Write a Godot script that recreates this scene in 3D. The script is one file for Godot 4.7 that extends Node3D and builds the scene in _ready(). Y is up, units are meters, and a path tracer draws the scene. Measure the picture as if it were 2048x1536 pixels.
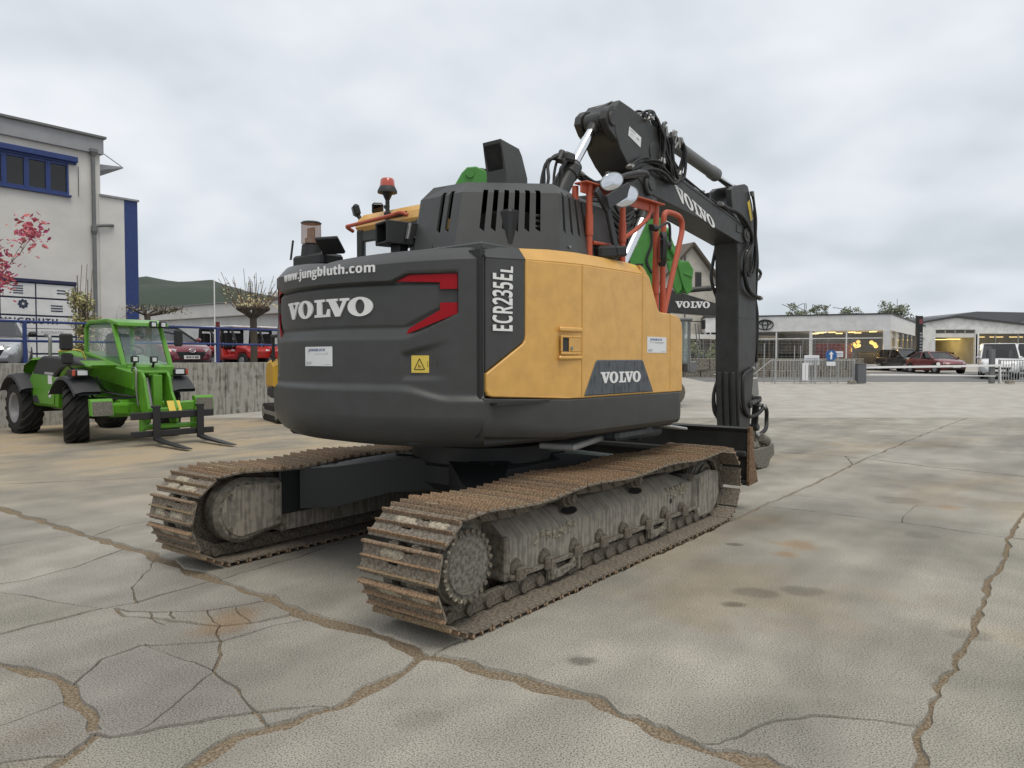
extends Node3D
# ---------------------------------------------------------------- mesh building helpers
class MB:
	var v := PackedVector3Array()
	var n := PackedVector3Array()
	var uv := PackedVector2Array()
	var c := PackedColorArray()
	var t := Transform3D()
	var col := Color(1, 1, 1)
	var with_uv := false
	var uv2_rect := Rect2()

	func triN(a: Vector3, b: Vector3, d: Vector3, na: Vector3, nb: Vector3, nd: Vector3) -> void:
		v.append(t * a); v.append(t * d); v.append(t * b)
		n.append(t.basis * na); n.append(t.basis * nd); n.append(t.basis * nb)
		c.append(col); c.append(col); c.append(col)
		if with_uv:
			uv.append(Vector2(a.x, a.z)); uv.append(Vector2(d.x, d.z)); uv.append(Vector2(b.x, b.z))

	# corners run counter-clockwise seen from outside
	func tri(a: Vector3, b: Vector3, d: Vector3) -> void:
		var m := (b - a).cross(d - a)
		if m.length_squared() < 1e-16:
			return
		m = m.normalized()
		triN(a, b, d, m, m, m)

	func quad(a: Vector3, b: Vector3, d: Vector3, e: Vector3) -> void:
		tri(a, b, d)
		tri(a, d, e)

	func quadN(a: Vector3, b: Vector3, d: Vector3, e: Vector3, na: Vector3, nb: Vector3, nd: Vector3, ne: Vector3) -> void:
		triN(a, b, d, na, nb, nd)
		triN(a, d, e, na, nd, ne)

	func quv(a: Vector3, b: Vector3, d: Vector3, e: Vector3, u0 := Vector2(0, 1), u1 := Vector2(1, 0)) -> void:
		# a lower left, b lower right, d upper right, e upper left
		var m := (b - a).cross(d - a).normalized()
		with_uv = false
		var at := [Vector2(u0.x, u0.y), Vector2(u1.x, u0.y), Vector2(u1.x, u1.y), Vector2(u0.x, u1.y)]
		triN(a, b, d, m, m, m)
		uv.append(at[0]); uv.append(at[2]); uv.append(at[1])
		triN(a, d, e, m, m, m)
		uv.append(at[0]); uv.append(at[3]); uv.append(at[2])

	func box(o: Vector3, s: Vector3, bev := 0.0) -> void:
		var h := s * 0.5
		bev = minf(bev, minf(h.x, minf(h.y, h.z)) * 0.9)
		var faces := [[0, 1, 2], [1, 2, 0], [2, 0, 1]]
		for f in faces:
			for sg in [-1.0, 1.0]:
				var u := Vector3(); var w := Vector3(); var m := Vector3()
				m[f[0]] = h[f[0]] * sg
				u[f[1]] = h[f[1]] - bev
				w[f[2]] = h[f[2]] - bev
				if sg > 0:
					quad(o + m - u - w, o + m + u - w, o + m + u + w, o + m - u + w)
				else:
					quad(o + m - u - w, o + m - u + w, o + m + u + w, o + m + u - w)
		if bev <= 0.0:
			return
		for f in faces:
			for s1 in [-1.0, 1.0]:
				for s2 in [-1.0, 1.0]:
					var p := Vector3(); var q := Vector3(); var l := Vector3()
					p[f[1]] = h[f[1]] * s1; p[f[2]] = (h[f[2]] - bev) * s2
					q[f[1]] = (h[f[1]] - bev) * s1; q[f[2]] = h[f[2]] * s2
					l[f[0]] = h[f[0]] - bev
					_edge(o, p, q, l)
		for sx in [-1.0, 1.0]:
			for sy in [-1.0, 1.0]:
				for sz in [-1.0, 1.0]:
					var s3 := Vector3(sx, sy, sz)
					var a := Vector3(h.x, h.y - bev, h.z - bev) * s3
					var b := Vector3(h.x - bev, h.y, h.z - bev) * s3
					var d := Vector3(h.x - bev, h.y - bev, h.z) * s3
					if sx * sy * sz > 0:
						tri(o + a, o + b, o + d)
					else:
						tri(o + a, o + d, o + b)

	func _edge(o: Vector3, p: Vector3, q: Vector3, l: Vector3) -> void:
		var a := o + p - l; var b := o + q - l; var d := o + q + l; var e := o + p + l
		if (b - a).cross(d - a).dot(p + q) > 0:
			quad(a, b, d, e)
		else:
			quad(a, e, d, b)

	static func along(p0: Vector3, p1: Vector3, up := Vector3.UP) -> Basis:
		var x := (p1 - p0).normalized()
		if absf(x.dot(up)) > 0.99:
			up = Vector3.RIGHT if absf(x.x) < 0.9 else Vector3.BACK
		var z := x.cross(up).normalized()
		return Basis(x, z.cross(x), z)

	func bar(p0: Vector3, p1: Vector3, hgt: float, wid: float, bev := 0.0, up := Vector3.UP) -> void:
		var keep := t
		t = keep * Transform3D(along(p0, p1, up), (p0 + p1) * 0.5)
		box(Vector3(), Vector3(p0.distance_to(p1), hgt, wid), bev)
		t = keep

	func cyl(p0: Vector3, p1: Vector3, r0: float, r1 := -1.0, seg := 12, cap := true, bev := 0.0) -> void:
		if r1 < 0:
			r1 = r0
		var B := along(p0, p1)
		var L := p0.distance_to(p1)
		var prof := PackedVector2Array()
		if bev > 0:
			prof = PackedVector2Array([Vector2(r0 - bev, 0), Vector2(r0, bev), Vector2(r1, L - bev), Vector2(r1 - bev, L)])
		else:
			prof = PackedVector2Array([Vector2(r0, 0), Vector2(r1, L)])
		for i in prof.size() - 1:
			var a := prof[i]; var b := prof[i + 1]
			var sl := Vector2(b.y - a.y, a.x - b.x).normalized()
			for k in seg:
				var c0 := TAU * k / seg; var c1 := TAU * (k + 1) / seg
				var d0 := B.y * cos(c0) + B.z * sin(c0)
				var d1 := B.y * cos(c1) + B.z * sin(c1)
				var n0 := d0 * sl.x + B.x * sl.y; var n1 := d1 * sl.x + B.x * sl.y
				var qa := p0 + B.x * a.y + d0 * a.x; var qb := p0 + B.x * a.y + d1 * a.x
				var qc := p0 + B.x * b.y + d1 * b.x; var qd := p0 + B.x * b.y + d0 * b.x
				quadN(qa, qb, qc, qd, n0, n1, n1, n0)
		if cap:
			for k in seg:
				var c0 := TAU * k / seg; var c1 := TAU * (k + 1) / seg
				var d0 := B.y * cos(c0) + B.z * sin(c0)
				var d1 := B.y * cos(c1) + B.z * sin(c1)
				var ra := prof[0].x; var rb := prof[prof.size() - 1].x
				if ra > 1e-5: tri(p0, p0 + d1 * ra, p0 + d0 * ra)
				if rb > 1e-5: tri(p1, p1 + d0 * rb, p1 + d1 * rb)

	# a lathe about local y; profile of (radius, y), outside on the right when walking upwards
	func lathe(prof: Array, seg := 24, o := Vector3(), crease := 40.0) -> void:
		var m: int = prof.size()
		var fn := []
		for i in m - 1:
			var a: Vector2 = prof[i]; var b: Vector2 = prof[i + 1]
			fn.append(Vector2(b.y - a.y, a.x - b.x).normalized())
		for i in m - 1:
			var a: Vector2 = prof[i]; var b: Vector2 = prof[i + 1]
			var na: Vector2 = fn[i]; var nb: Vector2 = fn[i]
			if i > 0 and absf(fn[i].angle_to(fn[i - 1])) < deg_to_rad(crease): na = (fn[i] + fn[i - 1]).normalized()
			if i < m - 2 and absf(fn[i].angle_to(fn[i + 1])) < deg_to_rad(crease): nb = (fn[i] + fn[i + 1]).normalized()
			for k in seg:
				var c0 := TAU * k / seg; var c1 := TAU * (k + 1) / seg
				var d0 := Vector3(cos(c0), 0, -sin(c0)); var d1 := Vector3(cos(c1), 0, -sin(c1))
				quadN(o + d0 * a.x + Vector3.UP * a.y, o + d1 * a.x + Vector3.UP * a.y, o + d1 * b.x + Vector3.UP * b.y, o + d0 * b.x + Vector3.UP * b.y,
					d0 * na.x + Vector3.UP * na.y, d1 * na.x + Vector3.UP * na.y, d1 * nb.x + Vector3.UP * nb.y, d0 * nb.x + Vector3.UP * nb.y)

	func tube(pts: Array, r: float, seg := 6, smooth := 0, cap := true) -> void:
		var p := pts
		if smooth > 0:
			p = []
			for i in pts.size() - 1:
				var a: Vector3 = pts[maxi(i - 1, 0)]; var b: Vector3 = pts[i]; var d: Vector3 = pts[i + 1]; var e: Vector3 = pts[mini(i + 2, pts.size() - 1)]
				for k in smooth:
					p.append(b.cubic_interpolate(d, a, e, float(k) / smooth))
			p.append(pts[pts.size() - 1])
		var rings := []
		var up := Vector3.UP
		var nn := p.size()
		for i in nn:
			var dir: Vector3 = (p[mini(i + 1, nn - 1)] - p[maxi(i - 1, 0)])
			if dir.length() < 1e-6: dir = Vector3.RIGHT
			dir = dir.normalized()
			if i == 0 and absf(dir.dot(up)) > 0.9: up = Vector3.RIGHT
			up = (up - dir * up.dot(dir)).normalized()
			var side := dir.cross(up)
			var ring := []
			for k in seg + 1:
				var a := TAU * k / seg
				ring.append(up * cos(a) + side * sin(a))
			rings.append(ring)
		for i in nn - 1:
			for k in seg:
				var a0: Vector3 = rings[i][k]; var a1: Vector3 = rings[i][k + 1]; var b0: Vector3 = rings[i + 1][k]; var b1: Vector3 = rings[i + 1][k + 1]
				quadN(p[i] + a0 * r, p[i] + a1 * r, p[i + 1] + b1 * r, p[i + 1] + b0 * r, a0, a1, b1, b0)
		if cap:
			for k in seg:
				tri(p[0], p[0] + rings[0][k + 1] * r, p[0] + rings[0][k] * r)
				tri(p[nn - 1], p[nn - 1] + rings[nn - 1][k] * r, p[nn - 1] + rings[nn - 1][k + 1] * r)

	static func ccw(poly: PackedVector2Array) -> PackedVector2Array:
		if Geometry2D.is_polygon_clockwise(poly):
			var q := poly.duplicate()
			q.reverse()
			return q
		return poly

	static func inset(poly: PackedVector2Array, d: float) -> PackedVector2Array:
		var out := PackedVector2Array()
		var m := poly.size()
		for i in m:
			var a := (poly[i] - poly[(i + m - 1) % m]).normalized()
			var b := (poly[(i + 1) % m] - poly[i]).normalized()
			var na := Vector2(-a.y, a.x); var nb := Vector2(-b.y, b.x)
			var s := na + nb
			var q := s.length_squared()
			out.append(poly[i] + (s * (2.0 * d / q) if q > 0.3 else s.normalized() * d))
		return out

	# polygon in local xy, extruded from z0 to z1, edges chamfered by bev
	func prism(pts, z0: float, z1: float, bev := 0.0, crease := 0.0) -> void:
		var poly := ccw(PackedVector2Array(pts))
		var top := inset(poly, bev) if bev > 0 else poly
		var ix := Geometry2D.triangulate_polygon(top)
		var k := 0
		while k < ix.size():
			var a := top[ix[k]]; var b := top[ix[k + 1]]; var d := top[ix[k + 2]]
			if (b - a).cross(d - a) < 0:
				var s := b
				b = d
				d = s
			tri(Vector3(a.x, a.y, z1), Vector3(b.x, b.y, z1), Vector3(d.x, d.y, z1))
			tri(Vector3(a.x, a.y, z0), Vector3(d.x, d.y, z0), Vector3(b.x, b.y, z0))
			k += 3
		var m := poly.size()
		var en := []
		for i in m:
			var e := (poly[(i + 1) % m] - poly[i]).normalized()
			en.append(Vector3(e.y, -e.x, 0))
		for i in m:
			var j := (i + 1) % m
			var a := poly[i]; var b := poly[j]
			var na: Vector3 = en[i]; var nb: Vector3 = en[i]
			if crease > 0:
				var pa: Vector3 = en[(i + m - 1) % m]; var pb: Vector3 = en[j]
				if pa.dot(en[i]) > cos(deg_to_rad(crease)): na = (pa + en[i]).normalized()
				if pb.dot(en[i]) > cos(deg_to_rad(crease)): nb = (pb + en[i]).normalized()
			quadN(Vector3(a.x, a.y, z0 + bev), Vector3(b.x, b.y, z0 + bev), Vector3(b.x, b.y, z1 - bev), Vector3(a.x, a.y, z1 - bev), na, nb, nb, na)
			if bev > 0:
				var ta := top[i]; var tb := top[j]
				quad(Vector3(a.x, a.y, z1 - bev), Vector3(b.x, b.y, z1 - bev), Vector3(tb.x, tb.y, z1), Vector3(ta.x, ta.y, z1))
				quad(Vector3(ta.x, ta.y, z0), Vector3(tb.x, tb.y, z0), Vector3(b.x, b.y, z0 + bev), Vector3(a.x, a.y, z0 + bev))

	# rows of points; outside is to the left of (row direction x column direction)
	func loft(rows: Array, crease := 30.0, closed := false) -> void:
		var R := rows.size(); var C: int = rows[0].size()
		var fn := {}
		var cc := C if closed else C - 1
		for i in R - 1:
			for j in cc:
				var a: Vector3 = rows[i][j]; var b: Vector3 = rows[i][(j + 1) % C]; var d: Vector3 = rows[i + 1][(j + 1) % C]; var e: Vector3 = rows[i + 1][j]
				fn[i * 1000 + j] = (d - a).cross(e - b).normalized()
		var lim := cos(deg_to_rad(crease))
		for i in R - 1:
			for j in cc:
				var f: Vector3 = fn[i * 1000 + j]
				var nn := []
				for q in [[0, 0], [0, 1], [1, 1], [1, 0]]:
					var s := Vector3()
					for di in [-1, 0]:
						for dj in [-1, 0]:
							var ii: int = i + q[0] + di; var jj: int = j + q[1] + dj
							if closed: jj = posmod(jj, C)
							if fn.has(ii * 1000 + jj) and jj >= 0 and fn[ii * 1000 + jj].dot(f) > lim: s += fn[ii * 1000 + jj]
					nn.append(s.normalized() if s.length() > 1e-6 else f)
				quadN(rows[i][j], rows[i][(j + 1) % C], rows[i + 1][(j + 1) % C], rows[i + 1][j], nn[0], nn[1], nn[2], nn[3])

	func fan(pts: Array, flip := false) -> void:
		var o := Vector3()
		for p in pts: o += p
		o /= pts.size()
		for i in pts.size():
			var a: Vector3 = pts[i]; var b: Vector3 = pts[(i + 1) % pts.size()]
			if flip: tri(o, b, a)
			else: tri(o, a, b)

	func mesh() -> ArrayMesh:
		var arr := []
		arr.resize(Mesh.ARRAY_MAX)
		arr[Mesh.ARRAY_VERTEX] = v
		arr[Mesh.ARRAY_NORMAL] = n
		arr[Mesh.ARRAY_COLOR] = c
		if uv.size() == v.size(): arr[Mesh.ARRAY_TEX_UV] = uv
		if uv2_rect.size.x > 0:
			var u2 := PackedVector2Array()
			for p in v: u2.append((Vector2(p.x, p.z) - uv2_rect.position) / uv2_rect.size)
			arr[Mesh.ARRAY_TEX_UV2] = u2
		var m := ArrayMesh.new()
		if v.size(): m.add_surface_from_arrays(Mesh.PRIMITIVE_TRIANGLES, arr)
		return m

# ---------------------------------------------------------------- scene helpers
const V0 := Vector3.ZERO
var M := {}
var counts := {}
var rng := RandomNumberGenerator.new()

func numbered(s: String) -> String:
	counts[s] = counts.get(s, -1) + 1
	return s if counts[s] == 0 else "%s_%03d" % [s, counts[s]]

func put(parent: Node, called: String, mesh: Mesh, m: Material, xf := Transform3D()) -> MeshInstance3D:
	var o := MeshInstance3D.new()
	o.mesh = mesh
	o.material_override = m
	o.transform = xf
	if parent == self: o.name = numbered(called)
	else: o.name = called if not parent.has_node(called) else _free(parent, called)
	parent.add_child(o, true)
	return o

func _free(parent: Node, called: String) -> String:
	var k: int = parent.get_meta("n_" + called, 0) + 1
	parent.set_meta("n_" + called, k)
	return "%s_%03d" % [called, k]

func part(parent: Node, called: String, b: MB, m: Material, xf := Transform3D()) -> MeshInstance3D:
	return put(parent, called, b.mesh(), m, xf)

func thing(called: String, label: String, category: String, xf := Transform3D(), group := "") -> Node3D:
	var o := Node3D.new()
	o.name = numbered(called)
	add_child(o)
	o.transform = xf
	o.set_meta("label", label)
	o.set_meta("category", category)
	if group: o.set_meta("group", group)
	return o

func tag(o: Node, label: String, category: String, group := "") -> void:
	o.set_meta("label", label)
	o.set_meta("category", category)
	if group: o.set_meta("group", group)

func struct(called: String, b: MB, m: Material) -> MeshInstance3D:
	var o := put(self, called, b.mesh(), m)
	o.set_meta("kind", "structure")
	return o

# x forward, y up, z to the right of something that faces `yaw` degrees right of the view, standing at (right, depth)
func frame(yaw: float, r: float, d: float, y := 0.0) -> Transform3D:
	var a := deg_to_rad(yaw)
	return Transform3D(Basis(Vector3(sin(a), 0, -cos(a)), Vector3.UP, Vector3(cos(a), 0, sin(a))), Vector3(r, y, -d))

func at(p: Vector3) -> Transform3D:
	return Transform3D(Basis(), p)

func lin(r: float, g: float, b: float, a := 1.0) -> Color:
	var k := Color(r, g, b).linear_to_srgb()
	k.a = a
	return k

func mat(called: String, k: Color, rough := 0.6, metal := 0.0, opts := {}) -> StandardMaterial3D:
	var m := StandardMaterial3D.new()
	m.resource_name = called
	m.albedo_color = k
	m.roughness = rough
	m.metallic = metal
	m.vertex_color_use_as_albedo = opts.get("vc", false)
	if opts.has("tex"):
		m.albedo_texture = opts.tex
		m.uv1_triplanar = opts.get("tri", true)
		m.uv1_world_triplanar = opts.get("world", false)
		var s: float = opts.get("scale", 1.0)
		m.uv1_scale = opts.get("scale3", Vector3(s, s, s))
	if opts.has("nrm"):
		m.normal_enabled = true
		m.normal_texture = opts.nrm
		m.normal_scale = opts.get("ns", 0.5)
		if not opts.has("tex"):
			m.uv1_triplanar = opts.get("tri", true)
			var s: float = opts.get("scale", 1.0)
			m.uv1_scale = opts.get("scale3", Vector3(s, s, s))
	if opts.has("rt"):
		m.roughness_texture = opts.rt
	if opts.has("coat"):
		m.clearcoat_enabled = true
		m.clearcoat = opts.coat
		m.clearcoat_roughness = opts.get("coat_rough", 0.08)
	if opts.has("spec"): m.metallic_specular = opts.spec
	if opts.has("emit"):
		m.emission_enabled = true
		m.emission = opts.emit
		m.emission_energy_multiplier = opts.get("energy", 1.0)
	if opts.has("back"):
		m.backlight_enabled = true
		m.backlight = opts.back
	M[called] = m
	return m

func glass(called: String, k: Color, a: float, rough := 0.03) -> StandardMaterial3D:
	var m := mat(called, Color(k.r, k.g, k.b, a), rough)
	m.transparency = BaseMaterial3D.TRANSPARENCY_ALPHA
	return m

func ramp(pts: Array) -> Gradient:
	var g := Gradient.new()
	var o := PackedFloat32Array(); var k := PackedColorArray()
	for p in pts:
		o.append(p[0])
		k.append(p[1] if p[1] is Color else Color(p[1], p[1], p[1]))
	g.offsets = o
	g.colors = k
	return g

func ntex(seed_: int, freq: float, oct: int, pts: Array, type := FastNoiseLite.TYPE_SIMPLEX_SMOOTH, size := 512, as_nrm := 0.0) -> NoiseTexture2D:
	var f := FastNoiseLite.new()
	f.seed = seed_
	f.noise_type = type
	f.frequency = freq
	f.fractal_type = FastNoiseLite.FRACTAL_FBM if oct > 1 else FastNoiseLite.FRACTAL_NONE
	f.fractal_octaves = oct
	f.fractal_gain = 0.6
	var x := NoiseTexture2D.new()
	x.width = size
	x.height = size
	x.seamless = true
	x.generate_mipmaps = false
	x.noise = f
	if as_nrm > 0:
		x.as_normal_map = true
		x.bump_strength = as_nrm
	else:
		x.color_ramp = ramp(pts)
	return x

# lettering as a flat-backed mesh: returns triangles (Vector3) with the baseline start at the origin, cap height about `h`
func letters(text: String, h: float, depth: float, serif := false, bold := true, spacing := 0.0) -> PackedVector3Array:
	var tm := TextMesh.new()
	var f := SystemFont.new()
	f.font_names = PackedStringArray(["Droid Serif" if serif else "Droid Sans"])
	f.font_weight = 700 if bold else 400
	if spacing != 0.0:
		var fv := FontVariation.new()
		fv.base_font = f
		fv.spacing_glyph = int(spacing)
		tm.font = fv
	else:
		tm.font = f
	tm.font_size = 64
	tm.pixel_size = h / 45.0
	tm.curve_step = 3.0
	tm.depth = depth
	tm.text = text
	tm.horizontal_alignment = HORIZONTAL_ALIGNMENT_LEFT
	tm.vertical_alignment = VERTICAL_ALIGNMENT_BOTTOM
	var out := PackedVector3Array()
	for s in tm.get_surface_count():
		var a := tm.surface_get_arrays(s)
		var vv: PackedVector3Array = a[Mesh.ARRAY_VERTEX]
		if a[Mesh.ARRAY_INDEX] != null and a[Mesh.ARRAY_INDEX].size():
			for i in a[Mesh.ARRAY_INDEX]: out.append(vv[i])
		else:
			out.append_array(vv)
	return out

# lettering laid on a plane: `o` lower left corner, `ux` reading direction, `uy` up; squeezed to `width` and cap height `h`
func write_on(b: MB, text: String, o: Vector3, ux: Vector3, uy: Vector3, width: float, h: float, serif := false, bold := true, depth := 0.004) -> void:
	var tr := letters(text, h, depth, serif, bold)
	var lo := INF; var hi := -INF; var yl := INF; var yh := -INF
	for p in tr:
		lo = minf(lo, p.x); hi = maxf(hi, p.x); yl = minf(yl, p.y); yh = maxf(yh, p.y)
	var k := width / maxf(hi - lo, 1e-4)
	var ky := h / maxf(yh - yl, 1e-4)
	var uz := ux.cross(uy)
	var i := 0
	while i + 2 < tr.size():
		var q := []
		for j in 3:
			var p := tr[i + j]
			q.append(o + ux * ((p.x - lo) * k) + uy * ((p.y - yl) * ky) + uz * (p.z + depth * 0.5 + 0.0015))
		b.tri(q[0], q[2], q[1])
		i += 3

# the five slab-serif letters on the big machine, each as [x offset, width, outline, hole]
func slab_letters() -> Array:
	var vv := PackedVector2Array([Vector2(0, 1), Vector2(0, 0.86), Vector2(0.10, 0.86), Vector2(0.44, 0), Vector2(0.66, 0), Vector2(0.98, 0.86), Vector2(1.08, 0.86), Vector2(1.08, 1), Vector2(0.66, 1), Vector2(0.66, 0.86), Vector2(0.80, 0.86), Vector2(0.63, 0.36), Vector2(0.46, 0.86), Vector2(0.56, 0.86), Vector2(0.56, 1)])
	var oo := PackedVector2Array(); var oi := PackedVector2Array()
	for k in 28:
		var a := TAU * k / 28
		oo.append(Vector2(0.5 + 0.52 * cos(a), 0.5 + 0.53 * sin(a)))
		oi.append(Vector2(0.5 + 0.20 * cos(a), 0.5 + 0.40 * sin(a)))
	var ll := PackedVector2Array([Vector2(0, 1), Vector2(0, 0.86), Vector2(0.14, 0.86), Vector2(0.14, 0.14), Vector2(0, 0.14), Vector2(0, 0), Vector2(0.84, 0), Vector2(0.84, 0.44), Vector2(0.72, 0.44), Vector2(0.66, 0.14), Vector2(0.42, 0.14), Vector2(0.42, 0.86), Vector2(0.58, 0.86), Vector2(0.58, 1)])
	return [[0.0, vv, null], [1.04, oo, oi], [2.18, ll, null], [2.86, vv, null], [3.90, oo, oi]]

# the word in slab letters; `place` maps (x, y, out) with x 0..width, y 0..h to a point
func slab_word(b: MB, width: float, h: float, depth: float, place) -> void:
	var kx := width / 4.93
	for it in slab_letters():
		var poly: PackedVector2Array = it[1]
		var q := MB.ccw(poly)
		var f := func(p: Vector2, z: float) -> Vector3: return place.call(Vector3((p.x + it[0]) * kx, p.y * h, z))
		if it[2] == null:
			var ix := Geometry2D.triangulate_polygon(q)
			var k := 0
			while k < ix.size():
				var a := q[ix[k]]; var bb := q[ix[k + 1]]; var d := q[ix[k + 2]]
				if (bb - a).cross(d - a) < 0:
					var s := bb
					bb = d
					d = s
				b.tri(f.call(a, depth), f.call(bb, depth), f.call(d, depth))
				k += 3
			for i in q.size():
				var a := q[i]; var e := q[(i + 1) % q.size()]
				b.quad(f.call(a, 0.0), f.call(e, 0.0), f.call(e, depth), f.call(a, depth))
		else:
			var w: PackedVector2Array = it[2]
			for i in q.size():
				var j := (i + 1) % q.size()
				b.quad(f.call(q[i], depth), f.call(q[j], depth), f.call(w[j], depth), f.call(w[i], depth))
				b.quad(f.call(q[i], 0.0), f.call(q[j], 0.0), f.call(q[j], depth), f.call(q[i], depth))
				b.quad(f.call(w[j], 0.0), f.call(w[i], 0.0), f.call(w[i], depth), f.call(w[j], depth))

# ---------------------------------------------------------------- light, sky, camera
func sky_image() -> Image:
	var w := 1024; var h := 512
	var im := Image.create(w, h, false, Image.FORMAT_RGBF)
	var f := FastNoiseLite.new()
	f.seed = 11
	f.noise_type = FastNoiseLite.TYPE_SIMPLEX_SMOOTH
	f.frequency = 1.0
	f.fractal_octaves = 6
	f.fractal_gain = 0.55
	var g := FastNoiseLite.new()
	g.seed = 4
	g.noise_type = FastNoiseLite.TYPE_SIMPLEX_SMOOTH
	g.frequency = 0.55
	g.fractal_octaves = 4
	var banks := [ # darker, nearer clouds: direction (right, up), reach, strength
		[Vector2(-0.27, 0.215), Vector2(0.11, 0.10), 0.11], [Vector2(-0.36, 0.17), Vector2(0.10, 0.06), 0.07], [Vector2(0.30, 0.40), Vector2(0.3, 0.09), 0.06], [Vector2(0.62, 0.12), Vector2(0.5, 0.12), 0.09],
		[Vector2(-0.25, 0.46), Vector2(0.2, 0.06), 0.04], [Vector2(0.45, 0.27), Vector2(0.12, 0.06), 0.05],
		[Vector2(-0.04, 0.27), Vector2(0.16, 0.14), -0.10], [Vector2(0.25, 0.22), Vector2(0.22, 0.1), -0.07], [Vector2(-0.47, 0.32), Vector2(0.15, 0.1), -0.05], [Vector2(-0.6, 0.42), Vector2(0.2, 0.1), -0.03]]
	for y in h:
		var el := (0.5 - (y + 0.5) / h) * PI
		for x in w:
			if el < -0.05:
				im.set_pixel(x, y, Color(0.40, 0.39, 0.37))
				continue
			var az := ((x + 0.5) / w - 0.5) * TAU
			var dir := Vector3(sin(az) * cos(el), sin(el), -cos(az) * cos(el))
			var k := 1.0 / (maxf(dir.y, 0.0) + 0.22)
			var q := Vector3(dir.x * k, dir.z * k, 0) * 1.5
			var a := f.get_noise_3dv(q)
			var b := g.get_noise_3dv(q * 0.7 + Vector3(7, 3, 1))
			var L := 0.665 + 0.15 * a + 0.11 * b + 0.10 * smoothstep(0.45, 1.2, el)
			if dir.z < -0.1:
				var p := Vector2(dir.x / -dir.z, dir.y / -dir.z)
				for bk in banks:
					var e: Vector2 = (p - bk[0]) / bk[1]
					var s := e.length() + 0.55 * f.get_noise_2dv(p * 7.0)
					L -= bk[2] * smoothstep(1.25, 0.35, s)
			L *= 1.0 - 0.13 * exp(-absf(el) / 0.10)
			L = clampf(L, 0.45, 0.95)
			var blue := clampf((0.76 - L) * 0.36, 0.0, 0.12)
			im.set_pixel(x, y, Color(L * (0.965 - blue), L * (0.995 - blue * 0.25), L * (1.045 + blue * 0.15)))
	return im

func set_light() -> void:
	var cam := Camera3D.new()
	cam.name = "camera"
	add_child(cam)
	cam.keep_aspect = Camera3D.KEEP_HEIGHT
	cam.fov = rad_to_deg(2.0 * atan(768.0 / 1500.0))
	cam.position = Vector3(0, 1.5624, 0)
	cam.rotation = Vector3(-0.034, 0, 0)
	cam.near = 0.05
	cam.far = 6000.0
	cam.current = true
	var env := Environment.new()
	env.background_mode = Environment.BG_SKY
	var sm := PanoramaSkyMaterial.new()
	sm.panorama = ImageTexture.create_from_image(sky_image())
	env.sky = Sky.new()
	env.sky.sky_material = sm
	env.tonemap_mode = Environment.TONE_MAPPER_LINEAR
	env.tonemap_exposure = EXPOSURE
	env.sdfgi_enabled = true
	env.ssao_enabled = true
	env.ssil_enabled = true
	var we := WorldEnvironment.new()
	we.name = "world_environment"
	we.environment = env
	add_child(we)
	var sun := DirectionalLight3D.new()
	sun.name = "sun"
	sun.light_energy = 0.42
	sun.light_angular_distance = 28.0
	sun.light_color = Color(1.0, 0.97, 0.92)
	sun.shadow_enabled = true
	add_child(sun)
	sun.look_at_from_position(Vector3(2.0, 9.0, 3.5), Vector3.ZERO)

const EXPOSURE := 1.22

# ---------------------------------------------------------------- materials
func streak_tex(seed_: int, size: int, base: Color, over: Color, amount: float) -> ImageTexture:
	var im := Image.create(size, size, false, Image.FORMAT_RGB8)
	var f := FastNoiseLite.new()
	f.seed = seed_
	f.frequency = 0.05
	f.fractal_octaves = 3
	for y in size:
		for x in size:
			var a := f.get_noise_2d(x * 2.2 * 256.0 / size, y * 0.16 * 256.0 / size)
			var b := f.get_noise_2d(x * 0.5 + 900.0, y * 0.5)
			var s := clampf((a + 0.55 * b) * 2.1 + amount, 0.0, 1.0)
			im.set_pixel(x, y, base.lerp(over, s))
	return ImageTexture.create_from_image(im)

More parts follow.
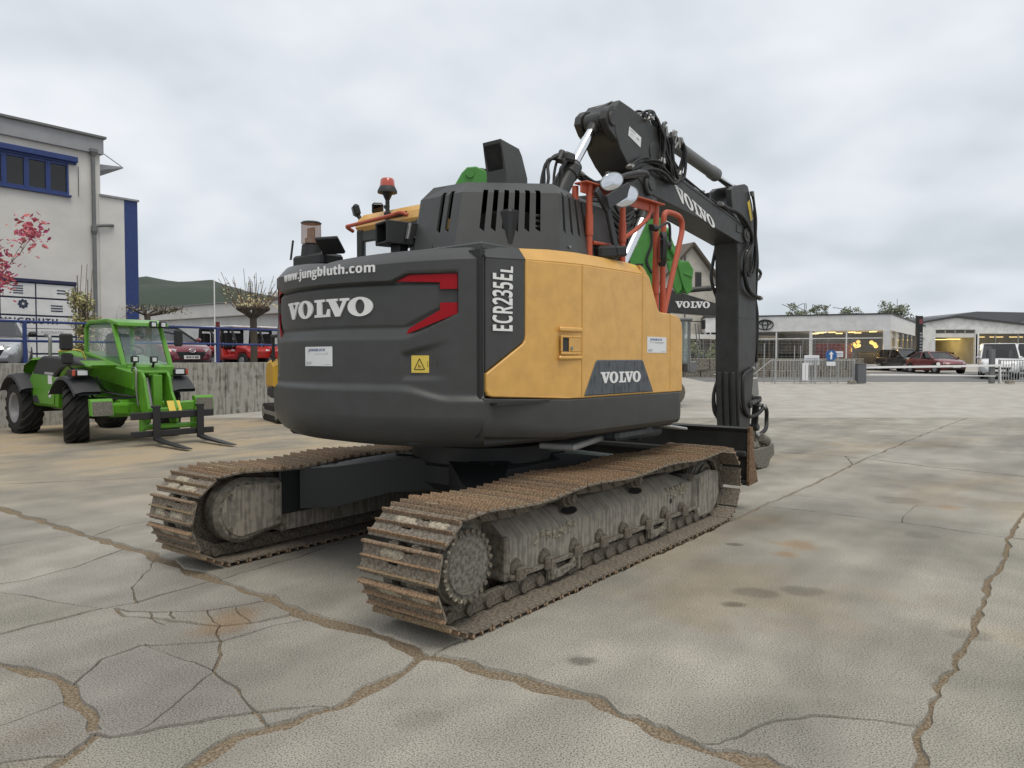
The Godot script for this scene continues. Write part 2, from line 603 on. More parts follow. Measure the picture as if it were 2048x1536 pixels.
func make_materials() -> void:
	var fine := ntex(3, 0.16, 2, [], FastNoiseLite.TYPE_SIMPLEX_SMOOTH, 512, 1.2)
	var lump := ntex(8, 0.03, 4, [], FastNoiseLite.TYPE_SIMPLEX_SMOOTH, 512, 3.0)
	var soft := ntex(5, 0.012, 4, [[0.15, 0.90], [0.5, 0.96], [0.8, 1.0]])
	var dust := ntex(15, 0.02, 5, [[0.15, Color(0.93, 0.925, 0.91)], [0.5, Color(0.975, 0.97, 0.965)], [0.8, Color(1, 1, 1)]])
	var speck := ntex(21, 0.22, 3, [[0.22, Color(0.50, 0.48, 0.45)], [0.36, Color(0.80, 0.79, 0.77)], [0.5, Color(0.90, 0.895, 0.885)], [0.66, Color(0.96, 0.955, 0.945)], [0.8, Color(1, 1, 1)]], FastNoiseLite.TYPE_SIMPLEX_SMOOTH, 1024)
	var grain := ntex(22, 0.2, 4, [], FastNoiseLite.TYPE_SIMPLEX_SMOOTH, 1024, 2.2)
	var soiltex := ntex(31, 0.06, 5, [[0.2, Color(0.66, 0.62, 0.57)], [0.45, Color(0.80, 0.76, 0.70)], [0.6, Color(0.90, 0.87, 0.82)], [0.85, Color(1, 0.98, 0.95)]])
	var rusttex := ntex(41, 0.035, 5, [[0.15, Color(0.50, 0.47, 0.44)], [0.38, Color(0.76, 0.68, 0.60)], [0.55, Color(0.90, 0.82, 0.74)], [0.78, Color(1, 0.98, 0.94)]])
	var mudtex := ntex(43, 0.03, 5, [[0.15, Color(0.60, 0.58, 0.55)], [0.42, Color(0.82, 0.80, 0.77)], [0.6, Color(0.93, 0.92, 0.89)], [0.85, Color(1, 1, 1)]])
	M["soft"] = 0
	mat("concrete", lin(0.53, 0.51, 0.46), 0.92, 0.0, {"tex": speck, "nrm": grain, "ns": 0.35, "world": true, "scale": 0.42, "spec": 0.3, "vc": true})
	var cm: StandardMaterial3D = M.concrete
	cm.detail_enabled = true
	cm.detail_blend_mode = BaseMaterial3D.BLEND_MODE_MUL
	cm.detail_uv_layer = BaseMaterial3D.DETAIL_UV_2
	cm.detail_albedo = ImageTexture.create_from_image(stain_image())
	mat("yard", lin(0.42, 0.40, 0.36), 0.92, 0.0, {"tex": ntex(24, 0.02, 5, [[0.2, Color(0.92, 0.915, 0.905)], [0.5, Color(0.96, 0.955, 0.95)], [0.7, Color(1, 1, 1)]]), "world": true, "scale": 0.09, "spec": 0.3})
	mat("soil", lin(0.30, 0.262, 0.212), 0.97, 0.0, {"tex": soiltex, "nrm": lump, "ns": 1.0, "world": true, "scale": 1.6, "spec": 0.1})
	mat("asphalt", lin(0.16, 0.16, 0.16), 0.9, 0.0, {"tex": dust, "world": true, "scale": 0.12})
	mat("retaining", lin(0.34, 0.33, 0.30), 0.9, 0.0, {"tex": streak_tex(6, 384, Color(1, 1, 1), Color(0.60, 0.58, 0.54), -0.12), "nrm": lump, "ns": 0.25, "world": true, "scale": 0.4})
	mat("block", lin(0.27, 0.255, 0.225), 0.95, 0.0, {"tex": mudtex, "world": true, "scale": 0.5})
	mat("plaster", lin(0.66, 0.645, 0.61), 0.9, 0.0, {"tex": soft, "world": true, "scale": 0.08})
	mat("plaster_warm", lin(0.50, 0.465, 0.405), 0.9, 0.0, {"tex": soft, "world": true, "scale": 0.15})
	mat("white_panel", lin(0.72, 0.72, 0.71), 0.55, 0.0, {"tex": soft, "world": true, "scale": 0.2})
	mat("fascia_grey", lin(0.30, 0.31, 0.325), 0.6, 0.0, {"tex": soft, "world": true, "scale": 0.2})
	mat("trim_grey", lin(0.20, 0.20, 0.20), 0.5)
	mat("zinc", lin(0.17, 0.175, 0.175), 0.55, 0.3, {"tex": soft, "world": true, "scale": 0.4})
	mat("galvanised", lin(0.42, 0.43, 0.43), 0.5, 0.4, {"tex": soft, "scale": 1.0})
	mat("blue", lin(0.018, 0.042, 0.17), 0.5, 0.0, {"tex": soft, "scale": 0.7})
	mat("navy", lin(0.012, 0.016, 0.055), 0.5)
	mat("roof_dark", lin(0.05, 0.05, 0.055), 0.7)
	mat("roof_tile", lin(0.17, 0.15, 0.13), 0.85, 0.0, {"tex": mudtex, "scale": 0.6})
	mat("hall_grey", lin(0.11, 0.115, 0.125), 0.6)
	mat("black", lin(0.012, 0.012, 0.012), 0.5)
	mat("rubber", lin(0.022, 0.022, 0.021), 0.8, 0.0, {"tex": mudtex, "scale": 2.0, "nrm": fine, "ns": 0.3})
	mat("hose", lin(0.014, 0.014, 0.014), 0.55)
	mat("dark_paint", lin(0.052, 0.054, 0.053), 0.42, 0.0, {"tex": dust, "scale": 0.55, "nrm": fine, "ns": 0.04, "spec": 0.45})
	mat("boom_paint", lin(0.040, 0.041, 0.040), 0.46, 0.0, {"tex": ntex(17, 0.014, 5, [[0.15, Color(0.86, 0.83, 0.79)], [0.5, Color(0.95, 0.945, 0.94)], [0.8, Color(1, 1, 1)]]), "scale": 0.5, "nrm": fine, "ns": 0.08, "spec": 0.45})
	mat("frame_paint", lin(0.022, 0.024, 0.025), 0.5, 0.0, {"tex": dust, "scale": 0.8})
	mat("plate_grey", lin(0.075, 0.088, 0.10), 0.45, 0.0, {"tex": streak_tex(19, 256, Color(1, 1, 1), Color(0.72, 0.72, 0.74), 0.0), "scale": 1.3})
	mat("yellow", lin(0.68, 0.385, 0.095), 0.42, 0.0, {"tex": dust, "scale": 0.5, "nrm": fine, "ns": 0.02, "coat": 0.25, "coat_rough": 0.25})
	mat("orange", lin(0.46, 0.088, 0.04), 0.5, 0.0, {"tex": dust, "scale": 1.4})
	mat("reflector", lin(0.30, 0.006, 0.012), 0.45, 0.0, {"spec": 0.3})
	mat("white_paint", lin(0.74, 0.74, 0.73), 0.5)
	mat("sticker", lin(0.70, 0.71, 0.72), 0.4)
	mat("ink_blue", lin(0.03, 0.05, 0.22), 0.5)
	mat("ink_grey", lin(0.35, 0.36, 0.38), 0.5)
	mat("label_yellow", lin(0.66, 0.50, 0.08), 0.45)
	mat("chrome", lin(0.72, 0.73, 0.75), 0.12, 1.0)
	mat("steel", lin(0.30, 0.30, 0.29), 0.42, 0.7, {"tex": dust, "scale": 2.0})
	mat("shoe", lin(0.27, 0.235, 0.195), 0.78, 0.15, {"tex": mudtex, "scale": 2.2, "nrm": lump, "ns": 0.18, "vc": true})
	mat("grouser", lin(0.36, 0.28, 0.20), 0.72, 0.1, {"tex": rusttex, "scale": 2.6, "nrm": lump, "ns": 0.35, "vc": true})
	mat("drymud", lin(0.50, 0.46, 0.38), 0.97, 0.0, {"tex": mudtex, "scale": 3.0, "nrm": lump, "ns": 1.2, "spec": 0.1})
	mat("link", lin(0.19, 0.168, 0.138), 0.85, 0.05, {"tex": mudtex, "scale": 2.4, "nrm": lump, "ns": 0.5})
	mat("mudframe", lin(0.30, 0.275, 0.235), 0.9, 0.0, {"tex": streak_tex(27, 512, Color(0.80, 0.80, 0.79), Color(1, 0.99, 0.97), 0.5), "scale": 0.9, "nrm": lump, "ns": 0.35})
	mat("mudtop", lin(0.25, 0.232, 0.20), 0.95, 0.0, {"tex": mudtex, "scale": 1.1, "nrm": lump, "ns": 0.4})
	mat("drive", lin(0.21, 0.202, 0.18), 0.8, 0.1, {"tex": mudtex, "scale": 1.7, "nrm": lump, "ns": 0.5})
	mat("brownrust", lin(0.24, 0.17, 0.11), 0.75, 0.2, {"tex": rusttex, "scale": 1.2})
	mat("merlo", lin(0.10, 0.31, 0.018), 0.4, 0.0, {"tex": dust, "scale": 0.7, "coat": 0.3, "coat_rough": 0.2})
	mat("crane_green", lin(0.055, 0.235, 0.035), 0.45, 0.0, {"tex": dust, "scale": 0.5})
	mat("rim", lin(0.30, 0.30, 0.31), 0.5, 0.2, {"tex": dust, "scale": 2.0})
	mat("fork", lin(0.022, 0.022, 0.024), 0.55, 0.1, {"tex": dust, "scale": 2.0})
	mat("dark_plastic", lin(0.03, 0.031, 0.034), 0.6)
	mat("interior", lin(0.035, 0.035, 0.035), 0.8)
	mat("silver", lin(0.50, 0.52, 0.54), 0.3, 0.55, {"coat": 0.8})
	mat("car_red", lin(0.16, 0.012, 0.025), 0.3, 0.2, {"coat": 1.0})
	mat("car_maroon", lin(0.17, 0.022, 0.028), 0.35, 0.1, {"coat": 0.8})
	mat("car_dark", lin(0.02, 0.021, 0.023), 0.3, 0.2, {"coat": 1.0})
	mat("car_white", lin(0.70, 0.70, 0.70), 0.35, 0.0, {"coat": 0.6})
	mat("lift_red", lin(0.40, 0.018, 0.014), 0.4, 0.0, {"coat": 0.4})
	mat("mini_yellow", lin(0.62, 0.36, 0.03), 0.45)
	mat("head_lamp", lin(0.75, 0.78, 0.8), 0.1, 0.3)
	mat("lens_white", lin(0.62, 0.64, 0.66), 0.15)
	mat("bark", lin(0.085, 0.068, 0.052), 0.95, 0.0, {"nrm": lump, "ns": 1.0, "scale": 3.0})
	mat("twig", lin(0.12, 0.085, 0.06), 0.95)
	mat("leaf", Color(1, 1, 1), 0.75, 0.0, {"vc": true, "back": Color(0.25, 0.25, 0.25)})
	mat("hill", lin(0.045, 0.06, 0.045), 1.0, 0.0, {"vc": true})
	mat("lamp_glow", lin(0.8, 0.7, 0.5), 0.5, 0.0, {"emit": Color(1.0, 0.78, 0.36), "energy": 1.5})
	mat("tube_glow", lin(0.8, 0.8, 0.7), 0.5, 0.0, {"emit": Color(1.0, 0.86, 0.55), "energy": 1.7})
	mat("beacon", lin(0.42, 0.05, 0.02), 0.2, 0.0, {"coat": 0.8})
	mat("arrow_blue", lin(0.02, 0.10, 0.30), 0.4)
	mat("mirror", lin(0.65, 0.67, 0.70), 0.05, 1.0)
	glass("glass", Color(0.75, 0.85, 0.85), 0.16)
	glass("glass_dark", Color(0.03, 0.035, 0.04), 0.72)
	glass("amber_glass", Color(0.55, 0.33, 0.08), 0.45, 0.1)
	glass("shop_glass", Color(0.10, 0.12, 0.12), 0.30)

# ---------------------------------------------------------------- ground
const AREA := Rect2(-16.0, -19.8, 34.0, 19.4)

func stain_image() -> Image:
	var w := 1020; var h := 582
	var im := Image.create(w, h, false, Image.FORMAT_RGB8)
	var f := FastNoiseLite.new()
	f.seed = 77
	f.frequency = 0.35
	f.fractal_octaves = 5
	f.fractal_gain = 0.6
	var g := FastNoiseLite.new()
	g.seed = 78
	g.frequency = 1.6
	g.fractal_octaves = 3
	var spots := [[0.37, -3.83, 0.075, 0.5], [1.42, -4.72, 0.10, 0.5], [1.86, -6.25, 0.09, 0.45], [1.62, -4.95, 0.16, 0.25], [1.95, -5.0, 0.14, 0.2], [2.6, -4.2, 0.12, 0.18], [0.2, -5.0, 0.18, 0.12], [3.6, -6.6, 0.2, 0.15], [-0.4, -3.2, 0.12, 0.12], [4.2, -8.2, 0.3, 0.2], [-2.8, -7.6, 0.5, 0.12]]
	var rust := [[2.35, -6.28, 0.22], [2.2, -5.95, 0.10], [4.6, -7.8, 0.18], [-1.65, -4.42, 0.22]]
	var dir := Vector2(0.606, -0.795)
	for y in h:
		for x in w:
			var p := AREA.position + Vector2((x + 0.5) / w, (y + 0.5) / h) * AREA.size
			var a := f.get_noise_2dv(p)
			var b := g.get_noise_2dv(p)
			var streak := f.get_noise_2d(p.dot(dir) * 0.45 + 50.0, p.cross(dir) * 3.4)
			var L := 0.885 + 0.17 * a + 0.055 * b + 0.09 * streak
			var tone := Vector3(1, 1, 1)
			# brown earth washed over the slabs at the back left, in front of the wall
			var e := smoothstep(6.5, 12.0, -p.y) * smoothstep(0.5, -5.0, p.x) * clampf(0.62 + 0.9 * a + 0.5 * streak, 0.0, 1.0)
			tone = tone.lerp(Vector3(1.0, 0.90, 0.76), e * 0.7)
			L += 0.10 * e
			var e2 := smoothstep(0.12, 0.5, f.get_noise_2d(p.x * 0.8 + 30.0, p.y * 0.8)) * 0.35
			tone = tone.lerp(Vector3(1.0, 0.92, 0.80), e2)
			for s in spots:
				var dd := (p - Vector2(s[0], s[1])) * Vector2(1.0, 1.35)
				if absf(dd.x) < 0.8 and absf(dd.y) < 0.8:
					var q: float = dd.length() / s[2] + 0.6 * b
					L -= s[3] * smoothstep(1.15, 0.75, q) * 0.5
			for s in rust:
				var q: float = (p - Vector2(s[0], s[1])).length() / s[2] + 0.9 * b
				tone = tone.lerp(Vector3(1.0, 0.82, 0.64), 0.5 * smoothstep(1.2, 0.2, q))
			# faint tyre arcs
			var rr := p.distance_to(Vector2(9.5, -1.0))
			L -= 0.05 * smoothstep(0.16, 0.05, absf(fposmod(rr, 1.9) - 0.9)) * smoothstep(-0.1, 0.35, f.get_noise_2d(p.x * 0.5, p.y * 0.5 + 200.0))
			L = clampf(L, 0.2, 1.0)
			im.set_pixel(x, y, Color(L * tone.x, L * tone.y, L * tone.z))
	return im

func rise(d: float) -> float: # the yard climbs gently towards the street
	return 0.021 * clampf(d - 20.0, 0.0, 50.0)

func ribbon(pts: PackedVector2Array, width: float, f: FastNoiseLite) -> PackedVector2Array:
	var dense := PackedVector2Array()
	var step := 0.07
	for i in pts.size() - 1:
		var L := pts[i].distance_to(pts[i + 1])
		step = clampf(pts[i].length() * 0.014, 0.035, 0.25)
		var k := maxi(1, int(L / step))
		for j in k:
			dense.append(pts[i].lerp(pts[i + 1], float(j) / k))
	dense.append(pts[pts.size() - 1])
	var le := PackedVector2Array(); var ri := PackedVector2Array()
	var m := dense.size()
	for i in m:
		var d := (dense[mini(i + 1, m - 1)] - dense[maxi(i - 1, 0)]).normalized()
		var nn := Vector2(-d.y, d.x)
		var p := dense[i]
		var wob := f.get_noise_2dv(p * 1.0) * 0.035 + f.get_noise_2dv(p * 6.0 + Vector2(9, 9)) * minf(0.022, width * 0.5 + 0.006)
		if i == 0 or i == m - 1: wob = 0.0
		var w1 := width * 0.5 * clampf(1.0 + 1.3 * f.get_noise_2dv(p * 2.6 + Vector2(40, 0)), 0.3, 2.0)
		var w2 := width * 0.5 * clampf(1.0 + 1.3 * f.get_noise_2dv(p * 2.6 + Vector2(0, 70)), 0.3, 2.0)
		le.append(p + nn * (wob + w1))
		ri.append(p + nn * (wob - w2))
	ri.reverse()
	le.append_array(ri)
	return le

func make_ground() -> void:
	# earth and paving to the horizon
	var b := MB.new()
	var ds := [-60.0, 0.0, 5.0, 10.0, 19.9, 20.0, 24.0, 30.0, 40.0, 50.0, 60.0, 70.0, 110.0, 300.0, 2500.0]
	for i in ds.size() - 1:
		for s in 8:
			var r0 := [-2500.0, -60.0, -20.0, -5.0, 10.0, 25.0, 60.0, 120.0, 2500.0]
			b.quad(Vector3(r0[s], rise(ds[i]) - 0.03, -ds[i]), Vector3(r0[s + 1], rise(ds[i]) - 0.03, -ds[i]), Vector3(r0[s + 1], rise(ds[i + 1]) - 0.03, -ds[i + 1]), Vector3(r0[s], rise(ds[i + 1]) - 0.03, -ds[i + 1]))
	var ground := struct("ground", b, M.yard)
	b = MB.new()
	b.quad(Vector3(-16.1, -0.014, -0.3), Vector3(18.1, -0.014, -0.3), Vector3(18.1, -0.014, -19.9), Vector3(-16.1, -0.014, -19.9))
	part(ground, "joint_soil", b, M.soil)
	# slabs: the whole area cut along every joint and crack
	var f := FastNoiseLite.new()
	f.seed = 5
	f.frequency = 1.0
	f.fractal_octaves = 3
	var lines := [
		[0.1, -28.43, -25.61, -9.42, -10.96, -6.93, -9.04, -5.37, -7.82, -4.47, -7.10, -3.80, -6.59, -2.96, -5.99, -2.46, -5.56, -2.08, -5.24, -1.75, -4.96, -1.22, -4.52, -0.86, -4.27, -0.62, -4.08, -0.46, -3.90, -0.26, -3.81, -0.06, -3.68, 0.24, -3.49, 0.45, -3.28, 0.58, -3.13, 0.72, -3.02, 0.79, -2.92, 0.97, -2.85, 1.14, -2.73, 1.34, -2.54, 19.00, 13.71],
		[0.03, -22.01, -8.73, 0.82, -16.13, 6.16, -17.86, 7.77, -17.20, 10.33, -15.08, 12.43, -13.51, 31.66, 0.86],
		[0.035, -21.54, -4.22, 1.23, -11.80, 3.13, -12.43, 4.33, -12.56, 5.21, -11.98, 5.67, -11.50, 6.09, -10.71, 6.81, -9.93, 7.64, -8.94, 23.04, 9.48],
		[0.04, 24.02, -29.00, 8.19, -10.96, 5.43, -7.82, 4.91, -7.21, 4.34, -6.50, 3.69, -5.63, 3.01, -4.75, 2.59, -4.19, 2.33, -3.90, 2.10, -3.57, 1.76, -3.13, 1.54, -2.83, 1.33, -2.54, -12.90, 16.78],
		[0.025, -2.08, -5.24, -1.94, -5.49, -1.63, -5.99, -1.20, -6.79, -0.66, -7.90, 0.23, -9.60, 11.34, -30.87],
		[0.04, -0.45, -3.90, -0.34, -4.03, 0.11, -4.61, 1.08, -5.84, 2.13, -7.21, 2.65, -7.90, 3.18, -8.54, 4.99, -10.96, 5.87, -12.10, 9.05, -16.13, 15.41, -23.88, 30.61, -42.45],
		[0.085, -0.46, -3.89, -0.55, -3.65, -0.70, -3.46, -0.80, -3.31, -0.91, -3.17, -1.05, -3.10, -1.17, -3.00, -1.22, -2.83, -1.23, -2.63, -1.95, 21.36],
		[0.03, -0.79, -3.32, -1.05, -3.28, -1.35, -3.19, -1.48, -3.13, -1.66, -3.06, -1.74, -3.08],
		[0.06, -1.75, -3.10, -1.85, -3.26, -2.06, -3.46, -2.22, -3.60, -2.42, -3.68, -2.68, -3.81, -3.34, -4.04, -25.92, -12.18],
		[0.05, -1.74, -3.08, -1.73, -2.92, -1.75, -2.80, -1.78, -2.60, -4.48, 21.24],
		[0.03, -2.08, -5.24, -2.28, -5.01, -2.40, -4.75, -2.54, -4.66, -2.71, -4.48, -2.90, -4.21, -3.23, -3.84, -19.00, 14.25],
		[0.03, 2.65, -7.90, 3.08, -7.64, 3.72, -7.10, 4.34, -6.50, 4.74, -6.20, 5.21, -5.63, 20.44, 12.92],
		[0.018, 0.71, -3.01, 0.84, -2.99, 1.00, -3.08, 1.13, -3.17, 1.31, -3.21, 1.57, -3.19, 1.75, -3.14],
		[0.02, -3.83, -6.63, -4.16, -6.36, -4.37, -6.11, -4.82, -5.63, -21.41, 11.72],
		[0.018, -3.69, -6.56, -3.66, -6.95, -3.43, -7.26, -2.78, -8.24, -2.08, -9.60, 8.87, -30.96],
		[0.014, -2.80, -5.84, -2.69, -5.56, -2.65, -5.30, -2.59, -5.07, -2.39, -4.74],
		[0.014, -2.52, -4.63, -2.81, -4.72, -3.15, -4.86, -3.70, -5.07, -4.32, -5.24, -27.43, -11.70],
		[0.012, -20.69, 12.23, -3.84, -4.86, -3.55, -5.15, -3.42, -5.24, -3.27, -5.56, -3.18, -6.11],
		[0.014, -2.63, -4.52, -2.40, -4.39, -2.14, -4.15, -2.03, -4.04],
		[0.022, -2.07, -3.46, -2.12, -3.58, -2.11, -3.84, -2.03, -4.04, -1.90, -4.06, -1.62, -4.10, -1.50, -4.25, -1.39, -4.35, -1.17, -4.50],
		[0.016, -1.61, -4.10, -1.53, -3.84, -1.50, -3.70, -1.28, -3.49, -1.15, -3.31, -1.02, -3.13],
		[0.01, -2.01, -4.06, -1.95, -4.01, -1.74, -3.87, -1.49, -3.70],
		[0.022, -2.49, -4.65, -2.37, -4.59, -2.12, -4.59, -1.89, -4.61, -1.75, -4.69, -1.55, -4.80],
		[0.03, -2.48, -4.64, -2.35, -4.49, -2.09, -4.47, -1.84, -4.38, -1.71, -4.35, -1.50, -4.41, -1.31, -4.59],
		[0.014, -2.24, -4.59, -2.15, -4.47, -2.04, -4.35],
		[0.012, -2.11, -4.60, -2.02, -4.45],
		[0.012, -1.90, -4.62, -1.79, -4.47, -1.71, -4.35],
		[0.012, -1.75, -4.70, -1.66, -4.54, -1.55, -4.40],
		[0.014, -1.71, -4.35, -1.67, -4.22, -1.60, -4.08],
		[0.01, -1.49, -3.68, -1.52, -3.43, -1.56, -3.19, -1.58, -3.09],
		[0.012, -21.77, 11.29, -2.44, -2.94, -2.18, -3.14, -2.08, -3.28, -2.02, -3.41],
		[0.012, -23.69, 7.91, -2.18, -2.73, -1.90, -2.87, -1.74, -2.91],
		[0.012, 3.18, -8.54, 3.73, -8.24, 4.54, -7.90, 5.34, -7.69],
		[0.011, 3.72, -7.10, 4.01, -7.56, 4.33, -7.95],
		[0.02, 4.99, -10.96, 5.34, -11.98],
		[0.03, -20.69, 11.66, -6.85, -7.95, -6.32, -8.70]
	]
	var o := AREA.position; var e := AREA.end
	var pieces := [PackedVector2Array([o, Vector2(e.x, o.y), e, Vector2(o.x, e.y)])]
	for l in lines:
		var pts := PackedVector2Array()
		for i in range(1, l.size(), 2): pts.append(Vector2(l[i], l[i + 1]))
		var cut := ribbon(pts, l[0], f)
		var next := []
		for p in pieces:
			var got := Geometry2D.clip_polygons(p, cut)
			var hole := false
			for q in got:
				if Geometry2D.is_polygon_clockwise(q): hole = true
			if hole:
				next.append(p)
			else:
				next.append_array(got)
		pieces = next
	rng.seed = 9
	for p in pieces:
		var area := 0.0
		for i in p.size(): area += p[i].cross(p[(i + 1) % p.size()])
		area = absf(area) * 0.5
		if area < 0.0006: continue
		var q := MB.ccw(p)
		var ix := Geometry2D.triangulate_polygon(q)
		if ix.is_empty(): continue
		b = MB.new()
		b.uv2_rect = AREA
		var tone := rng.randf_range(0.90, 1.0)
		b.col = Color(tone, tone * rng.randf_range(0.985, 1.0), tone * rng.randf_range(0.96, 1.0))
		var y := rng.randf_range(-0.003, 0.001) if area < 12.0 else 0.0
		var k := 0
		while k < ix.size():
			var a := q[ix[k]]; var c := q[ix[k + 1]]; var d := q[ix[k + 2]]
			if (c - a).cross(d - a) > 0:
				var s := c
				c = d
				d = s
			b.tri(Vector3(a.x, y, a.y), Vector3(c.x, y, c.y), Vector3(d.x, y, d.y))
			k += 3
		for i in q.size():
			var a := q[i]; var c := q[(i + 1) % q.size()]
			var ed := (c - a).normalized()
			var ot := Vector2(ed.y, -ed.x) * 0.006
			b.quad(Vector3(a.x, y, a.y), Vector3(a.x + ot.x, -0.02, a.y + ot.y), Vector3(c.x + ot.x, -0.02, c.y + ot.y), Vector3(c.x, y, c.y))
		part(ground, "concrete_slab", b, M.concrete)
# ---------------------------------------------------------------- the tracked excavator
const CW := 43.1

func sd_poly(p: Vector2, q: PackedVector2Array) -> float: # positive inside
	var best := INF
	for i in q.size():
		best = minf(best, p.distance_squared_to(Geometry2D.get_closest_point_to_segment(p, q[i], q[(i + 1) % q.size()])))
	return sqrt(best) * (1.0 if Geometry2D.is_point_in_polygon(p, q) else -1.0)

func az_poly(a: Array) -> PackedVector2Array:
	var q := PackedVector2Array()
	for i in range(0, a.size(), 2): q.append(Vector2(deg_to_rad(a[i]) * 1.7, a[i + 1]))
	return q

func on_rear(az_deg: float, y: float, r: float) -> Vector3:
	var a := deg_to_rad(az_deg)
	return Vector3(-cos(a) * r, y, sin(a) * r)

func crease_y(az: float) -> float:
	return 2.135 + 0.068 * pow(minf(absf(az), 43.0) / 43.0, 0.6)

var recess := az_poly([-37.6, 1.85, -25.4, 1.683, 25.4, 1.683, 37.6, 1.85, 37.6, 2.117, 26.0, 2.114, 22.0, 2.066, -22.0, 2.066, -26.0, 2.114, -37.6, 2.117])
var panel_poly := az_poly([-33.2, 1.885, -25.0, 1.765, 25.0, 1.765, 33.2, 1.885, 33.2, 2.047, -33.2, 2.047])
var scoop := az_poly([24.5, 1.60, 37.0, 1.70, 38.0, 1.42, 24.8, 1.42])

func rear_offset(az: float, y: float) -> float:
	var s := deg_to_rad(az) * 1.7
	var k := absf(az)
	var yb := 1.372 - 0.068 * smoothstep(24.0, 36.0, k)
	var d := -0.030 * smoothstep(yb - 0.024, yb + 0.024, y)
	if y > 1.66 and y < 2.14:
		var e := sd_poly(Vector2(s, y), recess)
		if e > 0.0:
			d -= 0.042 * clampf((y - 1.683) / 0.085, 0.0, 1.0) * clampf(e / 0.014, 0.0, 1.0)
			d += 0.010 * clampf(sd_poly(Vector2(s, y), panel_poly) / 0.010, 0.0, 1.0)
	if y > 1.38 and y < 1.72 and k > 22.0:
		var e := sd_poly(Vector2(absf(s), y), scoop)
		if e > 0.0: d -= 0.022 * clampf(e / 0.03, 0.0, 1.0) * smoothstep(37.0, 27.0, k)
	return d

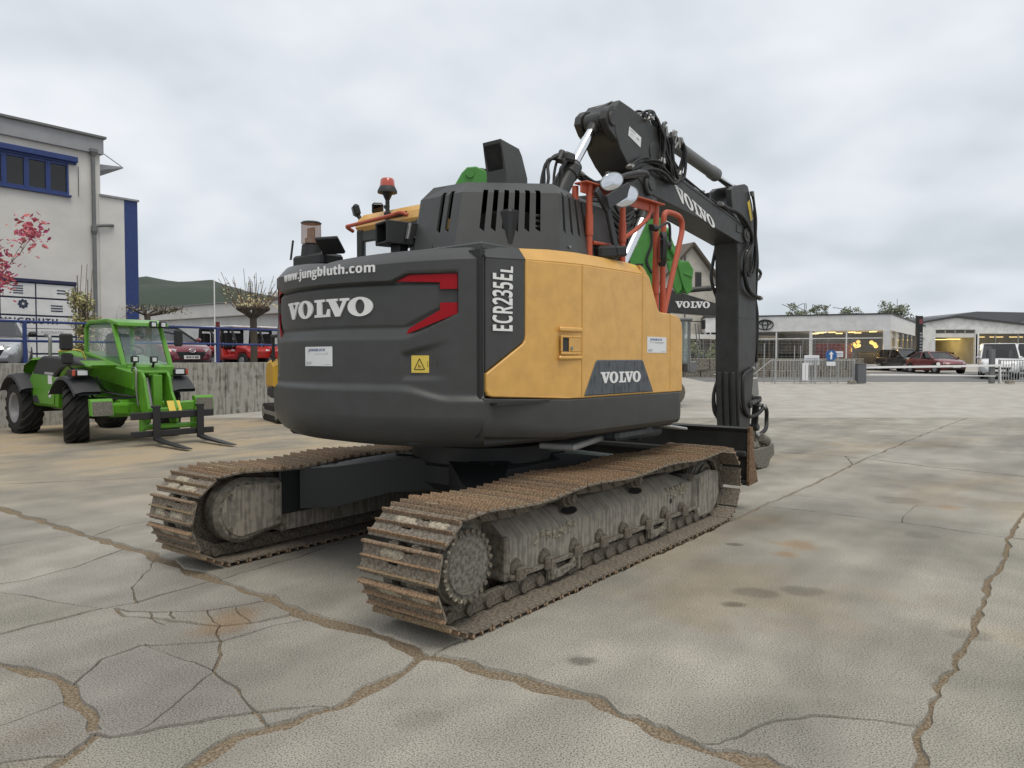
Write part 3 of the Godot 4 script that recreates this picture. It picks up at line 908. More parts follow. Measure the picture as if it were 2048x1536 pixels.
func make_counterweight(S: Transform3D, root: Node3D) -> void:
	var b := MB.new()
	var rows := []
	var n := 172
	var bottom := [[-0.60, 0.955], [-0.30, 0.958], [-0.15, 0.985], [-0.07, 1.03], [-0.022, 1.09], [0.0, 1.17]]
	var ys := []
	for k in bottom.size(): ys.append([0, k])
	for k in 92: ys.append([1, 1.19 + 0.01 * k])
	for k in range(1, 8): ys.append([2, k / 7.0])
	ys.append([3, 0]); ys.append([3, 1]); ys.append([3, 2])
	for q in ys:
		var row := []
		for j in n + 1:
			var az := lerpf(-CW, CW, float(j) / n)
			var yc := crease_y(az)
			var y := 0.0; var r := 1.72
			match q[0]:
				0:
					y = bottom[q[1]][1]
					r += bottom[q[1]][0]
				1:
					y = q[1]
					r += rear_offset(az, y)
				2:
					y = lerpf(2.10, yc, q[1])
					r += rear_offset(az, y)
				3:
					r += -0.03 - [0.072, 0.10, 0.62][q[1]]
					y = yc + [0.082, 0.088, 0.088][q[1]]
			row.append(on_rear(az, y, r))
		rows.append(row)
	b.loft(rows, 38.0)
	for side in [0, n]: # the end faces
		var a := deg_to_rad(CW) * (-1.0 if side == 0 else 1.0)
		var flat := PackedVector2Array()
		for r in rows: flat.append(Vector2(Vector2(r[side].x, r[side].z).length(), r[side].y))
		var ix := Geometry2D.triangulate_polygon(flat)
		for k in range(0, ix.size(), 3): b.tri(rows[ix[k]][side], rows[ix[k + 1]][side], rows[ix[k + 2]][side])
	part(root, "counterweight", b, M.dark_paint, S)
	# red reflective corner pieces, each a curved plate in the recess
	for sg in [1.0, -1.0]:
		for poly in [[23.2, 2.064, 26.4, 2.104, 37.3, 2.108, 37.3, 2.010, 33.4, 2.010, 33.4, 2.053], [33.4, 1.923, 37.3, 1.923, 37.3, 1.853, 25.6, 1.720, 26.2, 1.757, 33.4, 1.875]]:
			b = MB.new()
			var q := PackedVector2Array()
			for i in range(0, poly.size(), 2): q.append(Vector2(poly[i], poly[i + 1]))
			curved_plate(b, MB.ccw(q), 1.664, 1.672, sg)
			part(root, "red_reflector", b, M.reflector, S)
	# lettering
	b = MB.new()
	slab_word(b, 34.2, 0.122, 0.012, func(p: Vector3) -> Vector3: return on_rear(p.x - 17.1, 1.848 + p.y, 1.656 + p.z))
	var wb := part(root, "slab_lettering", b, M.white_paint, S)
	b = MB.new()
	var tr := letters("www.jungbluth.com", 0.06, 0.004, false, true)
	var lo := INF; var hi := -INF
	for p in tr:
		lo = minf(lo, p.x); hi = maxf(hi, p.x)
	var i := 0
	while i + 2 < tr.size():
		var q := []
		for j in 3:
			var p := tr[i + j]
			var az := -17.4 + (p.x - lo) / (hi - lo) * 35.7
			q.append(on_rear(az, 2.108 + 0.0 + (p.y - 0.0) * 1.0 - 0.0, 1.6915 + p.z + 0.002))
		b.tri(q[0], q[2], q[1])
		i += 3
	part(root, "web_lettering", b, M.white_paint, S)
	# stickers
	sticker(root, S, func(u: float, v: float, o: float) -> Vector3: return on_rear(-4.8 + u * 10.5, 1.510 + v * 0.134, 1.692 + o))
	for sg in [1.0, -1.0]:
		b = MB.new()
		var q := PackedVector2Array([Vector2(26.8, 1.470), Vector2(33.7, 1.470), Vector2(33.7, 1.582), Vector2(26.8, 1.582)])
		curved_plate(b, q, 1.670, 1.6755, sg)
		var wl := part(root, "warning_label", b, M.label_yellow, S)
		if sg > 0:
			b = MB.new()
			var tri3 := [Vector2(27.5, 1.492), Vector2(29.9, 1.492), Vector2(28.7, 1.562)]
			for e in 3:
				var p0: Vector2 = tri3[e]; var p1: Vector2 = tri3[(e + 1) % 3]
				b.tube([on_rear(p0.x, p0.y, 1.677), on_rear(p1.x, p1.y, 1.677)], 0.0024, 4)
			b.tube([on_rear(28.55, 1.525, 1.677), on_rear(28.5, 1.508, 1.677), on_rear(29.0, 1.51, 1.677)], 0.003, 4)
			b.tube([on_rear(31.5, 1.527, 1.677), on_rear(32.1, 1.527, 1.677)], 0.0022, 4)
			for qx in [30.6, 31.05]: b.tube([on_rear(qx, 1.507, 1.677), on_rear(qx, 1.547, 1.677)], 0.0014, 4)
			b.tube([on_rear(32.8, 1.503, 1.677), on_rear(32.8, 1.542, 1.677)], 0.0062, 5)
			b.tube([on_rear(32.8, 1.545, 1.677), on_rear(32.8, 1.552, 1.677)], 0.0052, 5)
			part(wl, "pictogram", b, M.black)
		b = MB.new()
		curved_plate(b, PackedVector2Array([Vector2(33.8, 1.469), Vector2(35.3, 1.469), Vector2(35.3, 1.582), Vector2(33.8, 1.582)]), 1.674, 1.680, sg)
		part(root, "red_marker", b, M.reflector, S)

func curved_plate(b: MB, q: PackedVector2Array, r0: float, r1: float, sg: float) -> void:
	# a plate in (azimuth, height), cut into strips so that it follows the curve
	var lo := INF; var hi := -INF
	for p in q:
		lo = minf(lo, p.x); hi = maxf(hi, p.x)
	var f := func(p: Vector2, r: float) -> Vector3: return on_rear(p.x * sg, p.y, r)
	var x := lo
	while x < hi - 1e-4:
		var x2 := minf(x + 1.5, hi)
		for s in Geometry2D.intersect_polygons(q, PackedVector2Array([Vector2(x, 0), Vector2(x2, 0), Vector2(x2, 5), Vector2(x, 5)])):
			var ix := Geometry2D.triangulate_polygon(s)
			var k := 0
			while k < ix.size():
				var a := s[ix[k]]; var c := s[ix[k + 1]]; var d := s[ix[k + 2]]
				if ((c - a).cross(d - a) < 0) == (sg > 0):
					var w := c
					c = d
					d = w
				b.tri(f.call(a, r1), f.call(c, r1), f.call(d, r1))
				k += 3
		x = x2
	for i in q.size():
		var a := q[i]; var c := q[(i + 1) % q.size()]
		var m := maxi(1, int(absf(c.x - a.x) / 1.5))
		for k in m:
			var p0 := a.lerp(c, float(k) / m); var p1 := a.lerp(c, float(k + 1) / m)
			if sg > 0: b.quad(f.call(p0, r0), f.call(p1, r0), f.call(p1, r1), f.call(p0, r1))
			else: b.quad(f.call(p1, r0), f.call(p0, r0), f.call(p0, r1), f.call(p1, r1))

# a white dealer sticker: blue name on top, small grey lines; f(u, v, out)
func sticker(root: Node3D, S: Transform3D, f) -> void:
	var b := MB.new()
	for k in 6:
		var u0 := k / 6.0; var u1 := (k + 1) / 6.0
		b.quad(f.call(u0, 0.0, 0.002), f.call(u1, 0.0, 0.002), f.call(u1, 1.0, 0.002), f.call(u0, 1.0, 0.002))
	for e in [[0, 0, 1, 0], [1, 0, 1, 1], [1, 1, 0, 1], [0, 1, 0, 0]]:
		b.quad(f.call(e[0], e[1], 0.0), f.call(e[2], e[3], 0.0), f.call(e[2], e[3], 0.002), f.call(e[0], e[1], 0.002))
	var st := part(root, "dealer_sticker", b, M.sticker, S)
	var tr := letters("JUNGBLUTH", 1.0, 0.0, false, true)
	var lo := INF; var hi := -INF; var yl := INF; var yh := -INF
	for p in tr:
		lo = minf(lo, p.x); hi = maxf(hi, p.x); yl = minf(yl, p.y); yh = maxf(yh, p.y)
	b = MB.new()
	var i := 0
	while i + 2 < tr.size():
		var q := []
		for j in 3:
			var v := (tr[i + j].y - yl) / (yh - yl)
			q.append(f.call(0.12 + (tr[i + j].x - lo) / (hi - lo) * 0.62 + v * 0.03, 0.73 + v * 0.17, 0.0035))
		b.tri(q[0], q[2], q[1])
		i += 3
	part(st, "name_print", b, M.ink_blue)
	b = MB.new()
	for l in [[0.12, 0.88, 0.66, 0.68], [0.40, 0.85, 0.61, 0.635], [0.04, 0.26, 0.19, 0.215], [0.04, 0.28, 0.13, 0.155], [0.04, 0.22, 0.07, 0.095], [0.74, 0.95, 0.07, 0.09]]:
		b.quad(f.call(l[0], l[2], 0.0035), f.call(l[1], l[2], 0.0035), f.call(l[1], l[3], 0.0035), f.call(l[0], l[3], 0.0035))
	part(st, "small_print", b, M.ink_grey)

# right-hand side wall: from the seam (u = -1.245) straight forward
func side_z(x: float) -> float:
	return 1.27 - 0.10 * clampf((-0.35 - x) / 0.9, 0.0, 1.0)

func side_panel(root: Node3D, S: Transform3D, called: String, poly: Array, m: Material, out := 0.0, thick := 0.03) -> MeshInstance3D:
	# poly in (x, y); the panel follows side_z
	var q := PackedVector2Array()
	for i in range(0, poly.size(), 2): q.append(Vector2(poly[i], poly[i + 1]))
	q = MB.ccw(q)
	var b := MB.new()
	var ins := MB.inset(q, 0.007)
	var f := func(p: Vector2, o: float) -> Vector3: return Vector3(p.x, p.y, side_z(p.x) + out + o)
	var ix := Geometry2D.triangulate_polygon(ins)
	var k := 0
	while k < ix.size():
		var a := ins[ix[k]]; var c := ins[ix[k + 1]]; var d := ins[ix[k + 2]]
		if (c - a).cross(d - a) < 0:
			var w := c
			c = d
			d = w
		b.tri(f.call(a, 0.0), f.call(c, 0.0), f.call(d, 0.0))
		k += 3
	for i in q.size():
		var j := (i + 1) % q.size()
		b.quad(f.call(q[i], -0.006), f.call(q[j], -0.006), f.call(ins[j], 0.0), f.call(ins[i], 0.0))
		b.quad(f.call(q[i], -thick), f.call(q[j], -thick), f.call(q[j], -0.006), f.call(q[i], -0.006))
	return part(root, called, b, m, S)

func top_bevel(root: Node3D, S: Transform3D, called: String, pts: Array, m: Material) -> void:
	# pts: x, crease height, top height triples; the sloping band between side wall and deck
	var b := MB.new()
	var rows := [[], [], [], []]
	for i in range(0, pts.size(), 3):
		var z := side_z(pts[i])
		rows[0].append(Vector3(pts[i], pts[i + 1] - 0.02, z - 0.012))
		rows[1].append(Vector3(pts[i], pts[i + 1] + 0.006, z - 0.003))
		rows[2].append(Vector3(pts[i], pts[i + 2], z - 0.062))
		rows[3].append(Vector3(pts[i], pts[i + 2] + 0.006, z - 0.30))
	b.loft(rows, 25.0)
	for e in [0, rows[0].size() - 1]:
		b.fan([rows[0][e], rows[1][e], rows[2][e], rows[3][e], rows[3][e] - Vector3(0, 0.1, 0)], e == 0)
	part(root, called, b, m, S)

func track_point(s: float, L: Array) -> Array:
	var path: Array = L[0]; var cum: Array = L[1]
	var total: float = cum[cum.size() - 1]
	s = fposmod(s, total)
	var i := 0
	var hi := cum.size() - 1
	while hi - i > 1:
		var mid := (i + hi) >> 1
		if cum[mid] <= s: i = mid
		else: hi = mid
	return [path[i].lerp(path[i + 1], (s - cum[i]) / (cum[i + 1] - cum[i])), total]

func track_path() -> Array:
	var p := []
	var r := 0.272
	var cy := 0.367
	for k in 41: p.append(Vector2(lerpf(-1.84, 1.855, k / 40.0), 0.095))
	for k in range(1, 25): p.append(Vector2(1.855 + r * sin(PI * k / 24.0), cy - r * cos(PI * k / 24.0)))
	for k in range(1, 60):
		var t := k / 60.0
		var sag := -0.028 * pow(sin(PI * t * 3.0), 2.0) * (1.2 if t > 0.66 else 1.0)
		p.append(Vector2(lerpf(1.855, -1.84, t), cy + r + sag))
	for k in range(0, 25): p.append(Vector2(-1.84 - r * sin(PI * k / 24.0), cy + r * cos(PI * k / 24.0)))
	var cum := [0.0]
	for i in p.size() - 1: cum.append(cum[i] + p[i].distance_to(p[i + 1]))
	return [p, cum]

func make_track(root: Node3D, zc: float, inner_cover: bool) -> void:
	var sg := signf(zc)
	var L := track_path()
	var total: float = L[1][L[1].size() - 1]
	var n := 51
	var pitch := total / n
	# one shoe: plate with two mud holes, three bars across it
	var shoe_meshes := []; var bar_meshes := []; var mud_meshes := []
	rng.seed = 31
	for k in 4:
		var b := MB.new()
		var tone := [1.0, 0.86, 1.12, 0.95][k] as float
		b.col = Color(tone, tone * [1.0, 1.03, 0.97, 1.0][k], tone * [1.0, 1.06, 0.94, 1.0][k])
		for s in [[-0.090, -0.043, 0.055], [-0.043, 0.032, -0.045], [0.032, 0.078, 0.055]]:
			var x0: float = s[0]; var x1: float = s[1]; var h: float = s[2]
			if s[0] == 0.032: 
				b.box(Vector3((x0 + x1) / 2, -0.061, 0), Vector3(x1 - x0, 0.012, 0.6))
				continue
			var zz0 := h - 0.036; var zz1 := h + 0.036
			b.box(Vector3((x0 + x1) / 2, -0.061, (-0.3 + zz0) / 2), Vector3(x1 - x0, 0.012, zz0 + 0.3))
			b.box(Vector3((x0 + x1) / 2, -0.061, (0.3 + zz1) / 2), Vector3(x1 - x0, 0.012, 0.3 - zz1))
			b.box(Vector3(x0 + 0.008, -0.061, h), Vector3(0.016, 0.012, 0.072))
			b.box(Vector3(x1 - 0.008, -0.061, h), Vector3(0.016, 0.012, 0.072))
		# bent lip that hooks over the next shoe
		b.quad(Vector3(0.078, -0.067, -0.3), Vector3(0.091, -0.060, -0.3), Vector3(0.091, -0.060, 0.3), Vector3(0.078, -0.067, 0.3))
		b.quad(Vector3(0.078, -0.055, 0.3), Vector3(0.091, -0.052, 0.3), Vector3(0.091, -0.052, -0.3), Vector3(0.078, -0.055, -0.3))
		b.quad(Vector3(0.091, -0.060, -0.3), Vector3(0.091, -0.052, -0.3), Vector3(0.091, -0.052, 0.3), Vector3(0.091, -0.060, 0.3))
		for hx in [-0.07, 0.055]:
			for hz in [-0.14, -0.06, 0.06 + 0.08, 0.2]:
				b.cyl(Vector3(hx, -0.0665, hz), Vector3(hx, -0.075, hz), 0.011, 0.010, 6)
		shoe_meshes.append(b.mesh())
		b = MB.new()
		tone = [1.0, 0.8, 1.15, 0.9][k]
		b.col = Color(tone, tone * [1.0, 1.08, 1.0, 1.12][k], tone * [1.0, 1.2, 1.05, 1.3][k])
		var rows := []
		var prof := [Vector2(0.010, -0.066), Vector2(0.0065, -0.088), Vector2(0.003, -0.0945), Vector2(-0.003, -0.0945), Vector2(-0.0065, -0.088), Vector2(-0.010, -0.066)]
		var f := FastNoiseLite.new()
		f.seed = k
		f.frequency = 6.0
		for q in prof:
			var row := []
			for j in 13:
				var z := lerpf(-0.3, 0.3, j / 12.0)
				var w := f.get_noise_2d(z * 2.0, q.x * 40.0)
				row.append(Vector3(q.x + w * 0.0022, q.y + (0.004 * w if q.y < -0.07 else 0.0), z))
			rows.append(row)
		b.loft(rows, 40.0)
		var e0 := []; var e1 := []
		for r in rows:
			e0.append(r[0]); e1.append(r[12])
		b.fan(e0, true); b.fan(e1, false)
		bar_meshes.append(b.mesh())
		b = MB.new()
		for s in [[-0.072, -0.012, 0.09, 0.24], [-0.072, -0.012, -0.17, 0.01], [0.002, 0.062, -0.005, 0.19], [0.002, 0.062, -0.22, -0.085]]:
			if rng.randf() < 0.25: continue
			var m := []
			var sh := rng.randf_range(-0.05, 0.05)
			for i in 5:
				var row := []
				for j in 9:
					var u := i / 4.0; var v := j / 8.0
					var edge := minf(minf(u, 1 - u) * 2.5, minf(v, 1 - v) * 4.0)
					row.append(Vector3(lerpf(s[0], s[1], u), -0.0655 - (clampf(edge, 0, 1) * rng.randf_range(0.004, 0.019)), lerpf(s[2], s[3], v) + (rng.randf_range(-0.02, 0.02) if j == 0 or j == 8 else 0.0) + sh * 0.3))
				m.append(row)
			b.loft(m, 80.0)
		mud_meshes.append(b.mesh())
	var lb := MB.new()
	for s in [-1.0, 1.0]:
		var z: float = 0.085 * s
		lb.prism([Vector2(-0.10, -0.052), Vector2(0.10, -0.052), Vector2(0.112, -0.01), Vector2(0.10, 0.03), Vector2(0.07, 0.048), Vector2(-0.07, 0.048), Vector2(-0.10, 0.03), Vector2(-0.112, -0.01)], z - 0.02, z + 0.02, 0.008)
		lb.cyl(Vector3(0.095, -0.005, z - 0.03 * s), Vector3(0.095, -0.005, z + 0.045 * s), 0.042, 0.036, 10)
		lb.box(Vector3(-0.03, -0.02, z + 0.022 * s), Vector3(0.07, 0.05, 0.02), 0.006)
	var link := lb.mesh()
	rng.seed = 100 + int(sg)
	for k in n:
		var s := (-1.615 + 1.84) + pitch * k - pitch * 0.5
		var p0: Vector2 = track_point(s, L)[0]
		var p1: Vector2 = track_point(s + pitch, L)[0]
		var tx := (p1 - p0).normalized()
		var o := (p0 + p1) * 0.5
		var xf := Transform3D(Basis(Vector3(tx.x, tx.y, 0), Vector3(-tx.y, tx.x, 0), Vector3(0, 0, 1)), Vector3(o.x, o.y, zc))
		var v := rng.randi() % 4
		var sh := put(root, "track_shoe", shoe_meshes[v], M.shoe, xf)
		for bx in [-0.082, -0.006, 0.070]:
			var big: bool = bx < -0.05
			put(sh, "grouser_bar", bar_meshes[rng.randi() % 4], M.grouser, Transform3D(Basis().scaled(Vector3(1.35 if big else 0.9, 1.0, 1.0)), Vector3(bx, 0.0 if big else 0.004, 0)))
		put(sh, "track_link", link, M.link)
		if o.x < 1.6 and o.y > 0.12:
			put(sh, "dried_mud", mud_meshes[rng.randi() % 4], M.drymud)
	# rollers
	for x in [-1.24, -0.92, -0.56, -0.2, 0.16, 0.52, 0.88, 1.22]:
		var b := MB.new()
		for s in [-1.0, 1.0]:
			b.cyl(Vector3(x, 0.222, zc + s * 0.045), Vector3(x, 0.222, zc + s * 0.105), 0.080, 0.078, 16, true, 0.006)
			b.cyl(Vector3(x, 0.222, zc + s * 0.105), Vector3(x, 0.222, zc + s * 0.135), 0.058, 0.05, 14, true, 0.006)
			b.box(Vector3(x, 0.20, zc + s * 0.150), Vector3(0.10, 0.09, 0.035), 0.012)
		b.cyl(Vector3(x, 0.222, zc - 0.045), Vector3(x, 0.222, zc + 0.045), 0.055, 0.055, 12)
		part(root, "track_roller", b, M.link)
	for x in [-0.57, 0.43]:
		var b := MB.new()
		b.cyl(Vector3(x, 0.575, zc - 0.12), Vector3(x, 0.575, zc + 0.11), 0.052, 0.05, 16, true, 0.008)
		b.cyl(Vector3(x, 0.575, zc + sg * 0.045), Vector3(x, 0.575, zc + sg * 0.075), 0.068, 0.068, 16, true, 0.006)
		b.cyl(Vector3(x, 0.575, zc + sg * 0.11), Vector3(x, 0.575, zc + sg * 0.125), 0.035, 0.03, 12)
		part(root, "carrier_roller", b, M.link)
	# guards that keep the chain on the rollers
	for x in [-0.74, 0.70]:
		var b := MB.new()
		var z0 := zc + sg * 0.125
		var z1 := zc + sg * 0.155
		b.prism([Vector2(x - 0.20, 0.20), Vector2(x - 0.19, 0.085), Vector2(x - 0.05, 0.075), Vector2(x + 0.14, 0.105), Vector2(x + 0.21, 0.20), Vector2(x + 0.15, 0.20), Vector2(x + 0.09, 0.14), Vector2(x - 0.08, 0.13), Vector2(x - 0.11, 0.20)], minf(z0, z1), maxf(z0, z1), 0.006)
		for dx in [-0.17, 0.16]: b.box(Vector3(x + dx, 0.15, (z0 + z1) / 2 + sg * 0.012), Vector3(0.022, 0.13, 0.05), 0.005)
		part(root, "track_guard", b, M.mudtop)
	# track frame
	var b := MB.new()
	var o := zc
	var outer := o + sg * 0.105
	var f := FastNoiseLite.new()
	f.seed = 3
	f.frequency = 3.0
	var prof := [Vector2(-0.21, 0.17), Vector2(0.100, 0.172), Vector2(0.105, 0.18), Vector2(0.105, 0.405), Vector2(0.094, 0.428), Vector2(-0.02, 0.515), Vector2(-0.06, 0.525), Vector2(-0.17, 0.51), Vector2(-0.21, 0.47)]
	var rows := []
	for q in prof:
		var row := []
		for j in 41:
			var x := lerpf(-1.33, 1.50, j / 40.0)
			var cut := clampf((x - 1.2) / 0.3, 0.0, 1.0) * 0.07
			row.append(Vector3(x, q.y - (cut if q.y > 0.46 else 0.0), o + sg * (q.x + 0.004 * f.get_noise_2d(x, q.y))))
		if sg < 0: row.reverse()
		rows.append(row)
	rows.reverse()
	rows.append(rows[0])
	b.loft(rows, 30.0)
	for e in [0, 40]:
		var pts := []
		for k in prof.size(): pts.append(rows[k][e])
		b.fan(pts, e == 0)
	var tf := part(root, "track_frame", b, M.mudframe)
	b = MB.new()
	b.box(Vector3(0.085, 0.185, outer + sg * 0.012), Vector3(2.83, 0.028, 0.05), 0.005)
	b.box(Vector3(-1.325, 0.30, zc - sg * 0.05), Vector3(0.06, 0.28, 0.33), 0.012)
	part(tf, "bottom_flange", b, M.mudtop)
	for x in [-0.52, 0.48]: # oval service openings in the sloping top, with their rims
		b = MB.new()
		var ring := []; var ring2 := []
		var c3 := Vector3(x, 0.472, o + sg * 0.037)
		var ax := Vector3(1, 0, 0); var ay := Vector3(0, 0.087, -sg * 0.114).normalized()
		var nn := ax.cross(ay).normalized()
		if nn.y < 0: nn = -nn
		for k in 20:
			var a := TAU * k / 20
			ring.append(c3 + ax * cos(a) * 0.105 + ay * sin(a) * 0.042 + nn * 0.004)
		for k in 20: b.tri(c3 + nn * 0.004, ring[k], ring[(k + 1) % 20])
		part(tf, "service_opening", b, M.black)
		b = MB.new()
		var loop := ring.duplicate()
		loop.append(ring[0])
		b.tube(loop, 0.005, 5)
		part(tf, "opening_rim", b, M.mudtop)
	b = MB.new()
	b.cyl(Vector3(1.02, 0.315, outer - sg * 0.01), Vector3(1.02, 0.315, outer + sg * 0.004), 0.022, 0.022, 12)
	part(tf, "bolt_opening", b, M.black)
	# clods caked on the ledge
	b = MB.new()
	rng.seed = 61
	for c in [[-0.80, 0.37, 0.30], [1.15, 0.39, 0.26]]:
		for k in 34:
			var p := Vector3(c[0] + rng.randf_range(-0.5, 0.5) * c[2] * 1.7, c[1] + rng.randf_range(-0.035, 0.04), outer + sg * 0.002)
			var r := rng.randf_range(0.008, 0.026)
			b.t = Transform3D(Basis.from_euler(Vector3(rng.randf() * 3, rng.randf() * 3, rng.randf() * 3)), p)
			b.box(V0, Vector3(r * 1.4, r, r * 1.2), r * 0.25)
	b.t = Transform3D()
	part(tf, "caked_mud", b, M.drymud)
	# idler and its yoke
	b = MB.new()
	b.cyl(Vector3(1.855, 0.367, zc - 0.05), Vector3(1.855, 0.367, zc + 0.05), 0.212, 0.212, 28, true, 0.012)
	b.cyl(Vector3(1.855, 0.367, zc - 0.03), Vector3(1.855, 0.367, zc + 0.03), 0.238, 0.238, 28, true, 0.008)
	part(root, "idler_wheel", b, M.drive)
	b = MB.new()
	b.lathe([Vector2(0.15, -0.01), Vector2(0.175, 0.012), Vector2(0.15, 0.02), Vector2(0.135, 0.0)], 24)
	part(root, "idler_ring", b, M.link, Transform3D(Basis(Vector3.RIGHT, PI / 2), Vector3(1.855, 0.367, zc + sg * 0.058)))
	b = MB.new()
	var zz := [zc + sg * 0.09, zc + sg * 0.135]
	b.prism([Vector2(1.47, 0.47), Vector2(1.62, 0.485), Vector2(1.80, 0.50), Vector2(2.03, 0.465), Vector2(2.05, 0.25), Vector2(1.98, 0.14), Vector2(1.85, 0.07), Vector2(1.56, 0.075), Vector2(1.50, 0.17)], minf(zz[0], zz[1]), maxf(zz[0], zz[1]), 0.018)
	b.box(Vector3(1.53, 0.32, zc + sg * 0.06), Vector3(0.12, 0.32, 0.15), 0.02)
	part(root, "idler_guard", b, M.mudframe)
	# sprocket and final drive
	b = MB.new()
	var teeth := PackedVector2Array()
	for k in 23:
		for q in [[-0.10, 0.262], [0.0, 0.285], [0.28, 0.285], [0.38, 0.262], [0.62, 0.240]]:
			var a: float = TAU * (k + q[0]) / 23.0
			teeth.append(Vector2(-1.84 + cos(a) * q[1], 0.367 + sin(a) * q[1]))
	b.prism(teeth, zc - 0.032, zc + 0.032, 0.006)
	part(root, "sprocket", b, M.link)
	b = MB.new()
	var zd := func(k: float) -> Vector3: return Vector3(-1.84, 0.395, zc + sg * k)
	b.cyl(zd.call(0.03), zd.call(0.19), 0.232, 0.224, 36, true, 0.012)
	b.cyl(zd.call(0.19), zd.call(0.222), 0.212, 0.208, 36, true, 0.006)
	var fd := part(root, "final_drive", b, M.drive)
	if sg > 0:
		for k in 24:
			b = MB.new()
			var a := TAU * (k + 0.3) / 24
			var c2 := Vector3(-1.84 + cos(a) * 0.196, 0.395 + sin(a) * 0.196, zc + 0.222)
			b.cyl(c2 - Vector3(0, 0, 0.004), c2 + Vector3(0, 0, 0.014), 0.0165, 0.0155, 6, true)
			part(fd, "cover_bolt", b, M.link)
		b = MB.new()
		b.cyl(zd.call(0.222), zd.call(0.232), 0.168, 0.160, 32)
		part(fd, "end_cover", b, M.drive)
		b = MB.new()
		for k in 9:
			var a := TAU * (k + 0.3) / 24 + 2.2
			b.t = Transform3D(Basis(), Vector3(-1.84 + cos(a) * 0.198, 0.395 + sin(a) * 0.198, zc + 0.23))
			b.box(V0, Vector3(0.024, 0.02, 0.012), 0.005)
		b.t = Transform3D()
		part(fd, "caked_mud", b, M.drymud)
	# inner motor cover
	b = MB.new()
	var q := []
	for k in 15:
		var a := PI * 0.5 + PI * k / 14.0
		q.append(Vector2(-1.70 + cos(a) * 0.252, 0.396 + sin(a) * 0.252))
	q.append_array([Vector2(-1.35, 0.215), Vector2(-1.35, 0.60)])
	var zi := [zc - sg * 0.06, zc - sg * 0.235]
	b.prism(q, minf(zi[0], zi[1]), maxf(zi[0], zi[1]), 0.03, 30.0)
	part(root, "motor_housing", b, M.mudtop)
	b = MB.new()
	q = []
	for k in 13:
		var a := PI * 0.55 + PI * 0.9 * k / 12.0
		q.append(Vector2(-1.695 + cos(a) * 0.20, 0.396 + sin(a) * 0.20))
	q.append_array([Vector2(-1.37, 0.245), Vector2(-1.37, 0.57)])
	zi = [zc - sg * 0.235, zc - sg * 0.243]
	b.prism(q, minf(zi[0], zi[1]), maxf(zi[0], zi[1]), 0.002)
	var mc := part(root, "motor_cover", b, M.mudframe)
	for p in [Vector2(-1.83, 0.525), Vector2(-1.83, 0.27), Vector2(-1.41, 0.54), Vector2(-1.41, 0.29)]:
		b = MB.new()
		b.cyl(Vector3(p.x, p.y, zc - sg * 0.243), Vector3(p.x, p.y, zc - sg * 0.256), 0.02, 0.018, 6)
		part(mc, "cover_bolt", b, M.link)

func make_excavator() -> void:
	var root := thing("excavator", "large dark grey and yellow tracked excavator standing in the middle of the yard", "excavator", frame(37.3, -0.263, 6.508))
	var S := Transform3D(Basis(Vector3.UP, deg_to_rad(-3.0)), V0)
	make_track(root, 1.195, false)
	make_track(root, -1.195, true)
	make_carbody(root)
	make_counterweight(S, root)
	make_house(root, S)
	make_hood(root, S)
	make_cab(root, S)
	make_rails(root, S)
	make_boom(root, S)

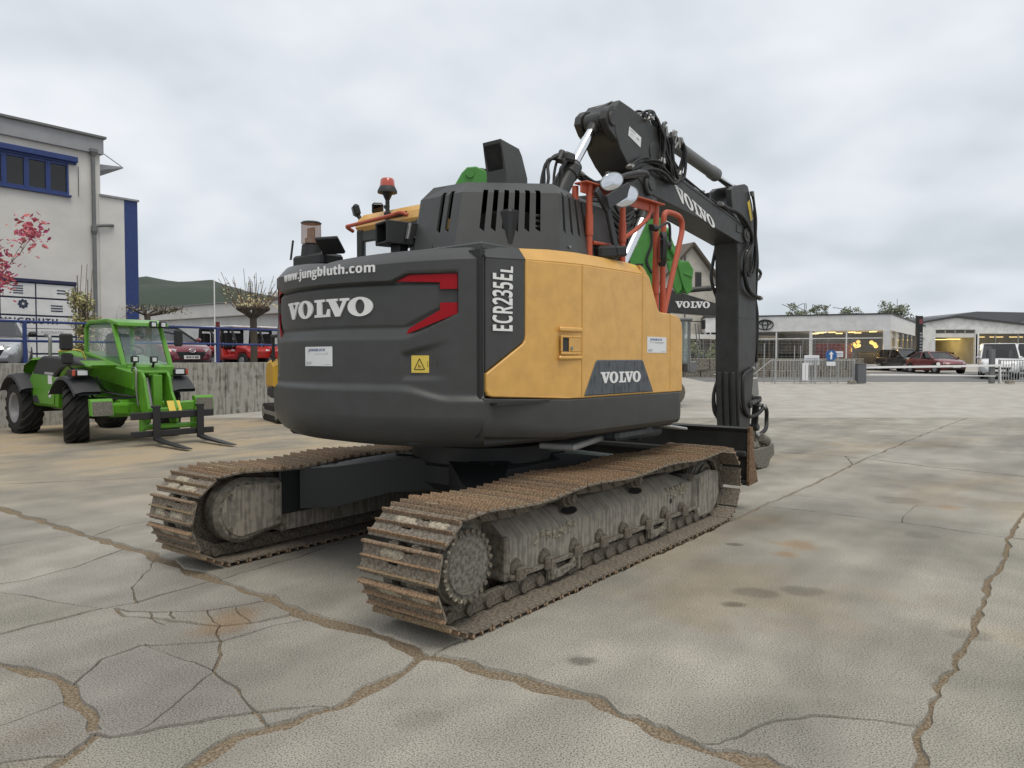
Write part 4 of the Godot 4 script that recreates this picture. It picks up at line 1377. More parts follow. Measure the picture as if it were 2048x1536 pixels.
func make_carbody(root: Node3D) -> void:
	var b := MB.new()
	b.box(Vector3(0, 0.62, 0), Vector3(1.15, 0.26, 1.15), 0.06)
	b.cyl(Vector3(0, 0.70, 0), Vector3(0, 0.87, 0), 0.60, 0.60, 40, true, 0.02)
	b.cyl(Vector3(0, 0.86, 0), Vector3(0, 0.97, 0), 0.52, 0.52, 40)
	part(root, "carbody", b, M.frame_paint)
	for sx in [-1.0, 1.0]:
		for sz in [-1.0, 1.0]:
			b = MB.new()
			var pts := [[Vector3(sx * 1.12, 0.50, sz * 1.02), 0.33, 0.26], [Vector3(sx * 0.95, 0.515, sz * 0.80), 0.33, 0.30], [Vector3(sx * 0.62, 0.60, sz * 0.50), 0.27, 0.42], [Vector3(sx * 0.3, 0.62, sz * 0.2), 0.26, 0.5]]
			var rows := []
			for p in pts:
				var across: Vector3 = Vector3(-sz, 0, sx).normalized() * p[2] * 0.5
				var u := Vector3(0, p[1] * 0.5, 0)
				var r := [p[0] - across - u, p[0] + across - u, p[0] + across + u, p[0] - across + u]
				if sx * sz < 0: r.reverse()
				rows.append(r)
			b.loft(rows, 20.0, true)
			part(root, "frame_leg", b, M.frame_paint)
			b = MB.new()
			b.box(Vector3(sx * 1.20, 0.49, sz * 0.985), Vector3(0.36, 0.37, 0.045), 0.01)
			part(root, "leg_flange", b, M.frame_paint)
	# pieces seen between deck and tracks
	b = MB.new()
	b.bar(Vector3(-0.25, 0.885, 0.95), Vector3(0.45, 0.895, 0.80), 0.05, 0.30, 0.01)
	part(root, "belly_plate", b, M.galvanised)
	b = MB.new()
	b.bar(Vector3(0.45, 0.92, 0.92), Vector3(1.05, 0.915, 0.90), 0.10, 0.34, 0.03)
	part(root, "belly_guard", b, M.plate_grey)
	b = MB.new()
	b.cyl(Vector3(1.0, 0.90, 0.95), Vector3(1.06, 0.90, 0.95), 0.075, 0.075, 16, true, 0.01)
	b.cyl(Vector3(1.06, 0.90, 0.95), Vector3(1.45, 0.89, 0.95), 0.062, 0.062, 16, true, 0.01)
	part(root, "hydraulic_fitting", b, M.plate_grey)
	b = MB.new()
	b.bar(Vector3(1.25, 0.955, 1.02), Vector3(1.75, 0.885, 1.02), 0.025, 0.22, 0.008)
	part(root, "step_plate", b, M.galvanised)
	# blade and its arms
	b = MB.new()
	var pr := [Vector2(2.50, 0.845), Vector2(2.535, 0.862), Vector2(2.575, 0.855), Vector2(2.62, 0.70), Vector2(2.625, 0.50), Vector2(2.68, 0.30), Vector2(2.715, 0.262), Vector2(2.60, 0.262), Vector2(2.56, 0.40), Vector2(2.55, 0.62), Vector2(2.545, 0.80)]
	b.prism(pr, -1.44, 1.44, 0.004, 40.0)
	var bl := part(root, "dozer_blade", b, M.boom_paint)
	b = MB.new()
	b.box(Vector3(2.52, 0.585, 0), Vector3(0.07, 0.06, 2.87), 0.012)
	b.box(Vector3(2.545, 0.285, 0), Vector3(0.06, 0.05, 2.87), 0.01)
	part(bl, "blade_rib", b, M.boom_paint)
	for sz in [-1.0, 1.0]:
		b = MB.new()
		b.prism([Vector2(2.505, 0.862), Vector2(2.585, 0.862), Vector2(2.635, 0.55), Vector2(2.755, 0.275), Vector2(2.49, 0.262), Vector2(2.495, 0.55)], 1.44 * sz - 0.0 if sz > 0 else -1.47, 1.47 if sz > 0 else -1.44, 0.004)
		part(bl, "end_plate", b, M.brownrust)
		b = MB.new()
		b.bar(Vector3(1.0, 0.42, sz * 0.55), Vector3(2.55, 0.45, sz * 0.62), 0.20, 0.16, 0.02)
		part(bl, "push_arm", b, M.frame_paint)

func make_house(root: Node3D, S: Transform3D) -> void:
	# deck and inner body
	var b := MB.new()
	var pl := [Vector2(1.20, 1.20), Vector2(-0.4, 1.20), Vector2(-1.15, 1.08), Vector2(-1.45, 0.7), Vector2(-1.5, 0), Vector2(-1.45, -0.7), Vector2(-1.15, -1.08), Vector2(-0.5, -1.2), Vector2(1.2, -1.2)]
	b.t = Transform3D(Basis(Vector3(1, 0, 0), Vector3(0, 0, -1), Vector3(0, 1, 0)), V0)
	var q := []
	for p in pl: q.append(Vector2(p.x, -p.y))
	b.prism(q, 0.975, 1.24, 0.02)
	part(root, "main_deck", b, M.frame_paint, S)
	b = MB.new()
	b.t = Transform3D(Basis(Vector3(1, 0, 0), Vector3(0, 0, -1), Vector3(0, 1, 0)), V0)
	q = []
	for p in [Vector2(0.5, 1.20), Vector2(-0.4, 1.20), Vector2(-1.12, 1.08), Vector2(-1.45, 0.7), Vector2(-1.5, 0), Vector2(-1.45, -0.7), Vector2(-1.12, -1.08), Vector2(-0.45, -1.18), Vector2(-0.45, -0.3), Vector2(0.5, -0.3)]: q.append(Vector2(p.x, -p.y))
	b.prism(q, 1.24, 2.205, 0.0)
	part(root, "engine_bay", b, M.interior, S)
	b = MB.new()
	b.box(Vector3(-0.35, 2.29, 0.3), Vector3(1.75, 0.05, 1.66), 0.01)
	b.box(Vector3(-0.85, 2.215, -0.3), Vector3(0.9, 0.03, 1.3), 0.01)
	part(root, "top_deck", b, M.dark_paint, S)
	# side skirt below the doors
	b = MB.new()
	var rows := []
	var pr := [[-0.55, 0.958], [-0.24, 0.965], [-0.10, 0.985], [-0.03, 1.0], [-0.006, 1.03], [0.0, 1.07], [0.0, 0.0], [-0.008, 0.009], [-0.10, 0.010]]
	var xs := [-1.256, -1.15, -1.0, -0.85, -0.7, -0.46, -0.2, 0.3, 0.8, 1.15, 1.20, 1.232, 1.245]
	for k in pr.size():
		var row := []
		for i in xs.size():
			var x: float = xs[i]
			var lip := 1.262 + 0.036 * clampf((-0.46 - x) / 0.79, 0.0, 1.0)
			var z := side_z(x) + 0.004
			var back := clampf((-0.55 - x) / 0.7, 0.0, 1.0)
			z = lerpf(z, 1.174, pow(clampf((-0.95 - x) / 0.306, 0.0, 1.0), 1.6))
			var y: float = pr[k][1] if k < 6 else lip + pr[k][1]
			if k > 0 and k < 6: y = lerpf(y, y + 0.03 * (k - 0.5), back * 0.8)
			var zi: float = z + pr[k][0] * lerpf(1.0, 1.4, back)
			if x > 1.18: zi = zi - [0.0, 0.018, 0.05][clampi(i - 10, 0, 2)]
			row.append(Vector3(x, y, zi))
		rows.append(row)
	b.loft(rows, 30.0)
	var pts := []
	for r in rows: pts.append(r[xs.size() - 1])
	b.fan(pts, true)
	b.quad(rows[0][12], rows[5][12], rows[5][12] - Vector3(0.0, 0, 1.0), rows[0][12] - Vector3(0, 0, 0.7))
	part(root, "side_skirt", b, M.dark_paint, S)
	b = MB.new()
	b.box(Vector3(1.16, 1.11, 0.70), Vector3(0.12, 0.28, 1.0), 0.02)
	b.box(Vector3(0.4, 1.11, -1.235), Vector3(1.7, 0.29, 0.06), 0.02)
	part(root, "front_skirt", b, M.dark_paint, S)
	# doors: dark strip with the type, yellow door, middle door, front box
	side_panel(root, S, "dark_door_panel", [-1.228, 1.478, -0.905, 1.668, -0.886, 1.69, -0.880, 1.72, -0.880, 2.224, -1.228, 2.205], M.dark_paint, -0.004)
	side_panel(root, S, "rear_side_door", [-1.226, 1.466, -1.224, 1.35, -1.210, 1.322, -1.175, 1.312, -0.46, 1.276, -0.304, 1.274, -0.304, 2.240, -0.62, 2.232, -0.876, 2.225, -0.876, 1.716, -0.882, 1.684, -0.902, 1.660], M.yellow, 0.0)
	var door := side_panel(root, S, "middle_side_door", [-0.297, 1.274, 0.546, 1.274, 0.546, 2.243, -0.297, 2.240], M.yellow, 0.0)
	side_panel(root, S, "front_side_panel", [0.553, 1.274, 1.010, 1.274, 1.010, 1.946, 0.86, 1.950, 0.82, 1.962, 0.795, 1.985, 0.668, 2.215, 0.645, 2.240, 0.553, 2.243], M.yellow, 0.0)
	side_panel(root, S, "toolbox_panel", [1.017, 1.274, 1.238, 1.274, 1.238, 1.80, 1.225, 1.86, 1.19, 1.912, 1.13, 1.935, 1.017, 1.944], M.yellow, 0.0)
	top_bevel(root, S, "dark_top_edge", [-1.228, 2.205, 2.285, -1.05, 2.212, 2.296, -0.880, 2.222, 2.306], M.dark_paint)
	top_bevel(root, S, "door_top_edge", [-0.877, 2.222, 2.306, -0.6, 2.233, 2.326, -0.3, 2.240, 2.334, 0.1, 2.243, 2.334, 0.40, 2.243, 2.331, 0.546, 2.243, 2.322], M.yellow)
	# front box body behind the side panels
	b = MB.new()
	b.prism([Vector2(0.553, 1.26), Vector2(1.225, 1.26), Vector2(1.225, 1.80), Vector2(1.21, 1.86), Vector2(1.18, 1.91), Vector2(1.13, 1.937), Vector2(0.86, 1.955), Vector2(0.82, 1.967), Vector2(0.80, 1.988), Vector2(0.672, 2.222), Vector2(0.65, 2.262), Vector2(0.60, 2.305), Vector2(0.553, 2.322)], 0.62, 1.262, 0.02, 25.0)
	part(root, "toolbox", b, M.yellow, S)
	# black gaps behind the seams
	b = MB.new()
	b.box(Vector3(-1.24, 1.78, 1.10), Vector3(0.05, 0.96, 0.10))
	b.box(Vector3(0.0, 1.268, 1.19), Vector3(2.4, 0.016, 0.10))
	part(root, "seam_backing", b, M.black, S)
	# trapezoid name plate
	var np := side_panel(root, S, "name_plate", [-0.278, 1.288, 0.722, 1.288, 0.552, 1.545, 0.53, 1.552, -0.105, 1.552, -0.128, 1.542], M.plate_grey, 0.008, 0.012)
	b = MB.new()
	slab_word(b, 0.58, 0.084, 0.004, func(p: Vector3) -> Vector3: return Vector3(-0.075 + p.x, 1.376 + p.y, 1.2785 + p.z))
	part(np, "slab_lettering", b, M.white_paint)
	# type designation, read upwards
	b = MB.new()
	var pl3 := func(u: float, w: float) -> Vector3: return Vector3(w, u, side_z(w))
	write_on(b, "ECR235E", Vector3(-1.0, 1.742, side_z(-1.0) + 0.001), Vector3(0, 1, 0), Vector3(-1, 0, -0.111).normalized(), 0.372, 0.182, false, true, 0.002)
	write_on(b, "L", Vector3(-1.0, 2.126, side_z(-1.0) + 0.001), Vector3(0, 1, 0), Vector3(-1, 0, -0.111).normalized(), 0.042, 0.112, false, true, 0.002)
	part(root, "type_lettering", b, M.white_paint, S)
	sticker(root, S, func(u: float, v: float, o: float) -> Vector3: return Vector3(0.622 + 0.318 * u, 1.610 + 0.132 * v, 1.2705 + o))
	b = MB.new()
	b.quad(Vector3(0.42, 2.262, 1.250), Vector3(0.51, 2.262, 1.250), Vector3(0.51, 2.318, 1.216), Vector3(0.42, 2.318, 1.216))
	part(root, "small_yellow_label", b, M.label_yellow, S)
	# latch: recessed cup with a flap and lock
	b = MB.new()
	b.box(Vector3(-0.437, 1.768, 1.268), Vector3(0.27, 0.035, 0.022), 0.01)
	b.box(Vector3(-0.437, 1.567, 1.266), Vector3(0.28, 0.03, 0.026), 0.011)
	for e in [[-0.437, 1.717, 0.24, 0.016], [-0.437, 1.600, 0.24, 0.020], [-0.550, 1.66, 0.016, 0.10], [-0.325, 1.66, 0.016, 0.10]]:
		b.box(Vector3(e[0], e[1], 1.268), Vector3(e[2], e[3], 0.014), 0.004)
	var lt := part(root, "door_latch", b, M.yellow, S)
	b = MB.new()
	b.box(Vector3(-0.505, 1.660, 1.262), Vector3(0.075, 0.10, 0.006))
	part(lt, "latch_cup", b, M.interior)
	b = MB.new()
	b.box(Vector3(-0.40, 1.660, 1.270), Vector3(0.132, 0.098, 0.008), 0.003)
	part(lt, "latch_flap", b, M.yellow)
	b = MB.new()
	b.cyl(Vector3(-0.44, 1.635, 1.272), Vector3(-0.44, 1.635, 1.281), 0.014, 0.013, 12)
	part(lt, "lock", b, M.steel)

func make_hood(root: Node3D, S: Transform3D) -> void:
	# plan corners at three heights: bottom, crease, top; walls with real slots
	var bot := [Vector2(-1.02, 0.24), Vector2(-1.03, 0.26), Vector2(-1.02, 0.67), Vector2(-0.47, 1.19), Vector2(0.06, 1.145), Vector2(0.42, 1.12), Vector2(0.42, 0.05)]
	var mid := [Vector2(-0.875, 0.18), Vector2(-0.885, 0.20), Vector2(-0.885, 0.63), Vector2(-0.402, 1.125), Vector2(0.0, 1.085), Vector2(0.36, 1.06), Vector2(0.36, 0.0)]
	var top := [Vector2(-0.81, 0.25), Vector2(-0.82, 0.265), Vector2(-0.79, 0.585), Vector2(-0.345, 1.03), Vector2(0.16, 0.91), Vector2(0.33, 0.88), Vector2(0.33, 0.05)]
	var yb := 2.30; var ym := 2.758; var yt := 2.85
	var slots := {1: [[0.60, 0.70], [0.78, 0.88]], 2: [[0.215, 0.265], [0.325, 0.375], [0.435, 0.485], [0.545, 0.595], [0.655, 0.705], [0.765, 0.815]], 3: [[0.12, 0.19], [0.34, 0.41], [0.56, 0.63], [0.78, 0.85]]}
	slots[1] = [[0.50, 0.60], [0.70, 0.80]]
	var b := MB.new()
	var th := 0.02
	var pt := func(i: int, u: float, v: float, off: float) -> Vector3:
		var j := (i + 1) % bot.size()
		var p0: Vector2; var y := 0.0
		if v <= 1.0:
			p0 = bot[i].lerp(bot[j], u).lerp(mid[i].lerp(mid[j], u), v)
			y = lerpf(yb, ym, v)
		else:
			p0 = mid[i].lerp(mid[j], u).lerp(top[i].lerp(top[j], u), v - 1.0)
			y = lerpf(ym, yt, v - 1.0)
		var e: Vector2 = (mid[j] - mid[i]).normalized()
		var nn := Vector3(-e.y, 0.25, e.x) if false else Vector3(-e.y, 0.2, e.x)
		# outward: away from the hood's centre
		if nn.x * (p0.x + 0.3) + nn.z * (p0.y - 0.4) < 0: nn = Vector3(e.y, 0.2, -e.x)
		return Vector3(p0.x, y, p0.y) + nn.normalized() * off
	for i in bot.size():
		var cuts := [0.0]
		var sl: Array = slots.get(i, [])
		for s in sl:
			cuts.append(s[0]); cuts.append(s[1])
		cuts.append(1.0)
		for k in cuts.size() - 1:
			var u0: float = cuts[k]; var u1: float = cuts[k + 1]
			var open := k % 2 == 1
			var lo0 := 0.42; var lo1 := 0.36; var hi0 := 1.28; var hi1 := 1.24
			if not open:
				b.quad(pt.call(i, u0, 0.0, 0.0), pt.call(i, u1, 0.0, 0.0), pt.call(i, u1, 1.0, 0.0), pt.call(i, u0, 1.0, 0.0))
				b.quad(pt.call(i, u0, 1.0, 0.0), pt.call(i, u1, 1.0, 0.0), pt.call(i, u1, 2.0, 0.0), pt.call(i, u0, 2.0, 0.0))
			else:
				b.quad(pt.call(i, u0, 0.0, 0.0), pt.call(i, u1, 0.0, 0.0), pt.call(i, u1, lo1, 0.0), pt.call(i, u0, lo0, 0.0))
				b.quad(pt.call(i, u0, hi0, 0.0), pt.call(i, u1, hi1, 0.0), pt.call(i, u1, 2.0, 0.0), pt.call(i, u0, 2.0, 0.0))
				# the slot's own walls
				b.quad(pt.call(i, u0, lo0, 0.0), pt.call(i, u1, lo1, 0.0), pt.call(i, u1, lo1, -th), pt.call(i, u0, lo0, -th))
				b.quad(pt.call(i, u0, lo0, 0.0), pt.call(i, u0, lo0, -th), pt.call(i, u0, 1.0, -th), pt.call(i, u0, 1.0, 0.0))
				b.quad(pt.call(i, u0, 1.0, 0.0), pt.call(i, u0, 1.0, -th), pt.call(i, u0, hi0, -th), pt.call(i, u0, hi0, 0.0))
				b.quad(pt.call(i, u1, lo1, -th), pt.call(i, u1, lo1, 0.0), pt.call(i, u1, 1.0, 0.0), pt.call(i, u1, 1.0, -th))
				b.quad(pt.call(i, u1, 1.0, -th), pt.call(i, u1, 1.0, 0.0), pt.call(i, u1, hi1, 0.0), pt.call(i, u1, hi1, -th))
				b.quad(pt.call(i, u1, hi1, 0.0), pt.call(i, u0, hi0, 0.0), pt.call(i, u0, hi0, -th), pt.call(i, u1, hi1, -th))
	var cap := []
	for p in top: cap.append(Vector3(p.x, yt, p.y))
	cap.reverse()
	b.fan(cap, true)
	var hd := part(root, "engine_hood", b, M.dark_paint, S)
	# what shows through the slots
	b = MB.new()
	b.box(Vector3(-0.25, 2.45, 0.42), Vector3(0.95, 0.36, 1.05), 0.02)
	part(hd, "engine_block", b, M.black)
	b = MB.new()
	for k in 5: b.tube([Vector3(-0.75, 2.42 + 0.05 * k, 0.55), Vector3(-0.42, 2.45 + 0.04 * k, 0.98), Vector3(0.1, 2.43 + 0.05 * k, 0.98)], 0.014, 6, 4)
	part(hd, "engine_pipe", b, M.steel)
	b = MB.new()
	b.cyl(Vector3(-0.78, 2.52, 0.40), Vector3(-0.78, 2.60, 0.40), 0.05, 0.05, 14)
	part(hd, "filter_cap", b, M.yellow)
	for p in [Vector3(-0.99, 2.352, 0.50), Vector3(-0.33, 2.375, 1.165), Vector3(-0.02, 2.362, 1.138)]:
		b = MB.new()
		b.cyl(p - (p - Vector3(-0.3, p.y, 0.4)).normalized() * 0.01, p + (p - Vector3(-0.3, p.y, 0.4)).normalized() * 0.018, 0.013, 0.011, 8)
		part(hd, "hood_bolt", b, M.steel)
	# exhaust stack: a square hooded pipe that leans back
	b = MB.new()
	var rows := []
	for q in [[Vector3(-0.40, 2.80, 0.60), 0.17, 0.10], [Vector3(-0.40, 2.96, 0.60), 0.165, 0.10], [Vector3(-0.445, 3.12, 0.60), 0.15, 0.095], [Vector3(-0.475, 3.20, 0.60), 0.13, 0.09]]:
		var c: Vector3 = q[0]
		rows.append([c + Vector3(-q[1] * 0.5, 0, q[2]), c + Vector3(q[1], 0, q[2]), c + Vector3(q[1], 0, -q[2]), c + Vector3(-q[1] * 0.5, 0, -q[2])])
	rows[3][0].y += 0.0; rows[3][3].y += 0.0
	rows[3][1] += Vector3(0.02, -0.03, 0); rows[3][2] += Vector3(0.02, -0.03, 0)
	b.loft(rows, 15.0, true)
	b.quad(rows[3][0], rows[3][1], rows[3][2], rows[3][3])
	var ex := part(root, "exhaust_stack", b, M.dark_paint, S)
	b = MB.new()
	b.quad(Vector3(-0.545, 3.17, 0.525), Vector3(-0.545, 3.17, 0.675), Vector3(-0.49, 2.99, 0.675), Vector3(-0.49, 2.99, 0.525))
	b.quad(Vector3(-0.545, 3.17, 0.675), Vector3(-0.545, 3.17, 0.525), Vector3(-0.49, 2.99, 0.525), Vector3(-0.49, 2.99, 0.675))
	part(ex, "exhaust_mouth", b, M.black)

func make_cab(root: Node3D, S: Transform3D) -> void:
	var b := MB.new()
	# roof: slab with a crowned top, overhanging at the back
	var rows := []
	for q in [[2.74, 0.02], [2.78, 0.0], [2.85, 0.02], [2.90, 0.06], [2.925, 0.16]]:
		var i: float = q[1]; var y: float = q[0]
		rows.append([Vector3(-0.37 + i, y, -1.26 + i), Vector3(-0.37 + i, y, -0.36 - i), Vector3(1.25 - i, y + 0.05, -0.36 - i), Vector3(1.25 - i, y + 0.05, -1.26 + i)])
	b.loft(rows, 20.0, true)
	b.quad(rows[4][0], rows[4][1], rows[4][2], rows[4][3])
	b.quad(rows[0][3], rows[0][2], rows[0][1], rows[0][0])
	part(root, "cab_roof", b, M.yellow, S)
	# posts and walls
	var post := func(called: String, p0: Vector3, p1: Vector3, w: float) -> void:
		var c := MB.new()
		c.bar(p0, p1, w, w, 0.012)
		part(root, called, c, M.dark_paint, S)
	post.call("cab_post", Vector3(-0.33, 1.25, -1.22), Vector3(-0.33, 2.76, -1.22), 0.07)
	post.call("cab_post", Vector3(-0.33, 1.25, -0.40), Vector3(-0.33, 2.76, -0.40), 0.09)
	post.call("cab_post", Vector3(1.35, 1.25, -1.22), Vector3(1.2, 2.8, -1.22), 0.07)
	post.call("cab_post", Vector3(1.35, 1.25, -0.40), Vector3(1.2, 2.8, -0.40), 0.07)
	post.call("cab_post", Vector3(0.42, 1.25, -1.22), Vector3(0.42, 2.78, -1.22), 0.06)
	b = MB.new()
	b.box(Vector3(-0.34, 2.69, -0.81), Vector3(0.05, 0.10, 0.86), 0.01)
	b.box(Vector3(-0.33, 1.75, -0.81), Vector3(0.06, 1.0, 0.86), 0.01)
	b.box(Vector3(0.5, 1.5, -1.23), Vector3(1.7, 0.5, 0.05), 0.01)
	b.box(Vector3(0.5, 1.7, -0.40), Vector3(1.7, 0.9, 0.05), 0.01)
	b.box(Vector3(0.5, 1.25, -0.81), Vector3(1.7, 0.04, 0.86), 0.01)
	part(root, "cab_wall", b, M.dark_paint, S)
	b = MB.new()
	b.box(Vector3(-0.36, 2.50, -0.46), Vector3(0.03, 0.50, 0.10), 0.01)
	b.box(Vector3(-0.36, 2.50, -1.2), Vector3(0.03, 0.50, 0.08), 0.01)
	part(root, "window_frame", b, M.black, S)
	b = MB.new()
	b.quad(Vector3(-0.35, 2.24, -1.20), Vector3(-0.35, 2.24, -0.45), Vector3(-0.35, 2.67, -0.45), Vector3(-0.35, 2.67, -1.20))
	part(root, "rear_window", b, M.glass, S)
	b = MB.new()
	b.quad(Vector3(1.37, 1.4, -0.45), Vector3(1.37, 1.4, -1.19), Vector3(1.22, 2.75, -1.19), Vector3(1.22, 2.75, -0.45))
	b.quad(Vector3(0.42, 1.75, -1.23), Vector3(1.3, 1.75, -1.23), Vector3(1.2, 2.74, -1.23), Vector3(0.42, 2.74, -1.23))
	b.quad(Vector3(-0.3, 1.75, -1.23), Vector3(0.4, 1.75, -1.23), Vector3(0.4, 2.72, -1.23), Vector3(-0.3, 2.72, -1.23))
	b.quad(Vector3(1.3, 2.15, -0.40), Vector3(-0.3, 2.15, -0.40), Vector3(-0.3, 2.72, -0.40), Vector3(1.2, 2.74, -0.40))
	part(root, "side_window", b, M.glass, S)
	b = MB.new()
	b.box(Vector3(0.25, 2.05, -0.82), Vector3(0.14, 0.75, 0.5), 0.05)
	b.box(Vector3(0.45, 1.72, -0.82), Vector3(0.5, 0.14, 0.52), 0.05)
	b.box(Vector3(0.22, 2.50, -0.82), Vector3(0.10, 0.2, 0.28), 0.04)
	part(root, "operator_seat", b, M.interior, S)
	# orange tube round the roof edge
	b = MB.new()
	b.tube([Vector3(-0.40, 2.80, -0.50), Vector3(-0.43, 2.825, -0.56), Vector3(-0.44, 2.81, -0.70), Vector3(-0.44, 2.79, -1.20), Vector3(-0.43, 2.785, -1.30), Vector3(-0.34, 2.76, -1.33)], 0.018, 8, 4)
	part(root, "roof_tube", b, M.orange, S)
	# beacon on its folding bracket
	b = MB.new()
	b.cyl(Vector3(-0.36, 2.83, -0.56), Vector3(-0.36, 2.83, -0.80), 0.022, 0.022, 8)
	b.box(Vector3(-0.36, 2.84, -0.81), Vector3(0.05, 0.07, 0.06), 0.01)
	b.bar(Vector3(-0.36, 2.85, -0.81), Vector3(-0.36, 2.99, -0.81), 0.03, 0.035, 0.006)
	b.cyl(Vector3(-0.36, 2.98, -0.81), Vector3(-0.36, 3.04, -0.81), 0.022, 0.05, 12)
	b.cyl(Vector3(-0.36, 2.92, -0.84), Vector3(-0.36, 2.92, -0.80), 0.02, 0.02, 8)
	var bb := part(root, "beacon_bracket", b, M.black, S)
	b = MB.new()
	b.lathe([Vector2(0.0, 0.0), Vector2(0.088, 0.005), Vector2(0.088, 0.022), Vector2(0.068, 0.062)], 22)
	part(bb, "beacon_base", b, M.dark_plastic, at(Vector3(-0.36, 3.035, -0.81)))
	b = MB.new()
	b.lathe([Vector2(0.068, 0.0), Vector2(0.062, 0.058), Vector2(0.052, 0.07), Vector2(0.0, 0.074)], 22)
	part(bb, "beacon_lens", b, M.beacon, at(Vector3(-0.36, 3.097, -0.81)))
	# working lamps on the roof
	for q in [[Vector3(-0.30, 2.96, -1.33), -0.5], [Vector3(-0.1, 3.0, -1.26), 0.9]]:
		b = MB.new()
		b.t = Transform3D(Basis(Vector3.UP, q[1]) * Basis(Vector3.BACK, 0.25), q[0])
		b.box(V0, Vector3(0.06, 0.11, 0.11), 0.018)
		b.bar(Vector3(0.0, -0.05, 0.02), Vector3(0.03, -0.14, 0.05), 0.03, 0.04, 0.006)
		var lp := part(root, "work_lamp", b, M.black, S)
		b = MB.new()
		b.t = Transform3D(Basis(Vector3.UP, q[1]) * Basis(Vector3.BACK, 0.25), q[0])
		b.box(Vector3(-0.031, 0, 0), Vector3(0.006, 0.08, 0.08), 0.002)
		part(lp, "lamp_glass", b, M.glass_dark)
	# amber rotating lamp on the rear left of the hood
	var ap := Vector3(-1.20, 2.36, -0.76)
	b = MB.new()
	b.cyl(ap, ap + Vector3(0, 0.12, 0), 0.085, 0.075, 18, true, 0.01)
	b.box(ap + Vector3(0.02, -0.02, 0.06), Vector3(0.22, 0.10, 0.40), 0.02)
	b.bar(ap + Vector3(-0.10, 0.0, -0.14), ap + Vector3(-0.07, 0.16, -0.15), 0.012, 0.012)
	var am := part(root, "warning_lamp_base", b, M.black, S)
	b = MB.new()
	b.cyl(ap + Vector3(0, 0.125, 0), ap + Vector3(0, 0.285, 0), 0.080, 0.078, 22)
	part(am, "amber_dome", b, M.amber_glass)
	b = MB.new()
	b.cyl(ap + Vector3(0, 0.285, 0), ap + Vector3(0, 0.302, 0), 0.084, 0.076, 22, true, 0.006)
	part(am, "dome_cap", b, M.dark_plastic)
	b = MB.new()
	b.cyl(ap + Vector3(0, 0.125, 0), ap + Vector3(0, 0.17, 0), 0.05, 0.05, 12)
	b.box(ap + Vector3(0, 0.21, 0), Vector3(0.02, 0.09, 0.09), 0.004)
	part(am, "lamp_reflector", b, M.steel)
	# tilted flat lamp beside it
	b = MB.new()
	b.t = Transform3D(Basis(Vector3.UP, 0.35) * Basis(Vector3.BACK, -0.75) , Vector3(-1.28, 2.43, -0.40))
	b.box(V0, Vector3(0.16, 0.03, 0.20), 0.008)
	var fl := part(root, "reversing_lamp", b, M.black, S)
	b = MB.new()
	b.t = Transform3D(Basis(Vector3.UP, 0.35) * Basis(Vector3.BACK, -0.75) , Vector3(-1.28, 2.43, -0.40))
	b.box(Vector3(0.0, 0.017, 0), Vector3(0.12, 0.006, 0.15), 0.002)
	part(fl, "lamp_glass", b, M.galvanised)
	# camera in its hood
	b = MB.new()
	b.box(Vector3(-1.02, 2.36, 0.10), Vector3(0.10, 0.12, 0.10), 0.01)
	b.t = Transform3D(Basis(Vector3.UP, -0.25), Vector3(-1.06, 2.49, 0.09))
	b.box(Vector3(0.02, 0.075, 0), Vector3(0.26, 0.02, 0.20), 0.006)
	b.box(Vector3(0.02, -0.075, 0), Vector3(0.26, 0.02, 0.20), 0.006)
	b.box(Vector3(0.02, 0, 0.09), Vector3(0.26, 0.15, 0.02), 0.006)
	b.box(Vector3(0.02, 0, -0.09), Vector3(0.26, 0.15, 0.02), 0.006)
	b.box(Vector3(0.12, 0, 0), Vector3(0.03, 0.15, 0.18), 0.006)
	var cb := part(root, "rear_camera", b, M.black, S)
	b = MB.new()
	b.t = Transform3D(Basis(Vector3.UP, -0.25), Vector3(-1.06, 2.49, 0.09))
	b.box(Vector3(0.0, 0.01, 0), Vector3(0.10, 0.07, 0.075), 0.01)
	part(cb, "camera_lens", b, M.steel)
	b = MB.new()
	b.bar(Vector3(-1.05, 2.44, 0.22), Vector3(-1.02, 2.56, 0.22), 0.02, 0.03, 0.004)
	part(cb, "camera_catch", b, M.steel)
	b = MB.new()
	b.tube([Vector3(-0.98, 2.46, 0.22), Vector3(-0.95, 2.44, 0.3), Vector3(-0.98, 2.40, 0.42), Vector3(-1.02, 2.33, 0.48)], 0.012, 6, 5)
	part(cb, "camera_cable", b, M.hose)

